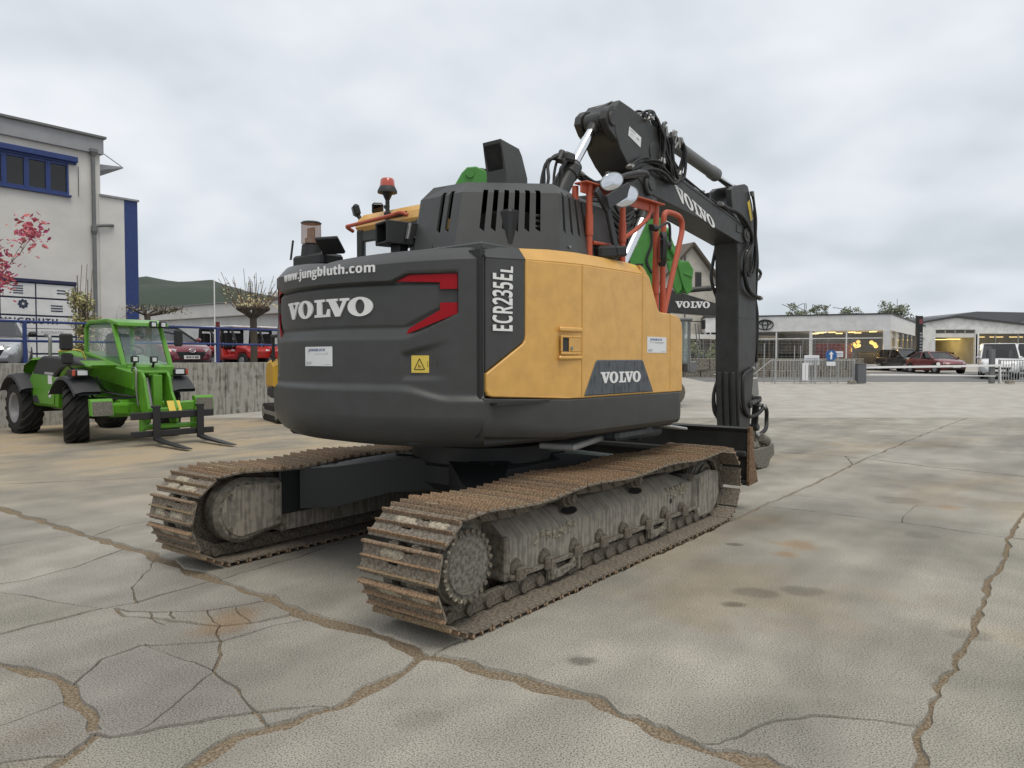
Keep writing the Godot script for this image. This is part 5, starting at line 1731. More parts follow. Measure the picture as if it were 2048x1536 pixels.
func make_rails(root: Node3D, S: Transform3D) -> void:
	var tube := func(called: String, pts: Array, r: float, sm := 0) -> MeshInstance3D:
		var b := MB.new()
		b.tube(pts, r, 10, sm)
		return part(root, called, b, M.orange, S)
	tube.call("rail_post", [Vector3(-0.028, 2.30, 1.14), Vector3(-0.028, 2.88, 1.14)], 0.026)
	tube.call("rail_post", [Vector3(-0.10, 2.60, 1.06), Vector3(-0.10, 2.87, 1.06)], 0.026)
	tube.call("rail_post", [Vector3(0.43, 2.28, 1.15), Vector3(0.43, 2.85, 1.15)], 0.025)
	tube.call("rail_post", [Vector3(0.975, 1.94, 1.15), Vector3(0.966, 2.88, 1.15)], 0.026)
	for q in [[0.43, 2.50, 2.66], [0.97, 2.12, 2.42], [-0.028, 2.5, 2.66]]:
		tube.call("post_sleeve", [Vector3(q[0], q[1], 1.15 if q[0] > 0 else 1.14), Vector3(q[0], q[2], 1.15 if q[0] > 0 else 1.14)], 0.031)
	tube.call("grab_handle", [Vector3(1.10, 1.94, 1.15), Vector3(1.09, 2.40, 1.15), Vector3(1.10, 2.74, 1.15), Vector3(1.115, 2.82, 1.15), Vector3(1.17, 2.85, 1.15), Vector3(1.33, 2.85, 1.15), Vector3(1.42, 2.82, 1.15), Vector3(1.44, 2.74, 1.15), Vector3(1.40, 2.62, 1.15), Vector3(1.15, 2.04, 1.15), Vector3(1.12, 1.94, 1.15)], 0.025, 3)
	tube.call("rail_brace", [Vector3(0.44, 2.53, 1.15), Vector3(0.62, 2.62, 1.15), Vector3(0.80, 2.73, 1.15), Vector3(0.855, 2.79, 1.15), Vector3(0.865, 2.87, 1.15)], 0.018, 3)
	tube.call("rail_brace", [Vector3(0.015, 2.45, 1.14), Vector3(0.30, 2.455, 1.14), Vector3(0.42, 2.45, 1.15)], 0.017)
	var b := MB.new()
	b.bar(Vector3(-0.13, 2.885, 1.13), Vector3(1.02, 2.885, 1.15), 0.012, 0.12, 0.003)
	b.bar(Vector3(-0.13, 2.845, 1.13), Vector3(1.0, 2.845, 1.15), 0.07, 0.012, 0.003)
	part(root, "hand_rail", b, M.orange, S)
	# mirror arm with two convex mirrors
	b = MB.new()
	b.bar(Vector3(0.26, 2.40, 1.20), Vector3(0.13, 2.72, 1.20), 0.06, 0.03, 0.006)
	b.bar(Vector3(0.13, 2.71, 1.20), Vector3(-0.03, 2.84, 1.20), 0.065, 0.03, 0.006)
	b.bar(Vector3(0.02, 2.74, 1.27), Vector3(0.34, 2.90, 1.27), 0.10, 0.02, 0.004)
	b.tube([Vector3(0.22, 2.87, 1.22), Vector3(0.33, 3.0, 1.20), Vector3(0.75, 3.12, 1.16), Vector3(0.92, 3.12, 1.1)], 0.018, 8, 4)
	b.tube([Vector3(0.12, 2.96, 1.2), Vector3(0.14, 2.99, 1.2), Vector3(0.34, 3.0, 1.19), Vector3(0.75, 3.10, 1.15)], 0.016, 8, 4)
	var arm := part(root, "mirror_arm", b, M.dark_plastic, S)
	for q in [[Vector3(0.12, 2.915, 1.24), 0.30, -0.62, 0.085], [Vector3(0.30, 2.83, 1.25), 0.25, -0.7, 0.10]]:
		b = MB.new()
		b.lathe([Vector2(0, -0.03), Vector2(0.6, -0.022), Vector2(0.98, 0.0), Vector2(1.0, 0.012), Vector2(0.94, 0.016)].map(func(v: Vector2) -> Vector2: return Vector2(v.x * q[3], v.y)), 24)
		var rot := Basis(Vector3(1, 0, 0), 1.15) * Basis(Vector3.UP, 0.0)
		part(arm, "mirror_shell", b, M.trim_grey, Transform3D(Basis(Vector3(0.83, 0.42, 0.37), Vector3(-0.45, 0.05, 0.89), Vector3(0.35, -0.9, 0.22)).orthonormalized().scaled_local(Vector3(1.3, 1, 0.8)), q[0]))
		b = MB.new()
		b.lathe([Vector2(0.94, 0.014), Vector2(0.6, 0.024), Vector2(0.0, 0.03)].map(func(v: Vector2) -> Vector2: return Vector2(v.x * q[3], v.y)), 24)
		part(arm, "mirror_glass", b, M.mirror, Transform3D(Basis(Vector3(0.83, 0.42, 0.37), Vector3(-0.45, 0.05, 0.89), Vector3(0.35, -0.9, 0.22)).orthonormalized().scaled_local(Vector3(1.3, 1, 0.8)), q[0]))
	# upright mirror near the grab handle
	b = MB.new()
	b.tube([Vector3(0.74, 2.65, 1.25), Vector3(0.82, 2.655, 1.25), Vector3(0.92, 2.70, 1.25), Vector3(1.0, 2.72, 1.25), Vector3(1.03, 2.68, 1.25), Vector3(1.035, 2.50, 1.25)], 0.012, 6, 3)
	b.cyl(Vector3(0.72, 2.645, 1.25), Vector3(0.80, 2.65, 1.25), 0.028, 0.028, 8)
	b.bar(Vector3(0.95, 2.54, 1.25), Vector3(1.04, 2.54, 1.25), 0.04, 0.04, 0.01)
	var ma := part(root, "upright_mirror_arm", b, M.black, S)
	b = MB.new()
	var rows := []
	for k in 9:
		var t := k / 8.0
		var w := 0.09 * sqrt(maxf(0.02, 1.0 - pow(2.0 * t - 1.0, 4.0)))
		rows.append([Vector3(-0.02, 0.145 - 0.29 * t, -w), Vector3(0.02, 0.145 - 0.29 * t, -w * 0.8), Vector3(0.03, 0.145 - 0.29 * t, 0), Vector3(0.02, 0.145 - 0.29 * t, w * 0.8), Vector3(-0.02, 0.145 - 0.29 * t, w)])
	rows.reverse()
	b.loft(rows, 50.0, true)
	var mx := Transform3D(Basis(Vector3.UP, -0.80) * Basis(Vector3.RIGHT, 0.14), Vector3(0.905, 2.488, 1.25))
	part(ma, "mirror_shell", b, M.black, mx)
	b = MB.new()
	b.quad(Vector3(-0.022, -0.11, 0.06), Vector3(-0.022, -0.11, -0.06), Vector3(-0.022, 0.11, -0.06), Vector3(-0.022, 0.11, 0.06))
	part(ma, "mirror_glass", b, M.mirror, mx)
	# black work lamp on the yellow edge
	b = MB.new()
	b.t = Transform3D(Basis(Vector3.UP, -0.3) * Basis(Vector3.BACK, 0.12), Vector3(0.18, 2.39, 1.19))
	b.box(Vector3(-0.05, 0, 0), Vector3(0.18, 0.10, 0.11), 0.02)
	b.box(Vector3(0.09, 0.0, 0), Vector3(0.12, 0.085, 0.09), 0.015)
	b.bar(Vector3(0, -0.04, 0), Vector3(0.02, -0.10, -0.03), 0.04, 0.05, 0.008)
	part(root, "deck_lamp", b, M.black, S)
# ---------------------------------------------------------------- boom, stick, cylinders, hoses
func hose(root: Node3D, S: Transform3D, z: float, xy: Array, r := 0.014, copies := 1, spread := 0.03, called := "hydraulic_hose") -> void:
	for k in copies:
		var pts := []
		for i in range(0, xy.size(), 2):
			var e := 0.35 if i == 0 or i >= xy.size() - 2 else 1.0
			pts.append(Vector3(xy[i] + rng.randf_range(-1, 1) * spread * e * (1.0 if k else 0.0), xy[i + 1] + rng.randf_range(-1, 1) * spread * e * (1.0 if k else 0.0), z + rng.randf_range(-1, 1) * spread * 0.8 - k * 0.012))
		var b := MB.new()
		b.tube(pts, r, 7, 5)
		var h := part(root, called, b, M.hose, S)
		b = MB.new()
		for e in [[0, 1], [pts.size() - 1, pts.size() - 2]]:
			var d: Vector3 = (pts[e[1]] - pts[e[0]]).normalized()
			b.cyl(pts[e[0]] - d * 0.01, pts[e[0]] + d * 0.055, r * 1.25, r * 1.2, 8)
		part(h, "hose_fitting", b, M.steel)

func cylinder_ram(root: Node3D, S: Transform3D, a: Vector3, m: Vector3, e: Vector3, rb: float, rr: float, mt: Material, called: String) -> void:
	var b := MB.new()
	b.cyl(a, m, rb, rb, 22, true, 0.01)
	var d := (e - a).normalized()
	b.cyl(m - d * 0.14, m + d * 0.02, rb * 1.13, rb * 1.13, 22, true, 0.012)
	b.cyl(a + Vector3(0, 0, -rb * 1.1), a + Vector3(0, 0, rb * 1.1), rb * 1.0, rb, 16, true, 0.01)
	var o := part(root, called, b, mt, S)
	b = MB.new()
	b.cyl(m, e, rr, rr, 20)
	part(o, "piston_rod", b, M.chrome)
	b = MB.new()
	b.cyl(e - d * 0.16, e, rr * 1.15, rr * 1.5, 16)
	b.cyl(e + Vector3(0, 0, -rr * 1.9), e + Vector3(0, 0, rr * 1.9), rr * 1.9, rr * 1.9, 18, true, 0.008)
	part(o, "rod_eye", b, mt)

func make_boom(root: Node3D, S: Transform3D) -> void:
	rng.seed = 14
	# base boom, from the deck up to the knuckle
	var b := MB.new()
	b.prism([Vector2(0.42, 1.45), Vector2(0.95, 1.40), Vector2(1.75, 2.35), Vector2(2.45, 3.05), Vector2(2.70, 3.30), Vector2(2.66, 3.50), Vector2(2.48, 3.60), Vector2(2.28, 3.52), Vector2(1.70, 3.20), Vector2(1.05, 2.75), Vector2(0.55, 2.05)], -0.19, 0.19, 0.015, 20.0)
	part(root, "base_boom", b, M.boom_paint, S)
	b = MB.new()
	for z in [-0.23, 0.23]: b.prism([Vector2(0.2, 1.22), Vector2(1.25, 1.22), Vector2(1.12, 1.75), Vector2(0.8, 1.9), Vector2(0.5, 1.85)], z - 0.025, z + 0.025, 0.006)
	part(root, "boom_foot_bracket", b, M.boom_paint, S)
	b = MB.new()
	b.cyl(Vector3(2.48, 3.45, -0.235), Vector3(2.48, 3.45, 0.235), 0.11, 0.11, 24, true, 0.012)
	b.cyl(Vector3(2.48, 3.45, -0.25), Vector3(2.48, 3.45, 0.25), 0.06, 0.06, 18, true, 0.008)
	part(root, "knuckle_pin", b, M.boom_paint, S)
	# outer boom with its hump
	b = MB.new()
	var up := [Vector2(1.76, 4.10), Vector2(1.89, 4.224), Vector2(2.12, 4.20), Vector2(2.50, 4.14), Vector2(2.84, 4.08), Vector2(3.02, 3.95), Vector2(3.12, 3.75), Vector2(3.185, 3.695), Vector2(3.71, 3.595), Vector2(4.287, 3.489), Vector2(4.85, 3.405), Vector2(5.05, 3.37), Vector2(5.15, 3.33), Vector2(5.17, 3.23), Vector2(5.11, 3.14), Vector2(4.90, 3.11), Vector2(4.72, 3.135), Vector2(3.717, 3.263), Vector2(2.621, 3.357), Vector2(2.40, 3.43), Vector2(2.20, 3.52), Vector2(2.03, 3.62), Vector2(1.90, 3.73), Vector2(1.815, 3.86), Vector2(1.79, 3.97)]
	b.prism(up, -0.20, 0.20, 0.008, 25.0)
	var ob := part(root, "outer_boom", b, M.boom_paint, S)
	b = MB.new()
	for z in [-0.155, 0.155]: b.prism([Vector2(1.62, 3.98), Vector2(1.64, 4.06), Vector2(1.72, 4.13), Vector2(1.95, 4.20), Vector2(2.0, 3.9), Vector2(1.85, 3.80), Vector2(1.70, 3.88)], z - 0.04, z + 0.04, 0.01, 40.0)
	b.cyl(Vector3(1.75, 4.0, -0.215), Vector3(1.75, 4.0, 0.215), 0.075, 0.075, 20, true, 0.01)
	part(ob, "ram_lug", b, M.boom_paint)
	b = MB.new()
	b.bar(Vector3(1.90, 4.235, 0.10), Vector3(1.74, 4.14, 0.0), 0.012, 0.02, 0.002)
	part(ob, "bright_edge", b, M.steel)
	b = MB.new() # weld seams and stiffeners on the flanks
	for z in [-0.2, 0.2]:
		b.prism([Vector2(3.05, 3.72), Vector2(3.17, 3.68), Vector2(4.9, 3.385), Vector2(4.9, 3.36), Vector2(3.1, 3.655)], z - 0.006, z + 0.006)
		b.cyl(Vector3(2.62, 3.83, z - 0.012), Vector3(2.62, 3.83, z + 0.012), 0.13, 0.13, 24, true, 0.005)
		b.cyl(Vector3(5.08, 3.24, z - 0.03), Vector3(5.08, 3.24, z + 0.03), 0.10, 0.10, 20, true, 0.008)
		b.cyl(Vector3(5.08, 3.24, z - 0.04), Vector3(5.08, 3.24, z + 0.04), 0.05, 0.05, 16, true, 0.006)
		b.box(Vector3(4.85, 3.29, z), Vector3(0.16, 0.10, 0.02), 0.006)
	part(ob, "flank_boss", b, M.boom_paint)
	b = MB.new()
	var ux := Vector3(0.979, -0.206, 0).normalized(); var uy := Vector3(-0.42, 0.90, 0).normalized()
	slab_word(b, 1.02, 0.195, 0.004, func(p: Vector3) -> Vector3: return Vector3(3.16, 3.402, 0.2005) + ux * p.x + Vector3(-0.13 + 0.0 * p.x, 0.18, 0) * (p.y / 0.195) * (1.0 - 0.28 * p.x) + Vector3(0, 0, p.z))
	part(ob, "slab_lettering", b, M.white_paint)
	b = MB.new()
	b.quad(Vector3(2.05, 3.90, 0.203), Vector3(2.30, 3.825, 0.203), Vector3(2.315, 3.935, 0.203), Vector3(2.07, 3.998, 0.203))
	var pl := part(ob, "dealer_sticker", b, M.sticker)
	b = MB.new()
	for l in [[2.09, 3.967, 0.10, 0.010], [2.09, 3.925, 0.06, 0.006], [2.22, 3.90, 0.05, 0.018]]: b.quad(Vector3(l[0], l[1], 0.2045), Vector3(l[0] + l[2], l[1] - l[2] * 0.28, 0.2045), Vector3(l[0] + l[2], l[1] - l[2] * 0.28 + l[3], 0.2045), Vector3(l[0], l[1] + l[3], 0.2045))
	part(pl, "small_print", b, M.ink_grey)
	# cylinders
	cylinder_ram(root, S, Vector3(0.72, 2.62, 0), Vector3(1.335, 3.475, 0), Vector3(1.75, 4.0, 0), 0.088, 0.052, M.boom_paint, "knuckle_ram")
	for z in [-0.34, 0.34]: cylinder_ram(root, S, Vector3(1.05, 1.66, z), Vector3(1.62, 2.39, z), Vector3(2.20, 3.13, z), 0.085, 0.054, M.boom_paint, "lift_ram")
	cylinder_ram(root, S, Vector3(2.86, 4.20, 0), Vector3(4.56, 3.985, 0), Vector3(5.24, 3.885, 0), 0.078, 0.043, M.zinc, "arm_ram")
	cylinder_ram(root, S, Vector3(5.60, 2.62, 0), Vector3(5.62, 1.55, 0), Vector3(5.66, 0.98, 0), 0.062, 0.04, M.boom_paint, "bucket_ram")
	# stick
	b = MB.new()
	b.prism([Vector2(5.03, 0.56), Vector2(4.965, 1.2), Vector2(4.953, 1.677), Vector2(4.923, 2.9), Vector2(4.86, 3.2), Vector2(4.78, 3.36), Vector2(4.95, 3.45), Vector2(5.40, 3.52), Vector2(5.47, 3.45), Vector2(5.53, 2.81), Vector2(5.555, 1.68), Vector2(5.42, 1.0), Vector2(5.36, 0.52), Vector2(5.2, 0.46)], -0.168, 0.168, 0.012, 25.0)
	var st := part(root, "stick", b, M.boom_paint, S)
	b = MB.new()
	for z in [-0.125, 0.125]: b.prism([Vector2(4.78, 3.36), Vector2(4.70, 3.66), Vector2(4.68, 3.79), Vector2(4.80, 3.86), Vector2(5.12, 3.94), Vector2(5.22, 3.93), Vector2(5.38, 3.70), Vector2(5.47, 3.45), Vector2(5.30, 3.3), Vector2(4.9, 3.25)], z - 0.04, z + 0.04, 0.008, 20.0)
	part(st, "stick_lug", b, M.boom_paint)
	b = MB.new()
	for z in [-0.10, 0.0, 0.10]: b.prism([Vector2(5.015, 0.60), Vector2(4.957, 1.2), Vector2(4.953, 1.38), Vector2(4.945, 1.36), Vector2(4.938, 1.2), Vector2(4.99, 0.60)], z - 0.03, z + 0.03, 0.006)
	part(st, "wear_bar", b, M.boom_paint)
	b = MB.new()
	b.box(Vector3(5.24, 2.12, 0.170), Vector3(0.55, 0.012, 0.006))
	b.quad(Vector3(5.245, 3.80, 0.167), Vector3(5.33, 3.60, 0.167), Vector3(5.36, 3.66, 0.167), Vector3(5.28, 3.83, 0.167))
	part(st, "seam", b, M.boom_paint)
	b = MB.new()
	b.quad(Vector3(5.20, 3.70, 0.169), Vector3(5.32, 3.46, 0.169), Vector3(5.39, 3.50, 0.169), Vector3(5.27, 3.75, 0.169))
	part(st, "warning_label", b, M.label_yellow)
	# linkage and coupler
	b = MB.new()
	for z in [-0.17, 0.17]:
		b.bar(Vector3(5.35, 0.92, z), Vector3(5.66, 0.98, z), 0.10, 0.03, 0.01, Vector3.BACK)
		b.bar(Vector3(5.66, 0.98, z * 0.8), Vector3(5.60, 0.58, z * 0.8), 0.10, 0.035, 0.01, Vector3.BACK)
	for p in [Vector2(5.66, 0.98), Vector2(5.35, 0.92), Vector2(5.60, 0.58), Vector2(5.24, 0.54)]: b.cyl(Vector3(p.x, p.y, -0.2), Vector3(p.x, p.y, 0.2), 0.05, 0.05, 14, true, 0.008)
	part(root, "bucket_linkage", b, M.boom_paint, S)
	b = MB.new()
	b.box(Vector3(5.42, 0.45, 0), Vector3(0.52, 0.24, 0.30), 0.04)
	b.cyl(Vector3(5.45, 0.30, 0), Vector3(5.45, 0.40, 0), 0.26, 0.24, 28, true, 0.02)
	b.box(Vector3(5.70, 0.36, 0.12), Vector3(0.24, 0.20, 0.16), 0.03)
	b.cyl(Vector3(5.62, 0.44, 0.22), Vector3(5.86, 0.36, 0.22), 0.07, 0.07, 14, true, 0.015)
	for z in [-0.24, 0.24]: b.prism([Vector2(5.15, 0.30), Vector2(5.75, 0.30), Vector2(5.98, 0.33), Vector2(6.02, 0.16), Vector2(5.86, 0.10), Vector2(5.80, 0.02), Vector2(5.60, 0.0), Vector2(5.40, 0.03), Vector2(5.30, 0.12), Vector2(5.10, 0.06), Vector2(5.06, 0.16)], z - 0.035, z + 0.035, 0.012)
	b.cyl(Vector3(5.14, 0.12, -0.3), Vector3(5.14, 0.12, 0.3), 0.04, 0.04, 12)
	b.box(Vector3(5.55, 0.16, 0), Vector3(0.6, 0.10, 0.46), 0.03)
	for k in 8: b.cyl(Vector3(5.45 + cos(k * 0.8) * 0.22, 0.29, sin(k * 0.8) * 0.22), Vector3(5.45 + cos(k * 0.8) * 0.22, 0.42, sin(k * 0.8) * 0.22), 0.02, 0.02, 6)
	part(root, "quick_coupler", b, M.drive, S)
	# hoses
	for z in [0.18, 0.10, 0.02]: hose(root, S, z, [2.30, 4.15, 2.42, 4.24, 2.58, 4.27, 2.71, 4.19, 2.80, 4.0, 2.84, 3.80], 0.014, 2, 0.04)
	hose(root, S, 0.25, [2.40, 4.14, 2.48, 4.20, 2.63, 4.19, 2.71, 4.09, 2.73, 3.94, 2.68, 3.72], 0.015, 4, 0.045)
	hose(root, S, 0.25, [2.76, 4.17, 2.74, 4.09, 2.79, 3.90, 2.88, 3.70, 3.0, 3.62], 0.015, 4, 0.05)
	hose(root, S, 0.24, [2.97, 4.12, 2.94, 4.01, 2.98, 3.80, 3.06, 3.62, 3.17, 3.66, 3.20, 3.95, 3.15, 4.10], 0.018, 4, 0.045)
	hose(root, S, 0.25, [2.05, 3.56, 2.18, 3.66, 2.38, 3.73, 2.66, 3.72, 2.88, 3.62, 3.03, 3.60], 0.015, 4, 0.04)
	hose(root, S, 0.26, [2.18, 3.52, 2.44, 3.62, 2.66, 3.62, 2.83, 3.55, 3.0, 3.57, 3.12, 3.70], 0.018, 2, 0.04)
	hose(root, S, 0.23, [4.2, 3.52, 4.42, 3.51, 4.73, 3.49, 4.97, 3.41, 5.17, 3.27, 5.22, 3.12, 5.06, 2.95, 5.02, 2.76, 5.08, 2.53, 5.25, 2.45, 5.55, 2.41], 0.022, 2, 0.02)
	hose(root, S, 0.21, [5.28, 3.85, 5.33, 3.70, 5.36, 3.48, 5.36, 3.20, 5.38, 2.93, 5.32, 2.75, 5.15, 2.70, 5.03, 2.83, 5.10, 3.02], 0.018, 2, 0.02)
	hose(root, S, 0.12, [5.56, 2.78, 5.72, 2.84, 5.86, 2.79, 5.76, 2.70, 5.60, 2.72], 0.022)
	hose(root, S, 0.15, [5.42, 3.6, 5.56, 3.3, 5.58, 2.9, 5.60, 2.5, 5.63, 2.2, 5.60, 1.8, 5.58, 1.45], 0.018, 3, 0.03)
	hose(root, S, 0.2, [5.40, 1.42, 5.06, 1.34, 5.01, 1.13, 5.08, 0.89, 5.29, 0.76, 5.55, 0.78, 5.75, 0.88], 0.028)
	hose(root, S, 0.2, [5.60, 0.92, 5.82, 0.84, 5.92, 0.68, 5.83, 0.54, 5.60, 0.45], 0.03)
	hose(root, S, -0.2, [5.02, 3.15, 4.87, 2.74, 4.92, 2.54, 5.1, 2.40], 0.024)
	hose(root, S, -0.2, [5.19, 1.35, 5.03, 1.08, 5.04, 0.84, 5.2, 0.70], 0.024, 2, 0.02)
	for z in [0.06, 0.11, 0.16]: hose(root, S, z, [3.15, 3.74, 3.35, 3.715, 3.81, 3.625, 4.38, 3.52, 4.84, 3.45], 0.012, 1, 0.0, "steel_pipe")
	hose(root, S, 0.05, [3.2, 3.95, 3.55, 3.78, 3.95, 3.66, 4.1, 3.68], 0.013, 2, 0.03)
	for q in [3.03, 2.96, 2.88, 2.81, 2.74, 2.66]: hose(root, S, 0.28, [0.95, q + 0.02, 1.37, q + 0.07, 1.6, q + 0.08, 1.85, q - 0.02, 2.1, q + 0.1], 0.017, 2, 0.04)
	hose(root, S, 0.0, [0.85, 3.0, 0.90, 3.24, 0.97, 3.42, 1.08, 3.53, 1.20, 3.55, 1.32, 3.50], 0.016, 3, 0.04)
	hose(root, S, 0.06, [0.92, 2.95, 1.0, 3.2, 1.06, 3.38, 1.13, 3.47, 1.22, 3.52, 1.30, 3.46], 0.014, 4, 0.05)
	hose(root, S, 0.05, [1.35, 3.40, 1.6, 3.35, 1.85, 3.42, 2.1, 3.52], 0.016, 5, 0.06)
	b = MB.new()
	b.box(Vector3(1.19, 3.52, 0.02), Vector3(0.16, 0.09, 0.16), 0.02)
	b.cyl(Vector3(1.08, 3.47, 0.02), Vector3(1.14, 3.57, 0.02), 0.035, 0.035, 10)
	part(root, "valve_block", b, M.boom_paint, S)
	b = MB.new()
	for k in 3:
		b.tube([Vector3(2.98 - 0.0, 4.05 - 0.05 * k, 0.24), Vector3(3.0 + 0.06 * k, 4.16 - 0.05 * k, 0.22), Vector3(3.08 + 0.06 * k, 4.14 - 0.05 * k, 0.2)], 0.016, 8, 4)
		b.cyl(Vector3(2.80 + 0.15 * k, 4.16 - 0.03 * k, 0.23), Vector3(2.82 + 0.15 * k, 4.05 - 0.03 * k, 0.23), 0.02, 0.02, 8)
	for k in 4: b.tube([Vector3(2.24, 4.17, 0.02 + 0.05 * k), Vector3(2.38, 4.21, 0.02 + 0.05 * k), Vector3(2.48, 4.18, 0.03 + 0.05 * k)], 0.012, 6, 4)
	part(root, "hose_elbow", b, M.steel, S)
	b = MB.new()
	b.box(Vector3(3.05, 4.04, 0.1), Vector3(0.10, 0.05, 0.25), 0.01)
	b.box(Vector3(4.0, 3.58, 0.1), Vector3(0.05, 0.10, 0.2), 0.01)
	b.box(Vector3(3.15, 3.66, 0.20), Vector3(0.14, 0.05, 0.06), 0.01)
	part(root, "hose_clamp", b, M.boom_paint, S)
# ---------------------------------------------------------------- wheels shared by the vehicles
func ag_wheel(root: Node3D, c: Vector3, r: float, w: float, side: float, steer: float) -> void:
	var xf := Transform3D(Basis(Vector3.UP, steer), c)
	var b := MB.new()
	b.t = Transform3D(Basis(Vector3.RIGHT, PI / 2), V0)
	b.lathe([Vector2(r * 0.56, -w * 0.46), Vector2(r * 0.80, -w * 0.5), Vector2(r * 0.90, -w * 0.47), Vector2(r * 0.935, -w * 0.38), Vector2(r * 0.945, 0.0), Vector2(r * 0.935, w * 0.38), Vector2(r * 0.90, w * 0.47), Vector2(r * 0.80, w * 0.5), Vector2(r * 0.56, w * 0.46), Vector2(r * 0.54, 0.0), Vector2(r * 0.56, -w * 0.46)], 36, V0, 50.0)
	var ty := part(root, "tyre", b, M.rubber, xf)
	var lug := MB.new() # one slanted tread bar
	var rows := []
	for k in 5:
		var t := k / 4.0
		var a := t * 0.46
		var z := lerpf(0.01, 0.50, t) * w
		var rr := r * (0.915 if k < 4 else 0.87)
		var d := Vector3(sin(a), cos(a), 0); var e := Vector3(cos(a), -sin(a), 0)
		var h := r * (0.10 if k < 4 else 0.07)
		rows.append([d * rr + e * 0.036 + Vector3(0, 0, z), d * (rr + h) + e * 0.024 + Vector3(0, 0, z), d * (rr + h) - e * 0.024 + Vector3(0, 0, z), d * rr - e * 0.036 + Vector3(0, 0, z)])
	lug.loft(rows, 20.0)
	lug.quad(rows[0][0], rows[0][1], rows[0][2], rows[0][3])
	lug.quad(rows[4][3], rows[4][2], rows[4][1], rows[4][0])
	var lm := lug.mesh()
	for k in 15:
		for s in [1.0, -1.0]:
			var B := Basis(Vector3.BACK, TAU * (k + (0.5 if s < 0 else 0.0)) / 15.0)
			if s < 0: B = B * Basis(Vector3.UP, PI)
			put(ty, "tread_bar", lm, M.rubber, Transform3D(B, V0))
	b = MB.new()
	b.t = Transform3D(Basis(Vector3.RIGHT, PI / 2 * side), V0)
	b.lathe([Vector2(0.0, w * 0.16), Vector2(r * 0.2, w * 0.16), Vector2(r * 0.22, w * 0.10), Vector2(r * 0.40, w * 0.05), Vector2(r * 0.47, w * 0.20), Vector2(r * 0.50, w * 0.42), Vector2(r * 0.58, w * 0.47)].map(func(v: Vector2) -> Vector2: return v), 28, V0, 35.0)
	var rims := part(root, "rim", b, M.rim, xf)
	b = MB.new()
	for k in 10:
		var a := TAU * k / 10
		b.cyl(Vector3(cos(a) * r * 0.3, sin(a) * r * 0.3, side * w * 0.05), Vector3(cos(a) * r * 0.3, sin(a) * r * 0.3, side * w * 0.12), 0.012, 0.012, 6)
	part(rims, "wheel_nut", b, M.steel)

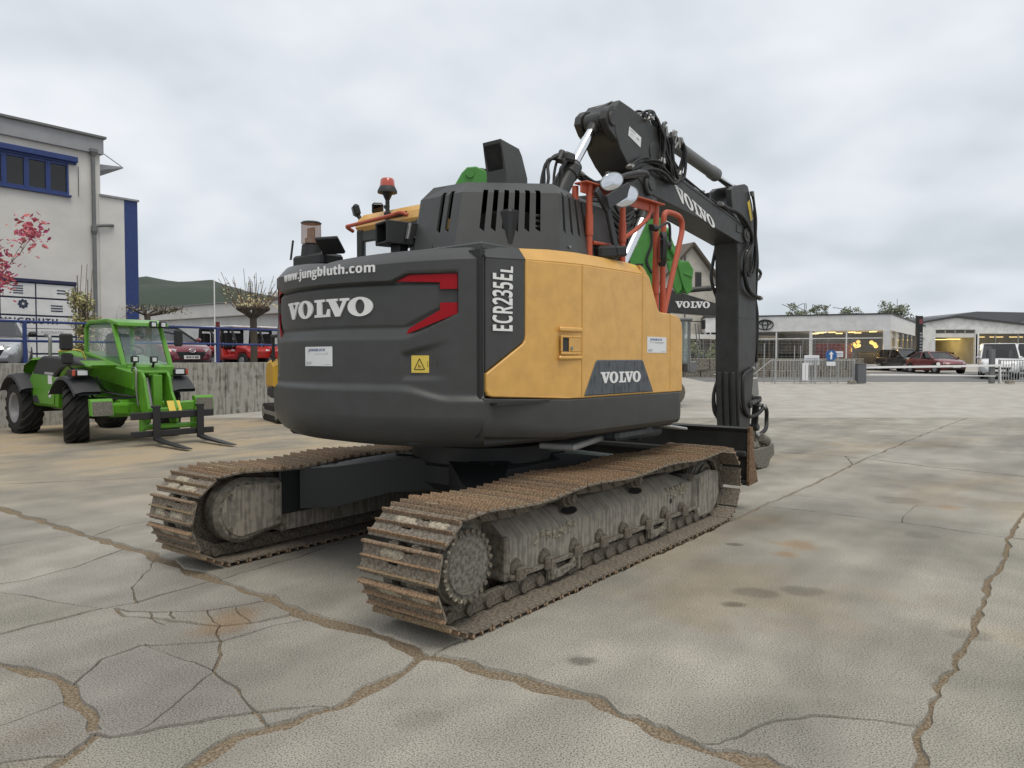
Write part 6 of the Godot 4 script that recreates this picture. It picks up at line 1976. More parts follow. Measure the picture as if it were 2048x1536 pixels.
func make_telehandler() -> void:
	var root := thing("telehandler", "bright green telehandler with pallet forks parked by the retaining wall", "telehandler", frame(130, -7.65, 14.57))
	for q in [[0.0, 0.76, 1.0, 0.42], [-2.78, 0.76, 1.0, 0.0], [0.0, -0.95, -1.0, 0.42], [-2.78, -0.95, -1.0, 0.0]]:
		ag_wheel(root, Vector3(q[0], 0.54, q[1]), 0.55, 0.42, q[2], q[3] * -0.85)
	var b := MB.new()
	# chassis
	b.prism([Vector2(-3.2, 0.62), Vector2(-3.0, 0.5), Vector2(0.75, 0.48), Vector2(0.85, 0.62), Vector2(0.8, 0.80), Vector2(-3.2, 0.85)], -0.42, 0.30, 0.02)
	b.box(Vector3(0.78, 0.62, -0.1), Vector3(0.20, 0.26, 1.2), 0.03)
	part(root, "chassis", b, M.merlo)
	b = MB.new()
	b.cyl(Vector3(0, 0.54, -0.8), Vector3(0, 0.54, 0.62), 0.11, 0.11, 14)
	b.cyl(Vector3(-2.78, 0.54, -0.8), Vector3(-2.78, 0.54, 0.62), 0.11, 0.11, 14)
	b.box(Vector3(0.1, 0.62, 0.3), Vector3(0.5, 0.4, 0.5), 0.05)
	part(root, "axle", b, M.interior)
	# engine pod between the right-hand wheels
	b = MB.new()
	var rows := []
	for q in [[0.30, 0.62], [0.68, 0.86], [0.74, 0.80], [0.74, 0.0]]: pass
	var prof := [Vector2(-2.30, 0.60), Vector2(-0.98, 0.60), Vector2(-0.93, 0.85), Vector2(-0.80, 1.10), Vector2(-0.62, 1.26), Vector2(-0.36, 1.36), Vector2(0.25, 1.40), Vector2(0.62, 1.38), Vector2(0.70, 1.44), Vector2(0.2, 1.52), Vector2(-1.5, 1.60), Vector2(-2.3, 1.58), Vector2(-2.72, 1.46), Vector2(-2.82, 1.28), Vector2(-2.55, 1.14), Vector2(-2.40, 0.95)]
	b.prism(prof, 0.26, 0.78, 0.05, 30.0)
	part(root, "engine_cover", b, M.merlo)
	b = MB.new()
	b.prism([Vector2(-2.2, 0.92), Vector2(-2.14, 0.65), Vector2(-1.05, 0.65), Vector2(-1.0, 0.90), Vector2(-0.88, 1.14), Vector2(-1.1, 1.25), Vector2(-2.15, 1.30), Vector2(-2.36, 1.12)], 0.77, 0.795, 0.012, 20.0)
	var dr := part(root, "service_door", b, M.merlo)
	b = MB.new()
	b.prism([Vector2(-2.18, 0.80), Vector2(-2.12, 0.66), Vector2(-1.75, 0.66), Vector2(-1.82, 0.72), Vector2(-1.92, 0.82)], 0.79, 0.80, 0.003)
	part(dr, "door_trim", b, M.dark_plastic)
	b = MB.new()
	b.quad(Vector3(-1.30, 1.06, 0.798), Vector3(-1.08, 1.06, 0.798), Vector3(-1.08, 1.24, 0.798), Vector3(-1.30, 1.24, 0.798))
	part(dr, "white_sticker", b, M.sticker)
	b = MB.new()
	b.cyl(Vector3(-1.22, 0.86, 0.795), Vector3(-1.22, 0.86, 0.80), 0.07, 0.07, 18)
	part(dr, "round_badge", b, M.sticker)
	b = MB.new()
	b.prism([Vector2(-2.2, 1.24), Vector2(-1.0, 1.20), Vector2(-0.70, 1.34), Vector2(-0.3, 1.42), Vector2(0.45, 1.45), Vector2(0.0, 1.55), Vector2(-1.55, 1.615), Vector2(-1.80, 1.56)], 0.30, 0.802, 0.03, 25.0)
	var gr := part(root, "hood_grille", b, M.dark_plastic)
	b = MB.new()
	b.quad(Vector3(-1.45, 1.25, 0.806), Vector3(-0.98, 1.24, 0.806), Vector3(-0.98, 1.29, 0.806), Vector3(-1.45, 1.30, 0.806))
	part(gr, "maker_print", b, M.ink_grey)
	b = MB.new()
	b.tube([Vector3(-2.35, 1.60, 0.40), Vector3(-2.34, 1.98, 0.40), Vector3(-2.42, 2.04, 0.40), Vector3(-2.60, 2.05, 0.40)], 0.035, 10, 4)
	part(root, "exhaust_pipe", b, M.steel)
	# wheel arches
	for q in [[0.05, 0.80], [-2.75, 0.80], [0.05, -0.98], [-2.75, -0.98]]:
		b = MB.new()
		rows = []
		for k in 9:
			var a := lerpf(0.62, 2.55, k / 8.0)
			var lift := 0.05 if k == 0 or k == 8 else 0.0
			var cx: float = q[0] + cos(a) * (0.72 + lift); var cy := 0.55 + sin(a) * 0.68 - lift * 0.3
			rows.append([Vector3(cx, cy - 0.05, q[1] + 0.24), Vector3(cx, cy, q[1] + 0.22), Vector3(cx, cy + 0.03, q[1] + 0.10), Vector3(cx, cy + 0.03, q[1] - 0.22), Vector3(cx - cos(a) * 0.03, cy - 0.03, q[1] - 0.22), Vector3(cx - cos(a) * 0.03, cy - 0.03, q[1] + 0.20)])
		b.loft(rows, 40.0, true)
		part(root, "wheel_arch", b, M.dark_plastic)
	for z in [0.86, -1.0]:
		b = MB.new()
		b.box(Vector3(0.38, 1.30, z), Vector3(0.26, 0.14, 0.30), 0.03)
		var hl := part(root, "front_lamp", b, M.black)
		b = MB.new()
		b.box(Vector3(0.515, 1.30, z - 0.03 * signf(z)), Vector3(0.01, 0.085, 0.17), 0.003)
		part(hl, "lamp_glass", b, M.lens_white)
		b = MB.new()
		b.box(Vector3(0.50, 1.30, z + 0.115 * signf(z)), Vector3(0.04, 0.11, 0.05), 0.01)
		part(hl, "indicator", b, M.beacon)
	# boom, lying back along the machine, and its head with the vertical frame
	b = MB.new()
	b.bar(Vector3(-2.7, 1.58, -0.02), Vector3(0.95, 1.14, -0.02), 0.34, 0.30, 0.02)
	b.bar(Vector3(0.1, 1.235, -0.02), Vector3(1.12, 1.10, -0.02), 0.27, 0.24, 0.02)
	part(root, "lifting_boom", b, M.merlo)
	b = MB.new()
	b.prism([Vector2(0.98, 1.30), Vector2(1.32, 1.33), Vector2(1.42, 1.22), Vector2(1.50, 0.95), Vector2(1.70, 0.66), Vector2(1.70, 0.40), Vector2(1.45, 0.36), Vector2(1.30, 0.62), Vector2(1.06, 0.98)], -0.36, -0.31, 0.01)
	b.prism([Vector2(0.98, 1.30), Vector2(1.32, 1.33), Vector2(1.42, 1.22), Vector2(1.50, 0.95), Vector2(1.60, 0.66), Vector2(1.60, 0.40), Vector2(1.45, 0.36), Vector2(1.30, 0.62), Vector2(1.06, 0.98)], 0.10, 0.15, 0.01)
	b.box(Vector3(1.16, 1.31, -0.105), Vector3(0.36, 0.05, 0.50), 0.012)
	b.box(Vector3(1.33, 0.95, -0.14), Vector3(0.06, 0.62, 0.17), 0.01)
	b.box(Vector3(1.60, 0.62, -0.14), Vector3(0.12, 0.10, 0.50), 0.015)
	b.box(Vector3(1.58, 0.33, -0.25), Vector3(0.14, 0.09, 1.05), 0.02)
	b.box(Vector3(1.58, 0.42, -0.70), Vector3(0.12, 0.34, 0.10), 0.015)
	b.box(Vector3(1.58, 0.42, 0.25), Vector3(0.12, 0.34, 0.08), 0.015)
	var bh := part(root, "boom_head", b, M.merlo)
	b = MB.new()
	b.cyl(Vector3(1.36, 0.62, 0.0), Vector3(1.2, 1.2, 0.0), 0.05, 0.05, 12)
	b.tube([Vector3(1.0, 1.32, 0.16), Vector3(1.05, 1.38, 0.18), Vector3(1.20, 1.36, 0.18), Vector3(1.22, 1.0, 0.19), Vector3(1.2, 0.7, 0.15)], 0.018, 6, 4)
	part(bh, "tilt_ram", b, M.steel)
	b = MB.new()
	b.quad(Vector3(1.56, 0.62, -0.302), Vector3(1.40, 0.62, -0.302), Vector3(1.36, 0.78, -0.302), Vector3(1.52, 0.78, -0.302))
	b.quad(Vector3(1.712, 0.58, -0.18), Vector3(1.712, 0.58, -0.42), Vector3(1.60, 0.79, -0.42), Vector3(1.60, 0.79, -0.18))
	part(bh, "warning_label", b, M.label_yellow)
	# fork carriage
	b = MB.new()
	b.box(Vector3(1.72, 0.545, -0.25), Vector3(0.06, 0.13, 1.52), 0.012)
	b.box(Vector3(1.72, 0.22, -0.25), Vector3(0.06, 0.11, 1.52), 0.012)
	var fc := part(root, "fork_carriage", b, M.fork)
	for z in [0.09, -0.72]:
		b = MB.new()
		b.box(Vector3(1.785, 0.42, z), Vector3(0.055, 0.58, 0.13), 0.012)
		b.box(Vector3(1.77, 0.70, z), Vector3(0.09, 0.05, 0.15), 0.012)
		rows = []
		for q in [[1.76, 0.155, 0.05], [2.0, 0.115, 0.045], [2.6, 0.07, 0.032], [2.98, 0.045, 0.012]]:
			var hw: float = 0.062 if q[0] < 2.7 else 0.045
			rows.append([Vector3(q[0], q[1] - q[2], z - hw), Vector3(q[0], q[1] - q[2], z + hw), Vector3(q[0], q[1], z + hw), Vector3(q[0], q[1], z - hw)])
		for r in rows: r.reverse()
		rows.reverse()
		b.loft(rows, 10.0, true)
		b.fan(rows[0], true)
		part(fc, "fork", b, M.fork)
	# outriggers with their pads
	for s in [[0.50, 0.72, 1.0], [-0.75, -1.18, -1.0]]:
		b = MB.new()
		b.bar(Vector3(0.85, 0.62, s[0] - s[2] * 0.3), Vector3(0.98, 0.66, s[1]), 0.20, 0.16, 0.03)
		var og := part(root, "outrigger", b, M.merlo)
		b = MB.new()
		b.prism([Vector2(0.93, 0.84), Vector2(1.03, 0.84), Vector2(1.06, 0.80), Vector2(1.10, 0.54), Vector2(0.98, 0.54)], s[1] - 0.19, s[1] + 0.19, 0.012)
		part(og, "outrigger_pad", b, M.merlo)
		b = MB.new()
		b.quad(Vector3(1.103, 0.545, s[1] + 0.17), Vector3(1.103, 0.545, s[1] - 0.17), Vector3(1.066, 0.79, s[1] - 0.17), Vector3(1.066, 0.79, s[1] + 0.17))
		part(og, "worn_face", b, M.drive)
	# cab on the left side
	b = MB.new()
	var cy := func(x: float, y: float) -> Vector2: return Vector2(x, y)
	for z in [0.03, -0.87]:
		for e in [[Vector3(-1.42, 1.62, z), Vector3(-1.40, 2.20, z)], [Vector3(-1.40, 2.20, z), Vector3(-1.22, 2.30, z)], [Vector3(-1.22, 2.30, z), Vector3(-0.35, 2.31, z)], [Vector3(-0.35, 2.31, z), Vector3(-0.12, 2.26, z)], [Vector3(-0.12, 2.26, z), Vector3(0.34, 1.40, z)], [Vector3(-1.44, 1.68, z), Vector3(0.36, 1.38, z)]]:
			b.bar(e[0], e[1], 0.09, 0.07, 0.02, Vector3.BACK)
	part(root, "cab_frame", b, M.merlo)
	b = MB.new()
	b.prism([Vector2(-1.46, 1.72), Vector2(-1.46, 1.2), Vector2(-0.9, 0.7), Vector2(0.3, 0.7), Vector2(0.42, 1.12), Vector2(0.38, 1.40)], -0.90, 0.02, 0.03)
	b.box(Vector3(0.40, 1.32, -0.45), Vector3(0.12, 0.22, 0.90), 0.03)
	part(root, "cab_body", b, M.merlo)
	b = MB.new()
	b.prism([Vector2(-1.36, 2.20), Vector2(-1.20, 2.335), Vector2(-0.3, 2.345), Vector2(0.16, 2.26), Vector2(0.18, 2.20), Vector2(0.0, 2.22), Vector2(-0.35, 2.27), Vector2(-1.2, 2.26)], -0.92, 0.07, 0.012)
	part(root, "cab_roof", b, M.merlo)
	for k in 7:
		b = MB.new()
		b.box(Vector3(-0.02 + 0.02, 2.235 - 0.002 * k, -0.02 - 0.09 * k), Vector3(0.30, 0.02, 0.025), 0.004)
		part(root, "roof_grille_bar", b, M.black)
	b = MB.new()
	b.quad(Vector3(0.31, 1.46, -0.03), Vector3(0.31, 1.46, -0.81), Vector3(-0.09, 2.22, -0.81), Vector3(-0.09, 2.22, -0.03))
	part(root, "windscreen", b, M.glass)
	b = MB.new()
	for z in [0.03, -0.87]:
		b.quad(Vector3(-1.38, 1.70, z), Vector3(0.26, 1.44, z), Vector3(-0.14, 2.24, z), Vector3(-1.30, 2.24, z))
	b.quad(Vector3(-1.44, 1.7, -0.85), Vector3(-1.44, 1.7, 0.0), Vector3(-1.40, 2.2, 0.0), Vector3(-1.40, 2.2, -0.85))
	part(root, "side_window", b, M.glass)
	b = MB.new()
	b.box(Vector3(-1.0, 1.70, -0.42), Vector3(0.15, 0.75, 0.48), 0.06)
	b.box(Vector3(-0.78, 1.40, -0.42), Vector3(0.5, 0.16, 0.5), 0.06)
	b.bar(Vector3(-0.10, 1.25, -0.42), Vector3(-0.28, 1.72, -0.42), 0.06, 0.06, 0.01)
	part(root, "seat", b, M.interior)
	b = MB.new()
	var wheel := []
	for k in 17:
		var a := TAU * k / 16
		wheel.append(Vector3(-0.28, 1.74, -0.42) + Vector3(0.5, 0.85, 0).normalized().rotated(Vector3.BACK, PI / 2) * cos(a) * 0.18 + Vector3(0, 0, 1) * sin(a) * 0.18)
	b.tube(wheel, 0.015, 6)
	part(root, "steering_wheel", b, M.black)
	# lamps
	for q in [Vector3(0.19, 2.235, -0.60), Vector3(0.19, 2.235, -0.79), Vector3(0.50, 1.55, -0.10), Vector3(0.50, 1.54, -0.46)]:
		b = MB.new()
		b.box(q, Vector3(0.07, 0.13, 0.14), 0.015)
		if q.y < 2: b.bar(q + Vector3(0, -0.06, 0), q + Vector3(-0.05, -0.15, 0), 0.03, 0.04, 0.006)
		var wl := part(root, "work_lamp", b, M.black)
		b = MB.new()
		b.box(q + Vector3(0.037, 0, 0), Vector3(0.006, 0.075, 0.08), 0.002)
		part(wl, "lamp_glass", b, M.lens_white)
	# mirrors
	b = MB.new()
	b.box(Vector3(0.48, 1.86, 1.08), Vector3(0.08, 0.30, 0.22), 0.03)
	b.box(Vector3(0.46, 1.56, 1.06), Vector3(0.07, 0.20, 0.20), 0.03)
	b.tube([Vector3(0.45, 1.50, 1.06), Vector3(0.42, 1.40, 1.0), Vector3(0.35, 1.36, 0.86)], 0.014, 6, 3)
	var mr := part(root, "door_mirror", b, M.black)
	b = MB.new()
	b.tube([Vector3(0.44, 1.69, 1.20), Vector3(0.44, 1.70, 1.06), Vector3(0.40, 1.72, 0.90), Vector3(0.30, 1.68, 0.75), Vector3(0.20, 1.55, 0.66)], 0.014, 6, 3)
	part(mr, "mirror_arm", b, M.label_yellow)
	b = MB.new()
	b.box(Vector3(0.20, 1.98, -1.10), Vector3(0.07, 0.34, 0.18), 0.03)
	b.bar(Vector3(0.10, 2.1, -0.85), Vector3(0.18, 2.05, -1.08), 0.03, 0.03, 0.006)
	part(root, "door_mirror", b, M.black)
	b = MB.new()
	for e in [[0.15, 1.0, 0.5], [0.0, 0.95, 0.2], [0.3, 0.8, 0.4]]: b.tube([Vector3(-0.5, 1.2, e[2]), Vector3(0.2, e[1], e[2] + 0.1), Vector3(0.9, 0.85, 0.1), Vector3(1.1, 0.9, 0.05)], 0.02, 6, 4)
	part(root, "hydraulic_hose", b, M.hose)
# ---------------------------------------------------------------- cars and vans
func make_car(called: String, label: String, category: String, xf: Transform3D, paint: Material, style := 0, group := "") -> Node3D:
	var root := thing(called, label, category, xf, group)
	var van := style == 2
	var rows := []
	var body: Array
	if van: body = [[-2.5, 0.40, 1.02, 0.86], [-2.42, 0.30, 1.10, 0.93], [-1.8, 0.24, 1.12, 0.96], [0.9, 0.24, 1.12, 0.96], [1.7, 0.26, 1.10, 0.94], [2.25, 0.30, 0.96, 0.86], [2.42, 0.36, 0.76, 0.76], [2.46, 0.42, 0.60, 0.70]]
	else: body = [[-2.08, 0.45, 0.80, 0.66], [-2.02, 0.34, 0.95, 0.76], [-1.7, 0.26, 1.00, 0.85], [-1.2, 0.21, 1.00, 0.89], [-0.5, 0.20, 0.98, 0.90], [0.5, 0.20, 0.96, 0.90], [0.95, 0.20, 0.96, 0.89], [1.4, 0.21, 0.91, 0.87], [1.8, 0.24, 0.83, 0.82], [2.02, 0.28, 0.74, 0.74], [2.12, 0.36, 0.62, 0.66], [2.14, 0.42, 0.56, 0.62]]
	for q in body:
		var x: float = q[0]; var y0: float = q[1]; var y1: float = q[2]; var w: float = q[3]
		var ym := lerpf(y0, y1, 0.62)
		rows.append([Vector3(x, y0, -w * 0.86), Vector3(x, y0, w * 0.86), Vector3(x, y0 + 0.10, w * 0.96), Vector3(x, ym, w), Vector3(x, y1 - 0.05, w * 0.955), Vector3(x, y1, w * 0.86), Vector3(x, y1 + 0.025, 0), Vector3(x, y1, -w * 0.86), Vector3(x, y1 - 0.05, -w * 0.955), Vector3(x, ym, -w), Vector3(x, y0 + 0.10, -w * 0.96)])
	var b := MB.new()
	for r in rows: r.reverse()
	b.loft(rows, 42.0, true)
	b.fan(rows[0], true)
	b.fan(rows[rows.size() - 1], false)
	part(root, "body", b, paint)
	# greenhouse: lower and upper ring
	var lo: Array; var hi: Array
	if van:
		lo = [Vector2(-2.42, 0.90), Vector2(1.75, 0.90)]
		hi = [Vector2(-2.36, 0.80), Vector2(0.85, 0.76)]
	else:
		lo = [Vector2([-1.95, -1.55, 0, -2.0][style], 0.80), Vector2(1.02, 0.82)]
		hi = [Vector2([-1.45, -0.95, 0, -1.75][style], 0.60), Vector2(0.18, 0.60)]
	var yl := 1.10 if van else 0.965
	var yh := 1.92 if van else [1.42, 1.40, 0, 1.50][style] as float
	var A := [Vector3(lo[0].x, yl, -lo[0].y), Vector3(lo[0].x, yl, lo[0].y), Vector3(lo[1].x, yl, lo[1].y), Vector3(lo[1].x, yl, -lo[1].y)]
	var B := [Vector3(hi[0].x, yh, -hi[0].y), Vector3(hi[0].x, yh, hi[0].y), Vector3(hi[1].x, yh, hi[1].y), Vector3(hi[1].x, yh, -hi[1].y)]
	for q in [[0, 1, "rear_window"], [1, 2, "side_window"], [2, 3, "windscreen"], [3, 0, "side_window"]]:
		b = MB.new()
		b.quad(A[q[0]], A[q[1]], B[q[1]], B[q[0]])
		part(root, q[2], b, (paint if van and q[2] == "side_window" else M.glass_dark))
	b = MB.new()
	for k in 4:
		b.bar(A[k], B[k], 0.07, 0.07, 0.02)
		b.bar(B[k], B[(k + 1) % 4], 0.05, 0.06, 0.02)
	if not van:
		for s in [-1.0, 1.0]: b.bar(Vector3(-0.35, yl, s * 0.81), Vector3(-0.42, yh, s * 0.605), 0.04, 0.09, 0.01)
	part(root, "window_pillar", b, paint if style != 0 else M.black)
	b = MB.new()
	var rr := []
	for x in 5:
		var t := x / 4.0
		var row := []
		for z in 5:
			var u := z / 4.0
			var p: Vector3 = B[0].lerp(B[1], u).lerp(B[3].lerp(B[2], u), t)
			row.append(p + Vector3(0, 0.01 + 0.05 * (1.0 - pow(2 * u - 1, 2)) * (1.0 - 0.6 * pow(2 * t - 1, 2)), 0))
		row.reverse()
		rr.append(row)
	rr.reverse()
	b.loft(rr, 60.0)
	part(root, "roof", b, paint)
	b = MB.new()
	b.box(Vector3((hi[0].x + hi[1].x) / 2, (yl + 0.25), 0), Vector3(0.2, 0.5, 1.1), 0.05)
	b.box(Vector3(-0.9, yl + 0.15, 0), Vector3(0.2, 0.4, 1.1), 0.05)
	part(root, "seat_row", b, M.interior)
	var fx := 2.46 if van else 2.14
	var wx: Array = [1.45, -1.55] if van else [1.32, -1.30]
	var wr := 0.33
	for x in wx:
		for s in [-1.0, 1.0]:
			b = MB.new()
			b.cyl(Vector3(x, wr, s * 0.70), Vector3(x, wr, s * 0.905), wr, wr, 22, true, 0.02)
			var ty := part(root, "tyre", b, M.rubber)
			b = MB.new()
			b.cyl(Vector3(x, wr, s * 0.86), Vector3(x, wr, s * 0.912), wr * 0.66, wr * 0.62, 18, true, 0.01)
			for k in 5: b.bar(Vector3(x, wr, s * 0.914), Vector3(x + cos(k * TAU / 5) * 0.2, wr + sin(k * TAU / 5) * 0.2, s * 0.914), 0.05, 0.012, 0.003)
			part(ty, "rim", b, M.rim)
			b = MB.new()
			b.cyl(Vector3(x, wr + 0.02, s * 0.80), Vector3(x, wr + 0.02, s * 0.898), wr + 0.055, wr + 0.055, 22)
			part(root, "wheel_arch", b, M.black)
	for s in [-1.0, 1.0]:
		b = MB.new()
		var hz: float = s * (0.60 if not van else 0.62)
		b.prism([Vector2(-0.16, -0.05), Vector2(0.15, -0.06), Vector2(0.17, 0.03), Vector2(-0.15, 0.07)], -0.05, 0.05, 0.012)
		part(root, "headlight", b, M.head_lamp, Transform3D(Basis(Vector3.UP, PI / 2 - s * 0.55), Vector3(fx - 0.13, 0.66 if not van else 0.80, hz)))
		b = MB.new()
		b.box(Vector3(-body[0][0] * -1.0 + 0.03, 0.86 if not van else 1.2, s * (0.60 if not van else 0.88)), Vector3(0.08, 0.13 if not van else 0.4, 0.22 if not van else 0.08), 0.02)
		part(root, "tail_light", b, M.reflector)
		b = MB.new()
		b.box(Vector3(0.78, yl + 0.06, s * 1.0), Vector3(0.14, 0.13, 0.20), 0.05)
		b.bar(Vector3(0.80, yl + 0.02, s * 0.84), Vector3(0.80, yl + 0.03, s * 0.95), 0.03, 0.05, 0.008)
		part(root, "door_mirror", b, paint if style != 1 else M.black)
	b = MB.new()
	b.prism([Vector2(-0.48, 0.10), Vector2(-0.36, -0.12), Vector2(0.36, -0.12), Vector2(0.48, 0.10)], -0.03, 0.03, 0.01)
	part(root, "grille", b, M.black, Transform3D(Basis(Vector3.UP, PI / 2), Vector3(fx - 0.015, 0.52, 0)))
	b = MB.new()
	b.box(Vector3(fx - 0.08, 0.32, 0), Vector3(0.14, 0.10, 1.1), 0.03)
	part(root, "lower_intake", b, M.black)
	for e in [[fx + 0.03, 0.45], [-(fx - 0.04), 0.62]]:
		b = MB.new()
		b.box(Vector3(e[0], e[1], 0), Vector3(0.015, 0.11, 0.52), 0.004)
		part(root, "number_plate", b, M.white_paint)
	return root

func make_utility(xf: Transform3D, label: String) -> void:
	var root := thing("utility_vehicle", label, "utility vehicle", xf, "red utility vehicles on the upper lot")
	var b := MB.new()
	b.prism([Vector2(1.35, 0.45), Vector2(1.38, 0.75), Vector2(1.1, 0.92), Vector2(0.45, 1.02), Vector2(0.35, 0.62), Vector2(-0.4, 0.55), Vector2(-0.5, 0.98), Vector2(-1.4, 1.0), Vector2(-1.42, 0.55), Vector2(-1.15, 0.72), Vector2(-0.8, 0.70), Vector2(-0.6, 0.38), Vector2(0.5, 0.36), Vector2(0.68, 0.66), Vector2(1.05, 0.68), Vector2(1.2, 0.42)], -0.68, 0.68, 0.06, 30.0)
	part(root, "body", b, M.lift_red)
	for x in [-0.95, 0.9]:
		for s in [-1.0, 1.0]:
			b = MB.new()
			b.cyl(Vector3(x, 0.32, s * 0.48), Vector3(x, 0.32, s * 0.72), 0.32, 0.32, 18, true, 0.03)
			var ty := part(root, "tyre", b, M.rubber)
			b = MB.new()
			b.cyl(Vector3(x, 0.32, s * 0.70), Vector3(x, 0.32, s * 0.735), 0.17, 0.15, 14)
			part(ty, "rim", b, M.rim)
	b = MB.new()
	for s in [-1.0, 1.0]:
		b.bar(Vector3(0.5, 0.95, s * 0.62), Vector3(0.1, 1.82, s * 0.58), 0.09, 0.09, 0.01)
		b.bar(Vector3(-0.55, 0.9, s * 0.62), Vector3(-0.5, 1.82, s * 0.58), 0.14, 0.10, 0.01)
		b.bar(Vector3(0.12, 1.82, s * 0.58), Vector3(-0.55, 1.82, s * 0.58), 0.10, 0.08, 0.01)
		b.box(Vector3(-0.45, 1.25, s * 0.3), Vector3(0.18, 0.75, 0.48), 0.05)
		b.box(Vector3(0.48, 1.22, s * 0.74), Vector3(0.06, 0.18, 0.14), 0.03)
	b.bar(Vector3(0.1, 1.82, -0.58), Vector3(0.1, 1.82, 0.58), 0.10, 0.08, 0.01)
	b.bar(Vector3(-0.52, 1.80, -0.58), Vector3(-0.52, 1.80, 0.58), 0.16, 0.08, 0.01)
	part(root, "roll_cage", b, M.black)
	b = MB.new()
	b.box(Vector3(-0.2, 1.91, 0), Vector3(0.95, 0.09, 1.3), 0.03)
	part(root, "roof", b, M.white_panel)
	b = MB.new()
	for s in [-1.0, 1.0]: b.box(Vector3(1.33, 0.78, s * 0.45), Vector3(0.08, 0.10, 0.22), 0.02)
	part(root, "headlight", b, M.head_lamp)
# ---------------------------------------------------------------- trees and shrubs
func leaf_mass(b: MB, c: Vector3, rad: Vector3, count: int, size: float, cols: Array, hollow := 0.0) -> void:
	for k in count:
		var d := Vector3(rng.randfn(), rng.randfn(), rng.randfn()).normalized()
		var p := c + d * rad * lerpf(hollow, 1.0, pow(rng.randf(), 0.45))
		leaf(b, p, size * rng.randf_range(0.6, 1.3), cols[rng.randi() % cols.size()])

func leaf(b: MB, p: Vector3, s: float, k: Color) -> void:
	var u := Vector3(rng.randfn(), rng.randfn() * 0.6, rng.randfn()).normalized()
	var w := u.cross(Vector3(rng.randfn(), rng.randfn(), rng.randfn())).normalized()
	var q := rng.randf_range(0.7, 1.15)
	b.col = Color(k.r * q, k.g * q, k.b * q)
	var m := p + u.cross(w) * s * 0.18
	b.tri(p - u * s, m - w * s * 0.5, p + u * s)
	b.tri(p - u * s, p + u * s, m + w * s * 0.5)

# grows limbs from p along d; leaves tips in `tips`
func limb(b: MB, p: Vector3, d: Vector3, length: float, r: float, depth: int, spread: float, lift: float, tips: Array) -> void:
	var pts := [p]
	var q := p
	for k in 3:
		d = (d + Vector3(rng.randfn(), rng.randfn() * 0.5 + lift, rng.randfn()) * 0.16).normalized()
		q += d * length / 3.0
		pts.append(q)
	for k in 3: b.cyl(pts[k], pts[k + 1], r * (1.0 - 0.22 * k), r * (0.78 - 0.22 * k), 5 if r < 0.03 else 8, false)
	tips.append(q)
	if depth <= 0: return
	for k in 3 if depth > 1 else 2:
		var e := (d + Vector3(rng.randfn(), rng.randfn(), rng.randfn()) * spread).normalized()
		limb(b, pts[1 + k % 3], e, length * rng.randf_range(0.55, 0.8), r * 0.5, depth - 1, spread, lift, tips)

func make_plant(called: String, label: String, category: String, pos: Vector3, trunk_h: float, r: float, limbs: int, depth: int, length: float, spread: float, lift: float, leaves: int, size: float, cols: Array, group := "", scatter := 0.12, lean := V0) -> Node3D:
	var root := thing(called, label, category, at(pos), group)
	var b := MB.new()
	var top := Vector3(lean.x, trunk_h, lean.z)
	if trunk_h > 0.05: b.tube([V0 - Vector3(0, 0.05, 0), top * 0.5 + Vector3(0.02, 0, 0.01), top], r, 9, 3)
	part(root, "trunk", b, M.bark)
	b = MB.new()
	var tips := []
	for k in limbs:
		var a := TAU * (k + rng.randf() * 0.6) / limbs
		limb(b, top * (0.85 + 0.15 * rng.randf()), Vector3(cos(a) * spread, 0.45 + lift, sin(a) * spread).normalized(), length * rng.randf_range(0.8, 1.15), r * 0.5, depth, 0.55, lift * 0.5, tips)
	part(root, "branches", b, M.twig).set_meta("kind", "stuff")
	if leaves > 0:
		b = MB.new()
		for k in leaves:
			var t: Vector3 = tips[rng.randi() % tips.size()]
			leaf(b, t + Vector3(rng.randfn(), rng.randfn(), rng.randfn()) * scatter, size * rng.randf_range(0.6, 1.3), cols[rng.randi() % cols.size()])
		part(root, "crown", b, M.leaf).set_meta("kind", "stuff")
	return root

# ---------------------------------------------------------------- left-hand side: wall, upper lot, white building
func wall_frame(x: float, z: float, y := 0.0, turn := 0.0) -> Transform3D:
	var f := frame(37.7, -10.74, 17.59)
	return f * Transform3D(Basis(Vector3.UP, deg_to_rad(turn)), Vector3(x, y, z))

const LOT := 1.15

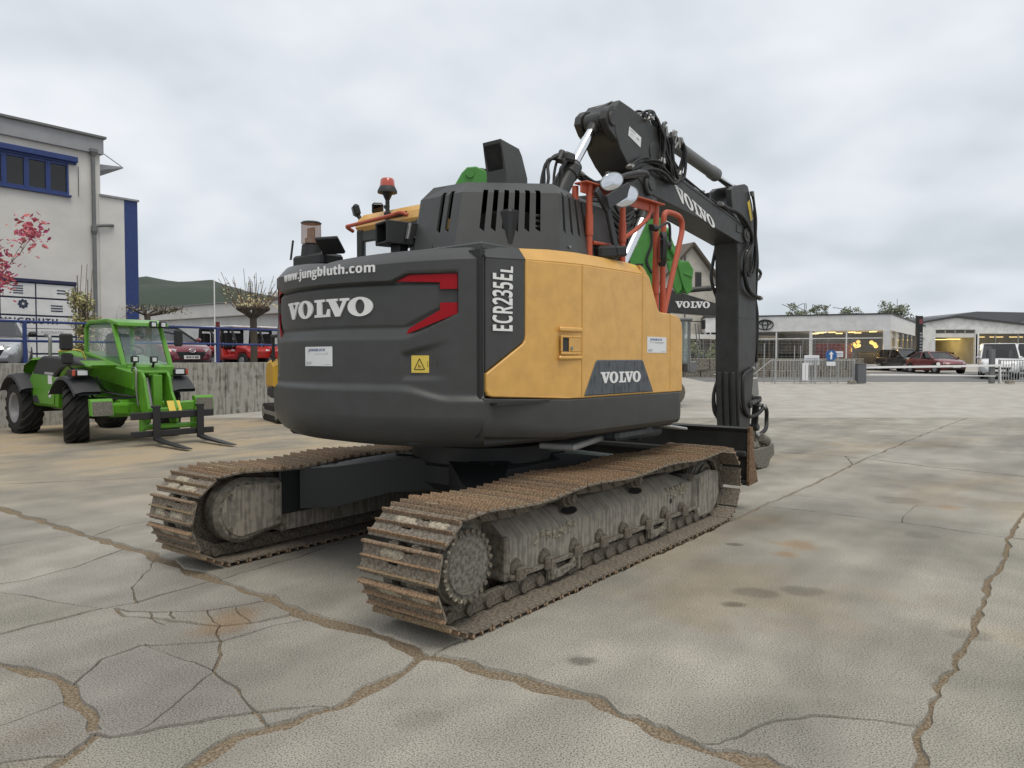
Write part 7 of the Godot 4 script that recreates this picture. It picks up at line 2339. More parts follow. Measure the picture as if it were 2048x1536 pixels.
func make_left() -> void:
	var L := wall_frame(0, 0)
	rng.seed = 71
	# retaining wall of concrete panels
	var root := thing("retaining_wall", "grey stained concrete retaining wall behind the telehandler, carrying the blue railing", "wall", L)
	var pm := MB.new()
	pm.box(Vector3(0.62, 0.66, -0.13), Vector3(1.232, 1.58, 0.26), 0.008)
	var pmesh := pm.mesh()
	var pm2 := MB.new()
	pm2.box(Vector3(0.62, 0.66, -0.132), Vector3(1.226, 1.572, 0.26), 0.012)
	for k in range(-9, 11): put(root, "concrete_panel", pmesh if k % 3 else pm2.mesh(), M.retaining, at(Vector3(k * 1.24 - 0.56, 0, 0)))
	var b := MB.new()
	b.box(Vector3(0.6, 0.6, -0.2), Vector3(24.6, 1.3, 0.2))
	part(root, "wall_core", b, M.trim_grey)
	# upper lot
	b = MB.new()
	b.t = L
	b.box(Vector3(-12.0, LOT - 1.0, -40.2), Vector3(49.5, 2.0, 80.0))
	struct("upper_lot", b, M.asphalt)
	# blue railing on the wall
	root = thing("guard_railing", "dark blue two-bar guard railing along the top of the retaining wall", "railing", L)
	for y in [2.41, 1.965]:
		b = MB.new()
		b.cyl(Vector3(-11.0, y, -0.13), Vector3(12.8, y, -0.13), 0.03, 0.03, 10)
		part(root, "rail", b, M.blue)
	for x in [-10.25, -5.4, -0.55, 4.25, 9.1]:
		b = MB.new()
		b.box(Vector3(x, 1.93, -0.13), Vector3(0.075, 1.0, 0.075), 0.01)
		b.box(Vector3(x, 1.452, -0.13), Vector3(0.16, 0.02, 0.16), 0.004)
		part(root, "post", b, M.blue)
	make_white_building(L)
	# low white building further back
	root = thing("low_building", "low white flat-roofed building with a grey roller door, behind the forklifts", "building", wall_frame(27.0, -19.0, 0.0, -90.0))
	b = MB.new()
	b.box(Vector3(0, 2.5, 5), Vector3(40, 2.9, 10))
	part(root, "wall", b, M.white_panel)
	b = MB.new()
	b.box(Vector3(0, 4.35, 4.6), Vector3(41, 0.75, 11.6), 0.02)
	part(root, "roof_edge", b, M.plaster)
	b = MB.new()
	b.box(Vector3(0, 4.75, 4.6), Vector3(41.2, 0.06, 11.8))
	part(root, "roof", b, M.trim_grey)
	for q in [[-6.5, 2.6, 2.4, 2.0], [-1.0, 2.55, 0.9, 1.9], [2.5, 2.6, 3.0, 2.0], [8.0, 2.6, 3.0, 2.0]]:
		b = MB.new()
		for k in 8: b.box(Vector3(q[0], q[1] - q[3] / 2 + (k + 0.5) * q[3] / 8, -0.02), Vector3(q[2], q[3] / 8 - 0.02, 0.05), 0.01)
		part(root, "roller_door", b, M.fascia_grey)
	for q in [[-3.2, 3.1], [-4.0, 2.8], [0.4, 2.9]]:
		b = MB.new()
		b.box(Vector3(q[0], q[1], -0.06), Vector3(0.25, 0.35, 0.1), 0.02)
		part(root, "wall_box", b, M.trim_grey)
	# hills, far off
	b = MB.new()
	var rows := []
	var f := FastNoiseLite.new()
	f.seed = 2
	f.frequency = 0.006
	f.fractal_octaves = 5
	var ridge := [[-2200, 60], [-1400, 150], [-900, 205], [-775, 196], [-640, 170], [-560, 150], [-470, 122], [-300, 92], [0, 40], [300, 6], [1200, 4], [2200, 3]]
	var cols := []
	for i in 120:
		var r := lerpf(-2200, 2200, i / 119.0)
		var hgt := 0.0
		for k in ridge.size() - 1:
			if r >= ridge[k][0] and r <= ridge[k + 1][0]: hgt = lerpf(ridge[k][1], ridge[k + 1][1], (r - ridge[k][0]) / float(ridge[k + 1][0] - ridge[k][0]))
		cols.append([r, hgt])
	for j in 14:
		var row := []
		for c in cols:
			var t := j / 13.0
			var y: float = c[1] * sin(t * PI * 0.5) * 0.97 + (f.get_noise_2d(c[0], t * 300) * 22.0 + f.get_noise_2d(c[0] * 4.0, t * 900) * 8.0) * t
			row.append(Vector3(c[0], y, -1450.0 - 450.0 * t))
		rows.append(row)
	b.loft(rows, 60.0)
	struct("hills", b, M.hill)
	# flag pole banner
	root = thing("banner_flag", "tall white flagpole with a furled red banner behind the maroon car", "flag", wall_frame(5.4, -2.2, LOT))
	b = MB.new()
	b.cyl(Vector3(0, 0, 0), Vector3(0, 2.85, 0), 0.025, 0.018, 8)
	part(root, "pole", b, M.white_paint)
	b = MB.new()
	var fr := []
	for k in 9:
		var y := lerpf(0.35, 1.55, k / 8.0)
		var row := []
		for j in 5: row.append(Vector3(0.03 + 0.05 * j * (1.0 - 0.4 * k / 8.0), y, 0.03 * sin(j * 1.9 + k * 0.8)))
		fr.append(row)
	b.loft(fr, 80.0)
	part(root, "banner", b, M.car_maroon)
	# planting
	var reds := [lin(0.26, 0.012, 0.02), lin(0.18, 0.008, 0.015), lin(0.34, 0.03, 0.03), lin(0.22, 0.01, 0.04)]
	rng.seed = 8
	make_plant("maple_tree", "red-leaved maple at the far left, in front of the white building", "tree", wall_frame(-1.75, -1.5, LOT).origin, 1.3, 0.06, 8, 2, 1.55, 0.75, 0.55, 5200, 0.075, reds, "", 0.16)
	rng.seed = 12
	var greens := [lin(0.11, 0.13, 0.025), lin(0.16, 0.15, 0.03), lin(0.07, 0.085, 0.02), lin(0.20, 0.13, 0.03), lin(0.13, 0.09, 0.03)]
	root = thing("columnar_tree", "slender upright tree with yellow-green leaves behind the telehandler", "tree", wall_frame(1.25, -1.4, LOT))
	b = MB.new()
	b.tube([V0, Vector3(0.03, 0.9, 0), Vector3(0, 1.9, 0.02)], 0.045, 8, 3)
	part(root, "trunk", b, M.bark)
	b = MB.new()
	for k in 14:
		var a := rng.randf() * TAU; var y := rng.randf_range(0.5, 1.5)
		b.tube([Vector3(0, y, 0), Vector3(cos(a) * 0.2, y + 0.35, sin(a) * 0.2), Vector3(cos(a) * 0.26, y + rng.randf_range(0.8, 1.25), sin(a) * 0.26)], 0.011, 5, 2)
	for q in [0.05, -0.08, 0.18]: b.tube([Vector3(q, 1.9, 0), Vector3(q + 0.03, 2.4, 0.02), Vector3(q + 0.05, 2.9 - absf(q), 0.05)], 0.007, 4, 2)
	part(root, "branches", b, M.twig).set_meta("kind", "stuff")
	b = MB.new()
	for k in 16:
		var y := rng.randf_range(0.25, 2.1)
		leaf_mass(b, Vector3(rng.randfn() * 0.17, y, rng.randfn() * 0.17), Vector3(0.23, 0.26, 0.23), 130, 0.055, greens)
	part(root, "crown", b, M.leaf).set_meta("kind", "stuff")
	rng.seed = 31
	make_plant("bare_shrub", "leafless brown shrub beside the blue corner of the white building", "shrub", wall_frame(3.1, -4.2, LOT).origin, 0.3, 0.03, 9, 2, 1.05, 0.7, 0.5, 60, 0.05, [lin(0.2, 0.09, 0.04)], "bare shrubs in front of the white building", 0.1)
	make_plant("bare_shrub", "leafless brown shrub right of the blue building corner", "shrub", wall_frame(4.9, -6.2, LOT).origin, 0.3, 0.03, 9, 2, 1.15, 0.8, 0.5, 80, 0.05, [lin(0.22, 0.10, 0.04), lin(0.14, 0.03, 0.03)], "bare shrubs in front of the white building", 0.1)
	rng.seed = 5
	root = thing("trained_tree", "small tree trained flat, its mossy branches level behind the telehandler cab", "tree", wall_frame(3.9, -3.4, LOT))
	b = MB.new()
	b.tube([V0, Vector3(0.05, 1.0, 0), Vector3(0.0, 1.75, 0)], 0.09, 8, 3)
	part(root, "trunk", b, M.bark)
	b = MB.new()
	for k in 7:
		var e := -0.6 + 1.8 * k / 6.0
		b.tube([Vector3(0, 1.7, 0), Vector3(e * 0.5, 1.82, 0.1 * sin(k * 2.0)), Vector3(e, 1.88 + 0.10 * absf(e), 0.2 * sin(k * 3.0))], 0.03, 6, 4)
		for j in 4: b.tube([Vector3(e * (0.4 + 0.15 * j), 1.84, 0.1), Vector3(e * (0.42 + 0.15 * j) + 0.03, 1.95 + rng.randf() * 0.12, 0.12)], 0.012, 5, 2)
	part(root, "branches", b, M.bark).set_meta("kind", "stuff")
	b = MB.new()
	for k in 200: leaf(b, Vector3(rng.randf_range(-0.7, 1.25), 1.86 + rng.randf_range(-0.08, 0.16), rng.randfn() * 0.15), 0.035, [lin(0.10, 0.11, 0.03), lin(0.14, 0.11, 0.05)][k % 2])
	part(root, "crown", b, M.leaf).set_meta("kind", "stuff")
	rng.seed = 44
	root = thing("pollarded_tree", "pollarded tree with a thick head, thin shoots and a few yellow leaves above the railing", "tree", wall_frame(6.35, -1.6, LOT))
	b = MB.new()
	b.tube([V0, Vector3(0.02, 0.9, 0), Vector3(0.0, 1.75, 0)], 0.105, 10, 3)
	for k in 9:
		var a := TAU * k / 9
		b.tube([Vector3(0, 1.65, 0), Vector3(cos(a) * 0.25, 1.84, sin(a) * 0.25), Vector3(cos(a) * 0.44, 1.94, sin(a) * 0.44)], 0.055, 7, 3)
		b.t = at(Vector3(cos(a) * 0.42, 1.96, sin(a) * 0.42))
		b.lathe([Vector2(0.001, -0.08), Vector2(0.08, -0.04), Vector2(0.10, 0.02), Vector2(0.06, 0.08), Vector2(0.001, 0.1)], 8, V0, 80.0)
		b.t = Transform3D()
	part(root, "trunk", b, M.bark)
	b = MB.new()
	var tips := []
	for k in 70:
		var a := rng.randf() * TAU; var rr := rng.randf_range(0.15, 0.5)
		var o := Vector3(cos(a) * rr, 1.95, sin(a) * rr)
		var d := Vector3(cos(a) * rng.randf_range(0.2, 1.5), rng.randf_range(0.5, 1.5), sin(a) * rng.randf_range(0.2, 1.5)).normalized()
		var n := rng.randf_range(0.5, 1.15)
		b.tube([o, o + d * n * 0.5 + Vector3(0, 0.03, 0), o + d * n + Vector3(0, 0.12, 0)], 0.008, 4, 2)
		for j in 3: tips.append(o + d * n * rng.randf_range(0.1, 1.0) + Vector3(0, 0.06, 0))
	part(root, "shoots", b, M.twig).set_meta("kind", "stuff")
	b = MB.new()
	var yel := [lin(0.42, 0.33, 0.06), lin(0.30, 0.18, 0.07), lin(0.20, 0.11, 0.06), lin(0.48, 0.38, 0.14)]
	for k in 420: leaf(b, (Vector3(rng.randfn() * 0.32, 2.02 + absf(rng.randfn()) * 0.16, rng.randfn() * 0.32) if k < 280 else tips[rng.randi() % tips.size()]), 0.05, yel[rng.randi() % 4])
	part(root, "crown", b, M.leaf).set_meta("kind", "stuff")
	# vehicles on the lot
	var c := make_car("parked_car", "silver saloon at the far left edge, nose towards the retaining wall", "car", wall_frame(-0.35, -3.1, LOT, -112.0), M.silver, 1)
	c = make_car("parked_car", "maroon hatchback with an oval emblem, nose over the wall right of the telehandler", "car", wall_frame(5.0, -5.0, LOT, -90.0), M.car_red, 0)
	b = MB.new()
	var ring := []
	for k in 25: ring.append(Vector3(2.19, 0.66 + 0.055 * sin(TAU * k / 24), 0.105 * cos(TAU * k / 24)))
	b.tube(ring, 0.012, 6)
	b.bar(Vector3(2.19, 0.625, -0.052), Vector3(2.19, 0.70, -0.035), 0.018, 0.02, 0.003, Vector3.BACK)
	b.bar(Vector3(2.19, 0.625, 0.035), Vector3(2.19, 0.70, 0.052), 0.018, 0.02, 0.003, Vector3.BACK)
	b.bar(Vector3(2.19, 0.675, 0.05), Vector3(2.19, 0.65, -0.05), 0.018, 0.02, 0.003)
	part(c, "emblem", b, M.chrome)
	b = MB.new()
	write_on(b, "MYK O 920", Vector3(2.18, 0.425, 0.19), Vector3(0, 0, -1), Vector3(0, 1, 0), 0.40, 0.06)
	part(c, "plate_lettering", b, M.black)
	make_utility(frame(112, -14.3, 36.5, LOT), "red utility vehicle half hidden behind the blue railing post, left of two others")
	make_utility(frame(118, -12.9, 35.6, LOT), "red utility vehicle with its rounded bonnet left of the pollarded tree trunk")
	make_utility(frame(122, -11.9, 36.6, LOT), "utility vehicle right of the pollarded tree trunk, mostly its black roll cage")
	make_mini_excavator()

func make_white_building(L: Transform3D) -> void:
	var root := thing("white_building", "white two-storey building with blue windows and a blue corner, at the left", "building", L)
	var Z := -9.56
	var b := MB.new()
	b.box(Vector3(-7.33, 5.0, Z - 6.0), Vector3(25.3, 8.0, 12.0))
	part(root, "upper_wall", b, M.plaster)
	b = MB.new()
	b.box(Vector3(-3.325, 4.2, Z - 6.35), Vector3(18.85, 6.6, 12.6))
	b.box(Vector3(5.70, 4.2, Z - 4.0), Vector3(0.9, 6.6, 8.05))
	part(root, "side_wall", b, M.plaster)
	b = MB.new()
	b.box(Vector3(6.40, 4.2, Z - 4.0), Vector3(0.50, 6.6, 8.06), 0.01)
	part(root, "blue_corner", b, M.blue)
	b = MB.new()
	b.box(Vector3(5.98, 7.53, Z - 4.0), Vector3(1.42, 0.08, 8.2), 0.01)
	part(root, "coping", b, M.fascia_grey)
	b = MB.new()
	b.box(Vector3(-7.33, 9.27, Z - 5.95), Vector3(25.45, 0.56, 12.2))
	part(root, "fascia", b, M.fascia_grey)
	b = MB.new()
	b.box(Vector3(-7.33, 9.585, Z - 5.95), Vector3(25.6, 0.09, 12.4), 0.01)
	part(root, "roof_edge", b, M.zinc)
	# window band: shutter box, sill, frames with panes
	b = MB.new()
	b.box(Vector3(-0.4, 8.60, Z + 0.10), Vector3(9.8, 0.20, 0.22), 0.02)
	b.box(Vector3(-0.4, 8.47, Z + 0.05), Vector3(9.75, 0.06, 0.12))
	b.box(Vector3(-0.6, 7.30, Z + 0.05), Vector3(9.8, 0.07, 0.14), 0.01)
	part(root, "shutter_box", b, M.blue)
	for k in 12:
		var x0 := 4.23 - (k + 1) * 0.67
		b = MB.new()
		for e in [[x0 + 0.04, 7.88, 0.10, 1.12], [x0 + 0.635, 7.88, 0.068, 1.12]]: b.box(Vector3(e[0], e[1], Z + 0.02), Vector3(e[2], e[3], 0.09), 0.01)
		for e in [7.38, 8.40]: b.box(Vector3(x0 + 0.345, e, Z + 0.02), Vector3(0.512, 0.10, 0.088), 0.01)
		var w := part(root, "window", b, M.blue)
		b = MB.new()
		b.box(Vector3(x0 + 0.345, 7.89, Z + 0.012), Vector3(0.512, 0.94, 0.012))
		part(w, "pane", b, M.glass_dark)
	b = MB.new()
	b.cyl(Vector3(4.55, 8.4, Z + 0.06), Vector3(4.55, 7.35, Z + 0.06), 0.012, 0.012, 6)
	part(root, "shutter_cord", b, M.black)
	# drainpipe
	b = MB.new()
	b.cyl(Vector3(5.04, 2.0, Z + 0.10), Vector3(5.04, 8.95, Z + 0.10), 0.065, 0.065, 12)
	b.cyl(Vector3(5.04, 8.85, Z + 0.10), Vector3(5.04, 9.0, Z + 0.10), 0.07, 0.13, 12)
	b.box(Vector3(5.04, 9.06, Z + 0.10), Vector3(0.27, 0.14, 0.24), 0.02)
	b.cyl(Vector3(5.04, 6.05, Z + 0.10), Vector3(5.04, 6.18, Z + 0.10), 0.07, 0.11, 12)
	b.cyl(Vector3(5.04, 6.18, Z + 0.10), Vector3(5.04, 6.36, Z + 0.10), 0.11, 0.11, 12)
	b.tube([Vector3(5.06, 6.36, Z + 0.12), Vector3(5.35, 6.42, Z + 0.14), Vector3(5.68, 6.47, Z + 0.10), Vector3(5.70, 6.47, Z - 0.02)], 0.055, 10, 3)
	part(root, "drainpipe", b, M.zinc)
	# steel canopy on the far side of the upper floor
	b = MB.new()
	b.prism([Vector2(5.32, 8.46), Vector2(5.32, 8.72), Vector2(6.30, 8.80), Vector2(6.30, 8.74), Vector2(5.75, 8.60)], Z - 2.6, Z - 0.3, 0.01)
	b.cyl(Vector3(5.40, 9.25, Z - 0.32), Vector3(6.24, 8.80, Z - 0.32), 0.018, 0.018, 6)
	part(root, "canopy", b, M.fascia_grey)
	# sectional sign front: white panels between navy bars, each panel a piece
	b = MB.new()
	b.box(Vector3(0.1, 2.7, Z + 0.02), Vector3(8.6, 3.12, 0.05))
	b.box(Vector3(0.1, 4.22, Z + 0.06), Vector3(8.6, 0.12, 0.14), 0.01)
	var sg := part(root, "sign_front", b, M.navy)
	var cols := [-4.1, -2.75, -1.55, -0.35, 0.85, 2.02, 3.10, 4.36]
	for i in cols.size() - 1:
		for r in [[3.66, 4.13], [3.06, 3.60], [2.60, 3.00], [2.36, 2.58], [1.75, 2.29], [1.2, 1.69]]:
			b = MB.new()
			b.box(Vector3((cols[i] + cols[i + 1]) / 2, (r[0] + r[1]) / 2, Z + 0.06), Vector3(cols[i + 1] - cols[i] - 0.045, r[1] - r[0], 0.03), 0.008)
			part(sg, "panel", b, M.white_panel)
	b = MB.new()
	write_on(b, "JUNGBLUTH", Vector3(1.85, 2.70, Z + 0.078), Vector3(1, 0, 0), Vector3(0, 1, 0), 1.92, 0.25)
	part(sg, "name_lettering", b, M.navy)
	b = MB.new()
	write_on(b, "TRADITIONELL INNOVATIV", Vector3(2.25, 2.43, Z + 0.078), Vector3(1, 0, 0), Vector3(0, 1, 0), 1.7, 0.085, false, false)
	part(sg, "motto_lettering", b, M.ink_grey)
	b = MB.new()
	for k in 4: b.box(Vector3(2.56, 3.78 + 0.08 * k, Z + 0.08), Vector3(0.30, 0.035, 0.01))
	for k in 3: b.box(Vector3(3.75, 3.22 + 0.09 * k, Z + 0.08), Vector3(0.38, 0.04, 0.01))
	for k in 2: b.box(Vector3(3.90, 3.84 + 0.1 * k, Z + 0.08), Vector3(0.28, 0.04, 0.01))
	part(sg, "line_emblem", b, M.navy)
	b = MB.new()
	var gear := PackedVector2Array()
	for k in 32: gear.append(Vector2(2.70, 3.42) + Vector2.from_angle(TAU * k / 32) * (0.165 if k % 4 < 2 else 0.135))
	b.prism(gear, Z + 0.076, Z + 0.086)
	var gm := part(sg, "gear_emblem", b, M.navy)
	b = MB.new()
	b.cyl(Vector3(2.70, 3.42, Z + 0.086), Vector3(2.70, 3.42, Z + 0.090), 0.085, 0.085, 20)
	part(gm, "gear_ring", b, M.plate_grey)
	b = MB.new()
	b.cyl(Vector3(2.70, 3.42, Z + 0.090), Vector3(2.70, 3.42, Z + 0.094), 0.035, 0.035, 14)
	part(gm, "gear_hub", b, M.white_panel)

func make_mini_excavator() -> void:
	var root := thing("mini_excavator", "small yellow mini excavator mostly hidden behind the counterweight, by the wall", "excavator", frame(150, -5.35, 18.9))
	for s in [-1.0, 1.0]:
		var b := MB.new()
		var q := []
		for k in 9: q.append(Vector2(0.72 + 0.20 * cos(-PI / 2 + PI * k / 8), 0.22 + 0.21 * sin(-PI / 2 + PI * k / 8)))
		for k in 9: q.append(Vector2(-0.72 + 0.20 * cos(PI / 2 + PI * k / 8), 0.22 + 0.21 * sin(PI / 2 + PI * k / 8)))
		b.prism(q, s * 0.62 - 0.13, s * 0.62 + 0.13, 0.02, 40.0)
		var tr := part(root, "rubber_track", b, M.rubber)
		b = MB.new()
		for x in [-0.72, 0.72]: b.cyl(Vector3(x, 0.22, s * 0.62 - 0.14), Vector3(x, 0.22, s * 0.62 + 0.14), 0.14, 0.14, 18)
		b.box(Vector3(0, 0.22, s * 0.62), Vector3(1.2, 0.12, 0.28), 0.02)
		part(tr, "track_wheel", b, M.steel)
	var b := MB.new()
	b.box(Vector3(-0.05, 0.72, 0), Vector3(1.5, 0.32, 1.3), 0.08)
	part(root, "base", b, M.dark_plastic)
	b = MB.new()
	b.prism([Vector2(-0.85, 0.82), Vector2(0.1, 0.82), Vector2(0.05, 1.40), Vector2(-0.25, 1.55), Vector2(-0.75, 1.50), Vector2(-0.9, 1.2)], -0.66, 0.66, 0.07, 30.0)
	part(root, "engine_cover", b, M.mini_yellow)
	b = MB.new()
	for e in [[-0.2, 0.6], [-0.2, -0.6], [0.7, 0.6], [0.7, -0.6]]: b.bar(Vector3(e[0], 0.8, e[1]), Vector3(e[0], 2.1, e[1]), 0.07, 0.07, 0.01)
	b.box(Vector3(0.25, 2.12, 0), Vector3(1.05, 0.08, 1.3), 0.02)
	part(root, "canopy", b, M.dark_plastic)
	b = MB.new()
	b.bar(Vector3(0.7, 0.9, 0), Vector3(1.2, 1.9, 0), 0.18, 0.16, 0.02)
	b.bar(Vector3(1.2, 1.9, 0), Vector3(1.9, 1.5, 0), 0.15, 0.13, 0.02)
	b.bar(Vector3(1.9, 1.5, 0), Vector3(1.7, 0.45, 0), 0.13, 0.12, 0.02)
	part(root, "arm", b, M.mini_yellow)
	b = MB.new()
	b.prism([Vector2(1.6, 0.5), Vector2(1.85, 0.5), Vector2(1.95, 0.2), Vector2(1.7, 0.02), Vector2(1.4, 0.05), Vector2(1.55, 0.2)], -0.22, 0.22, 0.02)
	part(root, "bucket", b, M.steel)
# ---------------------------------------------------------------- right-hand side: gate, showroom, workshop, house, machines behind
func flat_box(b: MB, r0: float, r1: float, y0: float, y1: float, d0: float, d1: float, bev := 0.0) -> void:
	b.box(Vector3((r0 + r1) / 2, (y0 + y1) / 2, -(d0 + d1) / 2), Vector3(r1 - r0, y1 - y0, absf(d1 - d0)), bev)

func lamp(root: Node3D, p: Vector3, energy: float, k: Color, size := 0.2) -> void:
	var o := OmniLight3D.new()
	o.name = "lamp_light"
	o.position = p
	o.light_energy = energy
	o.light_color = k
	o.light_size = size
	o.omni_range = 40.0
	o.omni_attenuation = 2.0
	o.shadow_enabled = true
	root.add_child(o, true)

func make_right() -> void:
	make_showroom()
	make_hall()
	make_gate()
	rng.seed = 19
	# road beyond the gate
	var b := MB.new()
	for i in 6:
		var d0 := 38.6 + i * 2.2; var d1 := d0 + 2.2
		b.quad(Vector3(10, rise(d0) - 0.02, -d0), Vector3(60, rise(d0) - 0.02, -d0), Vector3(60, rise(d1) - 0.02, -d1), Vector3(10, rise(d1) - 0.02, -d1))
	struct("road", b, M.asphalt)
	b = MB.new()
	b.bar(Vector3(10, rise(45.2) + 0.03, -45.2), Vector3(60, rise(45.2) + 0.03, -45.2), 0.14, 0.2, 0.01)
	struct("kerb", b, M.plaster)
	make_car("parked_car", "maroon car parked behind the barrier, its number plate facing the yard", "car", frame(176, 27.75, 49.2, rise(47.5)), M.car_maroon, 1)
	make_car("parked_car", "dark estate car beside the showroom, left of the maroon car", "car", frame(168, 27.6, 53.0, rise(52)), M.car_dark, 3)
	make_car("parked_car", "white car inside the open workshop door", "car", frame(-100, 46.9, 79.5, rise(75)), M.car_white, 0)
	make_car("parked_van", "white van behind the right-hand fence, nose towards the gate", "van", frame(-150, 27.6, 42.6, rise(42)), M.car_white, 2)
	make_car("parked_van", "white van at the right edge of the photo behind the first white van", "van", frame(-150, 31.5, 45.5, rise(45)), M.car_white, 2)
	make_gabled_house()
	make_second_excavator()
	make_green_handler()
	# trees over the roofs
	var dk := [lin(0.035, 0.05, 0.022), lin(0.055, 0.07, 0.03), lin(0.075, 0.07, 0.03), lin(0.03, 0.04, 0.02)]
	for q in [["dense dark tree above the right end of the showroom roof", 48.0, 5.6, 2.6, 2.4, 1800], ["olive tree right beside the dense dark tree over the showroom", 50.0, 4.6, 1.7, 1.9, 900]]:
		var t := thing("garden_tree", q[0], "tree", at(Vector3(q[1], 1.0, -96.0)), "trees behind the showroom")
		b = MB.new()
		b.tube([V0, Vector3(0.1, 2.5, 0), Vector3(0, q[2], 0)], 0.2, 8, 3)
		part(t, "trunk", b, M.bark)
		b = MB.new()
		for k in 16: leaf_mass(b, Vector3(rng.randfn() * q[3] * 0.45, q[2] + rng.randf_range(-0.4, 0.75) * q[4], rng.randfn() * q[3] * 0.45), Vector3(0.8, 0.7, 0.8), q[5] / 16, 0.17, dk)
		part(t, "crown", b, M.leaf).set_meta("kind", "stuff")
	for q in [["bushy treetop left over the showroom roof", 36.6, 1.5], ["thin treetop in the middle over the showroom roof", 39.9, 1.25], ["small wispy treetop over the showroom roof near its corner", 43.4, 0.7]]:
		var t := thing("garden_tree", q[0], "tree", at(Vector3(q[1], 1.0, -97.0)), "trees behind the showroom")
		b = MB.new()
		b.tube([V0, Vector3(0.1, 3, 0), Vector3(0, 5.8, 0)], 0.14, 8, 3)
		for k in 6: b.tube([Vector3(0, 5.2, 0), Vector3(rng.randfn() * 0.7, 6.6, rng.randfn() * 0.7), Vector3(rng.randfn() * 1.0, 7.0 + q[2] * 0.4, rng.randfn())], 0.04, 5, 2)
		part(t, "trunk", b, M.bark)
		b = MB.new()
		for k in 8: leaf_mass(b, Vector3(rng.randfn() * q[2] * 0.75, 6.1 + rng.randf() * q[2], rng.randfn() * q[2] * 0.7), Vector3(0.55, 0.4, 0.55), 60, 0.14, dk)
		part(t, "crown", b, M.leaf).set_meta("kind", "stuff")
	for q in [[37.7, 8.2, "left"], [51.2, 9.5, "right"]]:
		b = MB.new()
		b.cyl(Vector3(0, 0, 0), Vector3(0, q[1] - 1.0, 0), 0.06, 0.04, 8)
		tag(part(self, "mast", b, M.galvanised, at(Vector3(q[0], 1.0, -100.0))), "thin grey mast over the showroom roof, the one further %s" % q[2], "mast")

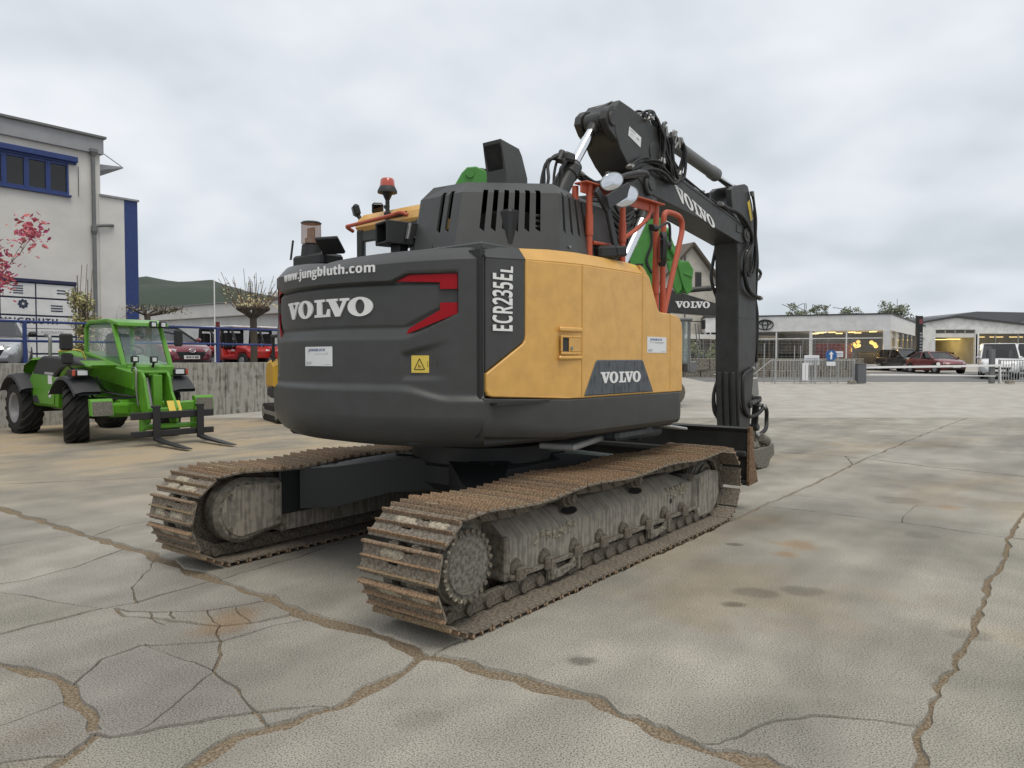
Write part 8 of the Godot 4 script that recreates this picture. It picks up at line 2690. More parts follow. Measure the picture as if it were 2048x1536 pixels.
func make_showroom() -> void:
	var root := thing("showroom", "low white showroom with a glass front, lit inside", "building")
	var fx := frame(111.68, 27.2, 54.0)
	var gx := frame(33.74, 27.2, 54.0)
	var P := func(x: float) -> Vector3: return fx * Vector3(x, 0, 0)
	var Q := func(x: float) -> Vector3: return gx * Vector3(x, 0, 0)
	var foot := PackedVector2Array()
	for p in [P.call(-13.0), P.call(0.0), Q.call(33.0), Q.call(33.0) + Vector3(-14, 0, -9), P.call(-13.0) + Vector3(2, 0, -20)]: foot.append(Vector2(p.x, -p.z))
	foot = MB.ccw(foot)
	var lay := Transform3D(Basis(Vector3(1, 0, 0), Vector3(0, 0, -1), Vector3(0, 1, 0)), V0)
	for q in [["fascia", 3.60, 4.74, 0.0, M.white_panel], ["roof_edge", 4.74, 4.84, -0.06, M.roof_dark], ["floor", 0.9, 1.05, 0.3, M.fascia_grey]]:
		var b := MB.new()
		b.t = lay
		b.prism(MB.inset(foot, q[3]), q[1], q[2])
		part(root, q[0], b, q[4])
	# hollow plinth, back walls and ceiling
	var b := MB.new()
	b.t = fx
	b.box(Vector3(-6.5, 0.85, -0.3), Vector3(13.0, 0.55, 0.3))
	b.t = gx
	b.box(Vector3(16.5, 0.85, -0.35), Vector3(33.0, 0.5, 0.3))
	part(root, "plinth", b, M.roof_dark)
	b = MB.new()
	b.t = fx
	b.box(Vector3(-6.5, 2.3, -8.0), Vector3(14.0, 2.6, 0.2))
	b.box(Vector3(-13.0, 2.3, -4), Vector3(0.2, 2.6, 8.0))
	part(root, "inner_wall", b, M.fascia_grey)
	b = MB.new()
	b.t = fx
	b.box(Vector3(-3.6, 2.0, -4.0), Vector3(2.7, 1.5, 0.15))
	part(root, "maroon_panel", b, M.car_maroon)
	b = MB.new()
	b.t = fx
	b.box(Vector3(-1.1, 1.55, -2.6), Vector3(1.8, 1.0, 0.7), 0.05)
	b.box(Vector3(-6.4, 1.5, -4.2), Vector3(3.2, 0.9, 1.6), 0.2)
	b.box(Vector3(-9.6, 1.5, -4.2), Vector3(2.4, 0.9, 1.6), 0.2)
	part(root, "furniture", b, M.black)
	# glass, mullions, sill
	for k in 5:
		b = MB.new()
		var x0 := -0.45 - 2.43 * k
		b.t = fx
		b.quad(Vector3(x0 - 2.43, 1.12, -0.12), Vector3(x0, 1.12, -0.12), Vector3(x0, 3.6, -0.12), Vector3(x0 - 2.43, 3.6, -0.12))
		part(root, "pane", b, M.shop_glass)
		b = MB.new()
		b.t = fx
		b.box(Vector3(x0 - 2.43, 2.35, -0.1), Vector3(0.10 if k != 1 else 0.22, 2.5, 0.12))
		b.box(Vector3(x0 - 1.21, 3.05, -0.1), Vector3(2.33, 0.07, 0.10))
		part(root, "mullion", b, M.white_panel)
	b = MB.new()
	b.t = fx
	b.box(Vector3(-0.23, 2.35, -0.1), Vector3(0.46, 2.5, 0.34))
	b.box(Vector3(-6.5, 1.08, -0.05), Vector3(13.0, 0.12, 0.3))
	part(root, "corner_pillar", b, M.white_panel)
	for k in 9:
		b = MB.new()
		b.t = gx
		var x0 := 1.2 + k * 3.1
		b.quad(Vector3(x0 + 3.0, 0.9, -0.15), Vector3(x0, 0.9, -0.15), Vector3(x0, 3.6, -0.15), Vector3(x0 + 3.0, 3.6, -0.15))
		part(root, "pane", b, M.shop_glass)
		b = MB.new()
		b.t = gx
		b.box(Vector3(x0, 2.25, -0.1), Vector3(0.14, 2.7, 0.14))
		if k < 4: b.box(Vector3(x0 + 1.5, 2.4, -0.1), Vector3(2.9, 0.06, 0.1))
		part(root, "mullion", b, M.white_panel if k < 2 or k > 6 else M.trim_grey)
	# ceiling lights and pendant lamps
	for q in [[-1.0, -2.0], [-1.9, -4.5], [-3.8, -2.2], [-4.6, -3.2], [-3.2, -5.5], [-5.0, -5.4], [-2.4, -2.9]]:
		b = MB.new()
		b.t = fx
		b.box(Vector3(q[0], 3.56, q[1]), Vector3(0.5, 0.05, 0.5))
		part(root, "ceiling_lamp", b, M.tube_glow)
	for q in [[-2.35, 2.62], [-2.05, 2.80], [-2.0, 2.52], [-2.2, 2.46], [-1.15, 2.75], [-0.95, 2.62], [-0.85, 2.45]]:
		b = MB.new()
		b.t = at(fx * Vector3(q[0], q[1], -1.0))
		b.lathe([Vector2(0.001, -0.14), Vector2(0.10, -0.10), Vector2(0.155, 0.0), Vector2(0.10, 0.11), Vector2(0.001, 0.14)], 12, V0, 80)
		part(root, "pendant_lamp", b, M.lamp_glow)
	for x in [-2.1, -1.0]: lamp(root, fx * Vector3(x, 2.25, -1.3), 1.2, Color(1, 0.82, 0.5), 0.15)
	lamp(root, fx * Vector3(-4.5, 3.3, -4), 2.0, Color(1, 0.92, 0.8), 0.5)
	# oval emblem of three rings
	b = MB.new()
	for e in [[0.0, 0.0, 0.58, 0.38], [0.0, 0.0, 0.19, 0.36], [0.0, 0.14, 0.42, 0.15]]:
		var ring := []
		for k in 33: ring.append(fx * Vector3(-8.55 + e[0] + e[2] * cos(TAU * k / 32), 4.12 + e[1] + e[3] * sin(TAU * k / 32), 0.08))
		b.tube(ring, 0.045, 6)
	part(root, "oval_emblem", b, M.black)
	b = MB.new()
	b.t = gx
	b.box(Vector3(18.0, 4.1, 0.1), Vector3(3.4, 0.75, 0.12), 0.02)
	part(root, "side_sign", b, M.white_panel)
	b = MB.new()
	b.t = gx
	for k in 2: b.box(Vector3(17.3 + 1.4 * k, 4.1, 0.18), Vector3(0.8, 0.5, 0.05), 0.02)
	part(root, "sign_letter", b, M.zinc)
	# black pylon with a planter
	root = thing("pylon_sign", "tall black sign pillar with a red mark on top, beside the showroom entrance", "sign", at(fx * Vector3(1.75, 0, 0.6)))
	b = MB.new()
	b.box(Vector3(0, 2.75, 0), Vector3(0.42, 3.6, 0.22), 0.01)
	part(root, "pillar", b, M.black)
	b = MB.new()
	b.box(Vector3(0.06, 4.15, 0.116), Vector3(0.24, 0.34, 0.012))
	part(root, "red_mark", b, M.car_maroon)
	b = MB.new()
	for k in 7: b.box(Vector3(0.08, 2.0 + 0.22 * k, 0.114), Vector3(0.16, 0.13, 0.008))
	part(root, "lettering", b, M.fascia_grey)
	root = thing("planter", "black tub with a pale rim at the foot of the sign pillar", "planter", at(fx * Vector3(1.85, 0, 1.3)))
	b = MB.new()
	b.lathe([Vector2(0.35, 0.75), Vector2(0.50, 1.62), Vector2(0.42, 1.62), Vector2(0.40, 1.5), Vector2(0.001, 1.5)], 20)
	part(root, "tub", b, M.black)
	b = MB.new()
	b.lathe([Vector2(0.51, 1.60), Vector2(0.52, 1.66), Vector2(0.42, 1.66), Vector2(0.41, 1.60)], 20)
	part(root, "rim", b, M.sticker)

func make_hall() -> void:
	var root := thing("workshop_hall", "white gabled workshop with an open door and lit windows behind the maroon car", "building", at(Vector3(0, 0, -75)))
	var b := MB.new()
	b.prism([Vector2(39.4, 4.45), Vector2(39.4, 4.83), Vector2(44.2, 5.64), Vector2(60, 3.9), Vector2(60, 3.7), Vector2(53.5, 4.05), Vector2(46.25, 4.05), Vector2(46.25, 4.45)], -0.3, 0.0)
	for q in [[39.4, 42.28, 0.9, 4.45], [46.25, 46.65, 0.9, 4.05], [46.65, 60, 0.9, 2.38]]: b.box(Vector3((q[0] + q[1]) / 2, (q[2] + q[3]) / 2, -0.15), Vector3(q[1] - q[0], q[3] - q[2], 0.3))
	part(root, "front_wall", b, M.white_panel)
	b = MB.new()
	b.prism([Vector2(39.2, 4.80), Vector2(44.2, 5.64), Vector2(60.2, 3.86), Vector2(60.2, 4.04), Vector2(44.2, 5.84), Vector2(39.2, 4.97)], -22, 0.25)
	part(root, "roof", b, M.roof_dark)
	b = MB.new()
	b.box(Vector3(39.5, 2.8, -11), Vector3(0.2, 4.0, 22))
	b.box(Vector3(50, 2.8, -22), Vector3(21, 4.4, 0.2))
	part(root, "side_wall", b, M.white_panel)
	b = MB.new()
	b.box(Vector3(50, 2.6, -9.0), Vector3(21, 4.2, 0.2))
	b.box(Vector3(50, 0.98, -4.5), Vector3(21, 0.1, 9))
	b.box(Vector3(46.4, 2.4, -4.5), Vector3(0.15, 3.2, 9))
	part(root, "inner_wall", b, M.plaster_warm)
	b = MB.new()
	b.box(Vector3(44.26, 3.86, -0.12), Vector3(3.96, 0.40, 0.12))
	for k in 4: b.box(Vector3(42.28 + 0.99 * (k + 0.5), 4.26, -0.1), Vector3(0.92, 0.34, 0.06), 0.01)
	var dw := part(root, "raised_door", b, M.plaster)
	for k in 4:
		b = MB.new()
		b.box(Vector3(42.28 + 0.99 * (k + 0.5), 4.26, -0.06), Vector3(0.84, 0.28, 0.03))
		part(dw, "pane", b, M.glass_dark)
	b = MB.new()
	b.quad(Vector3(46.65, 2.38, -0.1), Vector3(60, 2.38, -0.1), Vector3(60, 4.05, -0.1), Vector3(46.65, 4.05, -0.1))
	part(root, "window_band", b, M.shop_glass)
	for x in [48.3, 50.6, 53.0]:
		b = MB.new()
		b.box(Vector3(x, 3.2, -0.1), Vector3(0.10, 1.66, 0.12))
		part(root, "mullion", b, M.trim_grey)
	for q in [[43.9, 3.5, -2.0], [45.5, 3.55, -2.4], [47.5, 3.75, -1.6], [49.4, 3.75, -1.6], [51.4, 3.75, -1.6], [44.3, 3.4, -5.0]]:
		b = MB.new()
		b.box(Vector3(q[0], q[1], q[2]), Vector3(1.35, 0.07, 0.10))
		part(root, "tube_lamp", b, M.tube_glow)
	for q in [[48.5, 3.5, -3.0], [50.8, 3.5, -3.0], [44.5, 3.2, -3.5]]: lamp(root, Vector3(q[0], q[1], q[2]), 2.2, Color(1, 0.88, 0.55), 0.3)
	b = MB.new()
	b.box(Vector3(47.35, 1.95, 0.03), Vector3(1.15, 1.75, 0.06), 0.01)
	part(root, "side_door", b, M.sticker)
	b = MB.new()
	b.box(Vector3(43.0, 1.9, -3.5), Vector3(0.8, 1.7, 0.6), 0.03)
	part(root, "tool_cabinet", b, M.interior)
	root = thing("grey_hall", "dark grey metal hall rising behind the white workshop", "building", at(Vector3(0, 0, -99)))
	b = MB.new()
	b.prism([Vector2(57.2, 1.0), Vector2(57.2, 7.1), Vector2(61.2, 7.75), Vector2(85, 7.3), Vector2(85, 1.0)], -20, 0)
	part(root, "wall", b, M.hall_grey)
	b = MB.new()
	b.prism([Vector2(66.5, 6.2), Vector2(69.2, 7.1), Vector2(72.5, 6.3)], -3, 1.2)
	part(root, "roof_light", b, M.zinc)

func fence_panel(called: String, label: String, r0: float, r1: float, d: float, group: String) -> void:
	var root := thing(called, label, "fence", at(Vector3(r0, rise(d), -d)), group)
	var w := r1 - r0
	for y in [0.10, 1.12]:
		var b := MB.new()
		b.box(Vector3(w / 2, y, 0), Vector3(w, 0.05, 0.045), 0.006)
		part(root, "rail", b, M.galvanised)
	var b := MB.new()
	b.box(Vector3(0, 0.56, 0), Vector3(0.024, 1.0, 0.024))
	var m := b.mesh()
	for k in int(w / 0.135): put(root, "bar", m, M.galvanised, at(Vector3(0.07 + k * 0.135, 0.05, 0)))
	for x in [0.0, w]:
		b = MB.new()
		b.box(Vector3(x, 0.55, 0), Vector3(0.07, 1.22, 0.07), 0.008)
		part(root, "post", b, M.galvanised)

func make_gate() -> void:
	var D := 36.9
	var y0 := rise(D)
	fence_panel("bar_fence", "grey vertical-bar fence left of the barrier, its nearer left half", 12.95, 14.9, D, "bar fences at the gate")
	fence_panel("bar_fence", "grey vertical-bar fence between the blue arrow sign and the barrier box", 14.95, 16.85, D + 0.05, "bar fences at the gate")
	fence_panel("bar_fence", "grey vertical-bar fence right of the barrier's catch post", 24.1, 28.0, D + 0.2, "bar fences at the gate")
	var root := thing("hand_rail", "thin galvanised ramp handrail left of the bar fence, behind the stick", "railing", at(Vector3(0, y0, -D - 0.3)))
	for q in [[Vector3(12.0, 0.42, 0), Vector3(12.85, 1.12, 0)], [Vector3(12.85, 1.12, 0), Vector3(16.8, 1.12, 0)], [Vector3(12.0, 0.42, 0), Vector3(10.0, 0.42, 0)]]:
		var b := MB.new()
		b.cyl(q[0], q[1], 0.028, 0.028, 8)
		part(root, "rail", b, M.galvanised)
	for q in [[12.15, 0.5], [12.9, 1.12], [14.0, 1.85], [14.3, 1.85], [12.5, 1.95]]:
		var b := MB.new()
		b.cyl(Vector3(q[0], 0, 0), Vector3(q[0], q[1], 0), 0.025, 0.025, 8)
		part(root, "post", b, M.galvanised)
	# barrier
	root = thing("barrier", "white gate barrier arm lowered across the drive from a dark grey box", "barrier", at(Vector3(0, y0, -D)))
	var b := MB.new()
	b.box(Vector3(17.14, 0.47, 0), Vector3(0.42, 0.94, 0.40), 0.02)
	part(root, "drive_box", b, M.hall_grey)
	b = MB.new()
	b.box(Vector3(17.14, 0.955, 0), Vector3(0.44, 0.03, 0.42), 0.008)
	part(root, "box_lid", b, M.zinc)
	b = MB.new()
	b.bar(Vector3(17.35, 0.76, 0.02), Vector3(24.05, 0.86, 0.02), 0.10, 0.06, 0.012)
	var arm := part(root, "barrier_arm", b, M.white_paint)
	b = MB.new()
	b.cyl(Vector3(20.95, 0.93, 0.0), Vector3(20.95, 0.93, 0.06), 0.085, 0.085, 18)
	part(arm, "round_reflector", b, M.white_paint)
	b = MB.new()
	b.bar(Vector3(17.4, 0.42, 0.3), Vector3(23.6, 0.35, 0.3), 0.04, 0.05, 0.006)
	part(root, "lower_bar", b, M.white_paint)
	b = MB.new()
	b.bar(Vector3(24.0, 0.86, 0.02), Vector3(24.0, 0.02, 0.1), 0.05, 0.05, 0.008)
	part(arm, "hanging_leg", b, M.white_paint)
	b = MB.new()
	b.box(Vector3(23.7, 0.82, 0), Vector3(0.22, 1.66, 0.2), 0.015)
	tag(part(self, "catch_post", b, M.zinc, at(Vector3(0, y0, -D - 0.15))), "grey square gate post at the far end of the barrier arm", "post")
	b = MB.new()
	for q in [[16.6, 0.1, 0.25], [24.3, 0.1, 0.3]]:
		b = MB.new()
		b.t = at(Vector3(q[0], y0, -D + 0.3))
		b.lathe([Vector2(0.22, 0.0), Vector2(0.20, 0.10), Vector2(0.12, 0.16), Vector2(0.001, 0.18)], 12, V0, 60)
		tag(part(self, "concrete_foot", b, M.block), "low dark concrete foot %s" % ("beside the barrier box" if q[0] < 20 else "below the fence right of the barrier"), "fence foot")
	# signs
	root = thing("arrow_sign", "round blue traffic sign with a white arrow on a post behind the fence", "traffic sign", at(Vector3(15.62, y0, -D + 0.15)))
	b = MB.new()
	b.cyl(Vector3(0, -0.1, -0.03), Vector3(0, 1.62, -0.03), 0.03, 0.03, 8)
	part(root, "post", b, M.galvanised)
	b = MB.new()
	b.cyl(Vector3(0, 1.36, 0), Vector3(0, 1.36, 0.03), 0.275, 0.275, 28)
	var disc := part(root, "disc", b, M.arrow_blue)
	b = MB.new()
	b.prism([Vector2(-0.045, 1.17), Vector2(0.045, 1.17), Vector2(0.045, 1.42), Vector2(0.12, 1.40), Vector2(0.0, 1.56), Vector2(-0.12, 1.40), Vector2(-0.045, 1.42)], 0.03, 0.036)
	part(disc, "white_arrow", b, M.white_paint)
	b = MB.new()
	b.box(Vector3(0, 0.95, 0.01), Vector3(0.44, 0.20, 0.02), 0.004)
	part(root, "supplementary_plate", b, M.sticker)
	for q in [["white notice board with grey lines left of the blue arrow sign", 14.82, 1.12, 0.74, 0.5], ["small white notice board right of the blue arrow sign", 16.13, 1.42, 0.46, 0.28]]:
		root = thing("notice_board", q[0], "sign", at(Vector3(q[1], y0, -D - 0.2)))
		b = MB.new()
		b.box(Vector3(0, q[2], 0), Vector3(q[3], q[4], 0.03), 0.005)
		part(root, "board", b, M.sticker)
		b = MB.new()
		for k in 2: b.box(Vector3(0, q[2] + q[4] * (0.15 - 0.3 * k), 0.018), Vector3(q[3] * 0.85, 0.02, 0.006))
		part(root, "printed_line", b, M.ink_blue)
		b = MB.new()
		b.box(Vector3(0, q[2] / 2, -0.03), Vector3(0.05, q[2], 0.04))
		part(root, "post", b, M.galvanised)
	root = thing("white_cabinet", "narrow white upright board leaning in front of the bar fence", "board", at(Vector3(14.38, y0, -D + 0.12)))
	b = MB.new()
	for k in 2: b.box(Vector3(-0.08 + 0.16 * k, 0.55, 0), Vector3(0.14, 0.86, 0.04), 0.006)
	part(root, "panel", b, M.sticker)
	# stacked concrete blocks and mesh fence left of the stick
	root = thing("block_wall", "low wall of grey concrete blocks behind the second excavator", "wall", at(Vector3(0, 0, -44)))
	for row in 2:
		for k in 12:
			b = MB.new()
			var w := 0.9 + 0.12 * rng.randf()
			b.box(Vector3(8.5 + k * 1.0 + 0.5 * row, rise(44) + 0.35 + 0.72 * row - 0.35, rng.randf_range(-0.04, 0.04)), Vector3(0.97, 0.70, 0.6), 0.03)
			part(root, "block", b, M.block)
	root = thing("mesh_fence", "wire mesh fence above the concrete blocks", "fence", at(Vector3(0, 0, -45.2)))
	for k in 9:
		b = MB.new()
		b.cyl(Vector3(8.5 + k * 1.5, 0.5, 0), Vector3(8.5 + k * 1.5, 2.75, 0), 0.03, 0.03, 6)
		part(root, "post", b, M.trim_grey)
	b = MB.new()
	for k in 50: b.cyl(Vector3(8.5 + k * 0.25, 1.4, 0), Vector3(8.5 + k * 0.25, 2.7, 0), 0.008, 0.008, 4, false)
	for k in 7: b.cyl(Vector3(8.5, 1.5 + 0.19 * k, 0), Vector3(21, 1.5 + 0.19 * k, 0), 0.008, 0.008, 4, false)
	part(root, "wire_mesh", b, M.trim_grey).set_meta("kind", "stuff")
	make_car("parked_car", "pale car behind the mesh fence left of the stick", "car", frame(95, 12.6, 49.5, rise(48)), M.silver, 0)
	rng.seed = 6
	for q in [["green bush behind the mesh fence below the gabled house", 11.3, 1.0], ["lower green bush right beside it behind the mesh fence", 13.3, 0.75]]:
		root = thing("garden_bush", q[0], "bush", at(Vector3(q[1], rise(47), -47.2)))
		b = MB.new()
		b.tube([V0, Vector3(0.05, 0.6, 0), Vector3(0.1, 1.1, 0)], 0.06, 6, 2)
		part(root, "stem", b, M.bark)
		b = MB.new()
		for k in 6: leaf_mass(b, Vector3(rng.randfn() * 0.5, 1.0 + rng.randf() * q[2], rng.randfn() * 0.4), Vector3(0.5, 0.45, 0.5), 90, 0.09, [lin(0.05, 0.075, 0.02), lin(0.08, 0.10, 0.03), lin(0.10, 0.09, 0.04)])
		part(root, "leaves", b, M.leaf).set_meta("kind", "stuff")

func make_gabled_house() -> void:
	var root := thing("gabled_house", "beige gabled house with a small window behind the boom and stick", "house", Transform3D(Basis(Vector3.UP, deg_to_rad(28)), Vector3(14.25, 0, -60.0)))
	var b := MB.new()
	b.prism([Vector2(-6.2, 0.5), Vector2(6.2, 0.5), Vector2(6.2, 4.6), Vector2(0, 10.5), Vector2(-6.2, 4.6)], -12, 0)
	part(root, "wall", b, M.plaster_warm)
	for s in [-1.0, 1.0]:
		b = MB.new()
		b.prism([Vector2(0, 10.5), Vector2(s * 6.8, 4.0), Vector2(s * 6.8, 4.25), Vector2(0, 10.78)], -12.4, 0.35)
		part(root, "roof", b, M.roof_tile)
	b = MB.new()
	b.bar(Vector3(0, 10.66, 0.36), Vector3(6.8, 4.15, 0.36), 0.22, 0.04)
	b.bar(Vector3(0, 10.66, 0.36), Vector3(-6.8, 4.15, 0.36), 0.22, 0.04)
	part(root, "verge", b, M.bark)
	for q in [[0.75, 7.8], [-1.8, 7.8], [1.6, 4.6], [-2.5, 4.6]]:
		b = MB.new()
		b.box(Vector3(q[0], q[1], 0.02), Vector3(0.62, 1.35, 0.10), 0.01)
		var w := part(root, "window", b, M.bark)
		b = MB.new()
		b.box(Vector3(q[0], q[1], 0.075), Vector3(0.48, 1.2, 0.02))
		part(w, "pane", b, M.glass_dark)
	b = MB.new()
	b.box(Vector3(-0.62, 5.0, 0.02), Vector3(0.10, 10.0, 0.10))
	part(root, "downpipe", b, M.zinc)
	b = MB.new()
	b.box(Vector3(0.5, 3.2, 1.6), Vector3(11, 0.25, 3.2))
	b.box(Vector3(0.5, 3.2, 3.25), Vector3(11.2, 0.35, 0.1))
	part(root, "porch_roof", b, M.plaster)
	b = MB.new()
	for x in [-4.6, 0, 5.4]: b.box(Vector3(x, 1.8, 3.0), Vector3(0.2, 2.8, 0.2))
	part(root, "porch_post", b, M.zinc)

func make_second_excavator() -> void:
	var root := thing("excavator", "second dark grey excavator behind the large one, only its boom and cab corner in view", "excavator", frame(90, 3.2, 24.6, rise(24.6)))
	var b := MB.new()
	var y := -rise(24.6)
	b.prism([Vector2(1.2, 2.2 + y), Vector2(1.6, 2.1 + y), Vector2(1.95, 3.06 + y), Vector2(3.6, 2.93 + y), Vector2(4.4, 2.9 + y), Vector2(4.5, 3.12 + y), Vector2(4.2, 3.25 + y), Vector2(3.4, 3.36 + y), Vector2(1.75, 3.86 + y), Vector2(1.4, 3.5 + y)], -0.2, 0.2, 0.015)
	var bm := part(root, "boom", b, M.boom_paint)
	b = MB.new()
	slab_word(b, 1.12, 0.21, 0.01, func(p: Vector3) -> Vector3: return Vector3(2.10 + p.x, 3.21 + y + p.y - 0.012 * p.x, 0.201 + p.z))
	part(bm, "slab_lettering", b, M.white_paint)
	cylinder_ram(root, Transform3D(), Vector3(1.8, 3.72 + y, 0), Vector3(3.3, 3.86 + y, 0), Vector3(4.4, 3.95 + y, 0), 0.085, 0.045, M.boom_paint, "arm_ram")
	b = MB.new()
	b.prism([Vector2(4.2, 4.0 + y), Vector2(4.5, 4.05 + y), Vector2(4.75, 3.2 + y), Vector2(4.6, 0.9 + y), Vector2(4.4, 0.9 + y), Vector2(4.3, 3.1 + y)], -0.16, 0.16, 0.015)
	part(root, "stick", b, M.boom_paint)
	b = MB.new()
	b.prism([Vector2(4.3, 0.9 + y), Vector2(4.7, 0.95 + y), Vector2(4.75, 0.4 + y), Vector2(4.3, 0.02), Vector2(3.8, 0.1), Vector2(4.1, 0.4)], -0.5, 0.5, 0.02)
	part(root, "bucket", b, M.steel)
	b = MB.new()
	b.box(Vector3(-0.35, 1.75, 0), Vector3(3.2, 1.3, 2.5), 0.12)
	part(root, "engine_cover", b, M.yellow)
	b = MB.new()
	b.box(Vector3(0.2, 0.92, 0), Vector3(3.6, 0.28, 2.4), 0.05)
	part(root, "deck", b, M.dark_paint)
	b = MB.new()
	for q in [[1.0, 0.45], [2.30, 0.45], [1.0, 1.25], [2.30, 1.25]]: b.bar(Vector3(q[0], 1.05, q[1]), Vector3(q[0] + (0.25 if q[0] > 2 else 0.0) - (0.25 if q[0] > 2 else 0.0), 2.65, q[1]), 0.09, 0.07, 0.015)
	b.box(Vector3(1.65, 2.68, 0.85), Vector3(1.5, 0.10, 0.95), 0.03)
	b.box(Vector3(2.42, 1.2, 0.85), Vector3(0.25, 0.36, 0.9), 0.03)
	b.bar(Vector3(2.48, 2.55, 1.28), Vector3(2.62, 1.3, 1.28), 0.03, 0.03)
	b.bar(Vector3(2.56, 2.55, 1.30), Vector3(2.66, 1.7, 1.30), 0.03, 0.03)
	part(root, "cab_frame", b, M.zinc)
	b = MB.new()
	b.quad(Vector3(2.36, 1.3, 0.42), Vector3(2.36, 1.3, 1.28), Vector3(2.34, 2.62, 1.28), Vector3(2.34, 2.62, 0.42))
	b.quad(Vector3(1.0, 1.3, 1.28), Vector3(2.3, 1.3, 1.28), Vector3(2.3, 2.62, 1.28), Vector3(1.0, 2.62, 1.28))
	part(root, "cab_window", b, M.glass)
	b = MB.new()
	b.box(Vector3(2.72, 2.52, 1.35), Vector3(0.10, 0.30, 0.20), 0.03)
	b.bar(Vector3(2.35, 2.62, 1.28), Vector3(2.7, 2.60, 1.35), 0.03, 0.03)
	part(root, "door_mirror", b, M.black)
	for s in [-1.0, 1.0]:
		b = MB.new()
		var q := []
		for k in 9: q.append(Vector2(1.75 + 0.42 * cos(-PI / 2 + PI * k / 8), 0.42 + 0.42 * sin(-PI / 2 + PI * k / 8)))
		for k in 9: q.append(Vector2(-1.75 + 0.42 * cos(PI / 2 + PI * k / 8), 0.42 + 0.42 * sin(PI / 2 + PI * k / 8)))
		b.prism(q, s * 1.15 - 0.28, s * 1.15 + 0.28, 0.03, 40.0)
		part(root, "track", b, M.link)

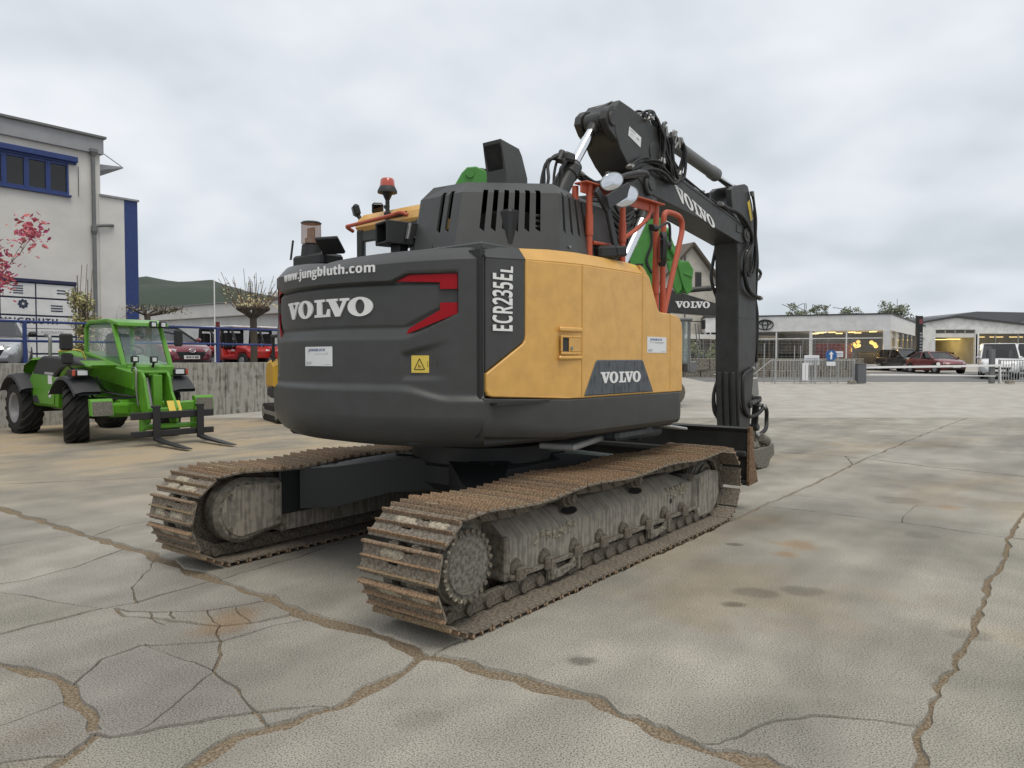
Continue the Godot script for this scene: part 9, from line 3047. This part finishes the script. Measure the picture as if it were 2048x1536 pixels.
func make_green_handler() -> void:
	var root := thing("material_handler", "green loading machine behind the excavator, its boom and grab rising over the yellow doors", "loader", at(Vector3(0, 0, -17.3)))
	var b := MB.new()
	b.prism([Vector2(1.2, 2.0), Vector2(2.62, 3.10), Vector2(2.68, 4.0), Vector2(2.98, 4.95), Vector2(3.12, 5.05), Vector2(3.32, 4.95), Vector2(3.40, 4.55), Vector2(3.46, 4.0), Vector2(3.30, 3.3), Vector2(3.15, 2.5), Vector2(2.2, 1.4), Vector2(1.4, 1.3)], -0.16, 0.16, 0.02)
	var bo := part(root, "boom", b, M.crane_green)
	b = MB.new()
	write_on(b, "EN", Vector3(2.98, 3.42, 0.161), Vector3(0, 1, 0), Vector3(-1, 0, 0), 0.30, 0.16)
	part(bo, "lettering", b, M.black)
	b = MB.new()
	b.tube([Vector3(2.62, 2.8, 0.2), Vector3(2.66, 3.4, 0.2), Vector3(2.64, 3.9, 0.2)], 0.025, 6, 3)
	b.tube([Vector3(3.12, 4.6, 0.2), Vector3(3.18, 4.2, 0.2), Vector3(3.05, 3.8, 0.2), Vector3(3.18, 3.5, 0.2)], 0.03, 6, 3)
	part(bo, "hydraulic_hose", b, M.hose)
	b = MB.new()
	b.prism([Vector2(3.0, 4.85), Vector2(3.30, 5.0), Vector2(3.62, 4.35), Vector2(3.86, 3.72), Vector2(3.72, 3.62), Vector2(3.48, 3.9)], -0.12, 0.12, 0.02)
	b.cyl(Vector3(3.46, 4.30, 0.16), Vector3(3.80, 3.75, 0.16), 0.05, 0.05, 10)
	b.cyl(Vector3(3.44, 4.46, 0.2), Vector3(3.58, 4.42, 0.2), 0.08, 0.08, 10)
	part(root, "stick", b, M.crane_green)
	for q in [[0.0, 0.0, 0.0], [0.12, -0.04, 0.16], [-0.10, -0.02, 0.12], [0.05, 0.0, -0.15]]:
		b = MB.new()
		b.t = at(Vector3(q[0], q[1], q[2]))
		b.prism([Vector2(3.62, 3.78), Vector2(3.88, 3.82), Vector2(4.0, 3.62), Vector2(3.97, 3.35), Vector2(3.98, 3.15), Vector2(3.86, 3.05), Vector2(3.78, 3.2), Vector2(3.70, 3.45)], -0.05, 0.05, 0.015)
		part(root, "grab_tine", b, M.crane_green)
	b = MB.new()
	b.cyl(Vector3(3.72, 3.75, 0), Vector3(3.95, 3.65, 0), 0.10, 0.10, 12)
	b.bar(Vector3(3.9, 3.5, 0.2), Vector3(4.08, 3.42, 0.2), 0.06, 0.06, 0.01)
	part(root, "grab_head", b, M.crane_green)
	# the other boom section, whose rounded head shows over the engine hood
	b = MB.new()
	b.prism([Vector2(1.4, 1.6), Vector2(2.2, 1.5), Vector2(1.0, 3.2), Vector2(-0.40, 5.35), Vector2(-0.45, 5.62), Vector2(-0.62, 5.84), Vector2(-0.82, 5.92), Vector2(-1.02, 5.90), Vector2(-1.14, 5.78), Vector2(-1.30, 5.50), Vector2(-0.9, 4.9), Vector2(0.4, 3.0)], -0.15, 0.15, 0.03)
	var hb := part(root, "rear_boom", b, M.crane_green)
	b = MB.new()
	b.cyl(Vector3(-0.95, 5.74, -0.2), Vector3(-0.95, 5.74, 0.2), 0.09, 0.09, 14)
	part(hb, "boom_pin", b, M.crane_green)
	b = MB.new()
	for k in 5: b.tube([Vector3(-0.72 + 0.04 * k, 5.88 - 0.05 * k, 0.05), Vector3(-0.55 + 0.06 * k, 5.82 - 0.05 * k, 0.1), Vector3(-0.38 + 0.03 * k, 5.62 - 0.03 * k, 0.12), Vector3(-0.33, 5.2, 0.1)], 0.025, 6, 3)
	part(hb, "hydraulic_hose", b, M.hose)
	b = MB.new()
	b.box(Vector3(1.6, 1.75, 0), Vector3(3.0, 1.1, 2.3), 0.12)
	part(root, "body", b, M.crane_green)
	b = MB.new()
	b.box(Vector3(1.4, 0.95, 0), Vector3(4.0, 0.5, 1.6), 0.05)
	part(root, "chassis", b, M.frame_paint)
	for x in [0.0, 2.9]:
		for s in [-1.0, 1.0]:
			b = MB.new()
			b.cyl(Vector3(x, 0.55, s * 0.95), Vector3(x, 0.55, s * 1.3), 0.55, 0.55, 24, true, 0.05)
			part(root, "wheel", b, M.rubber)

func _ready() -> void:
	set_light()
	make_materials()
	make_ground()
	make_excavator()
	make_telehandler()
	make_left()
	make_right()
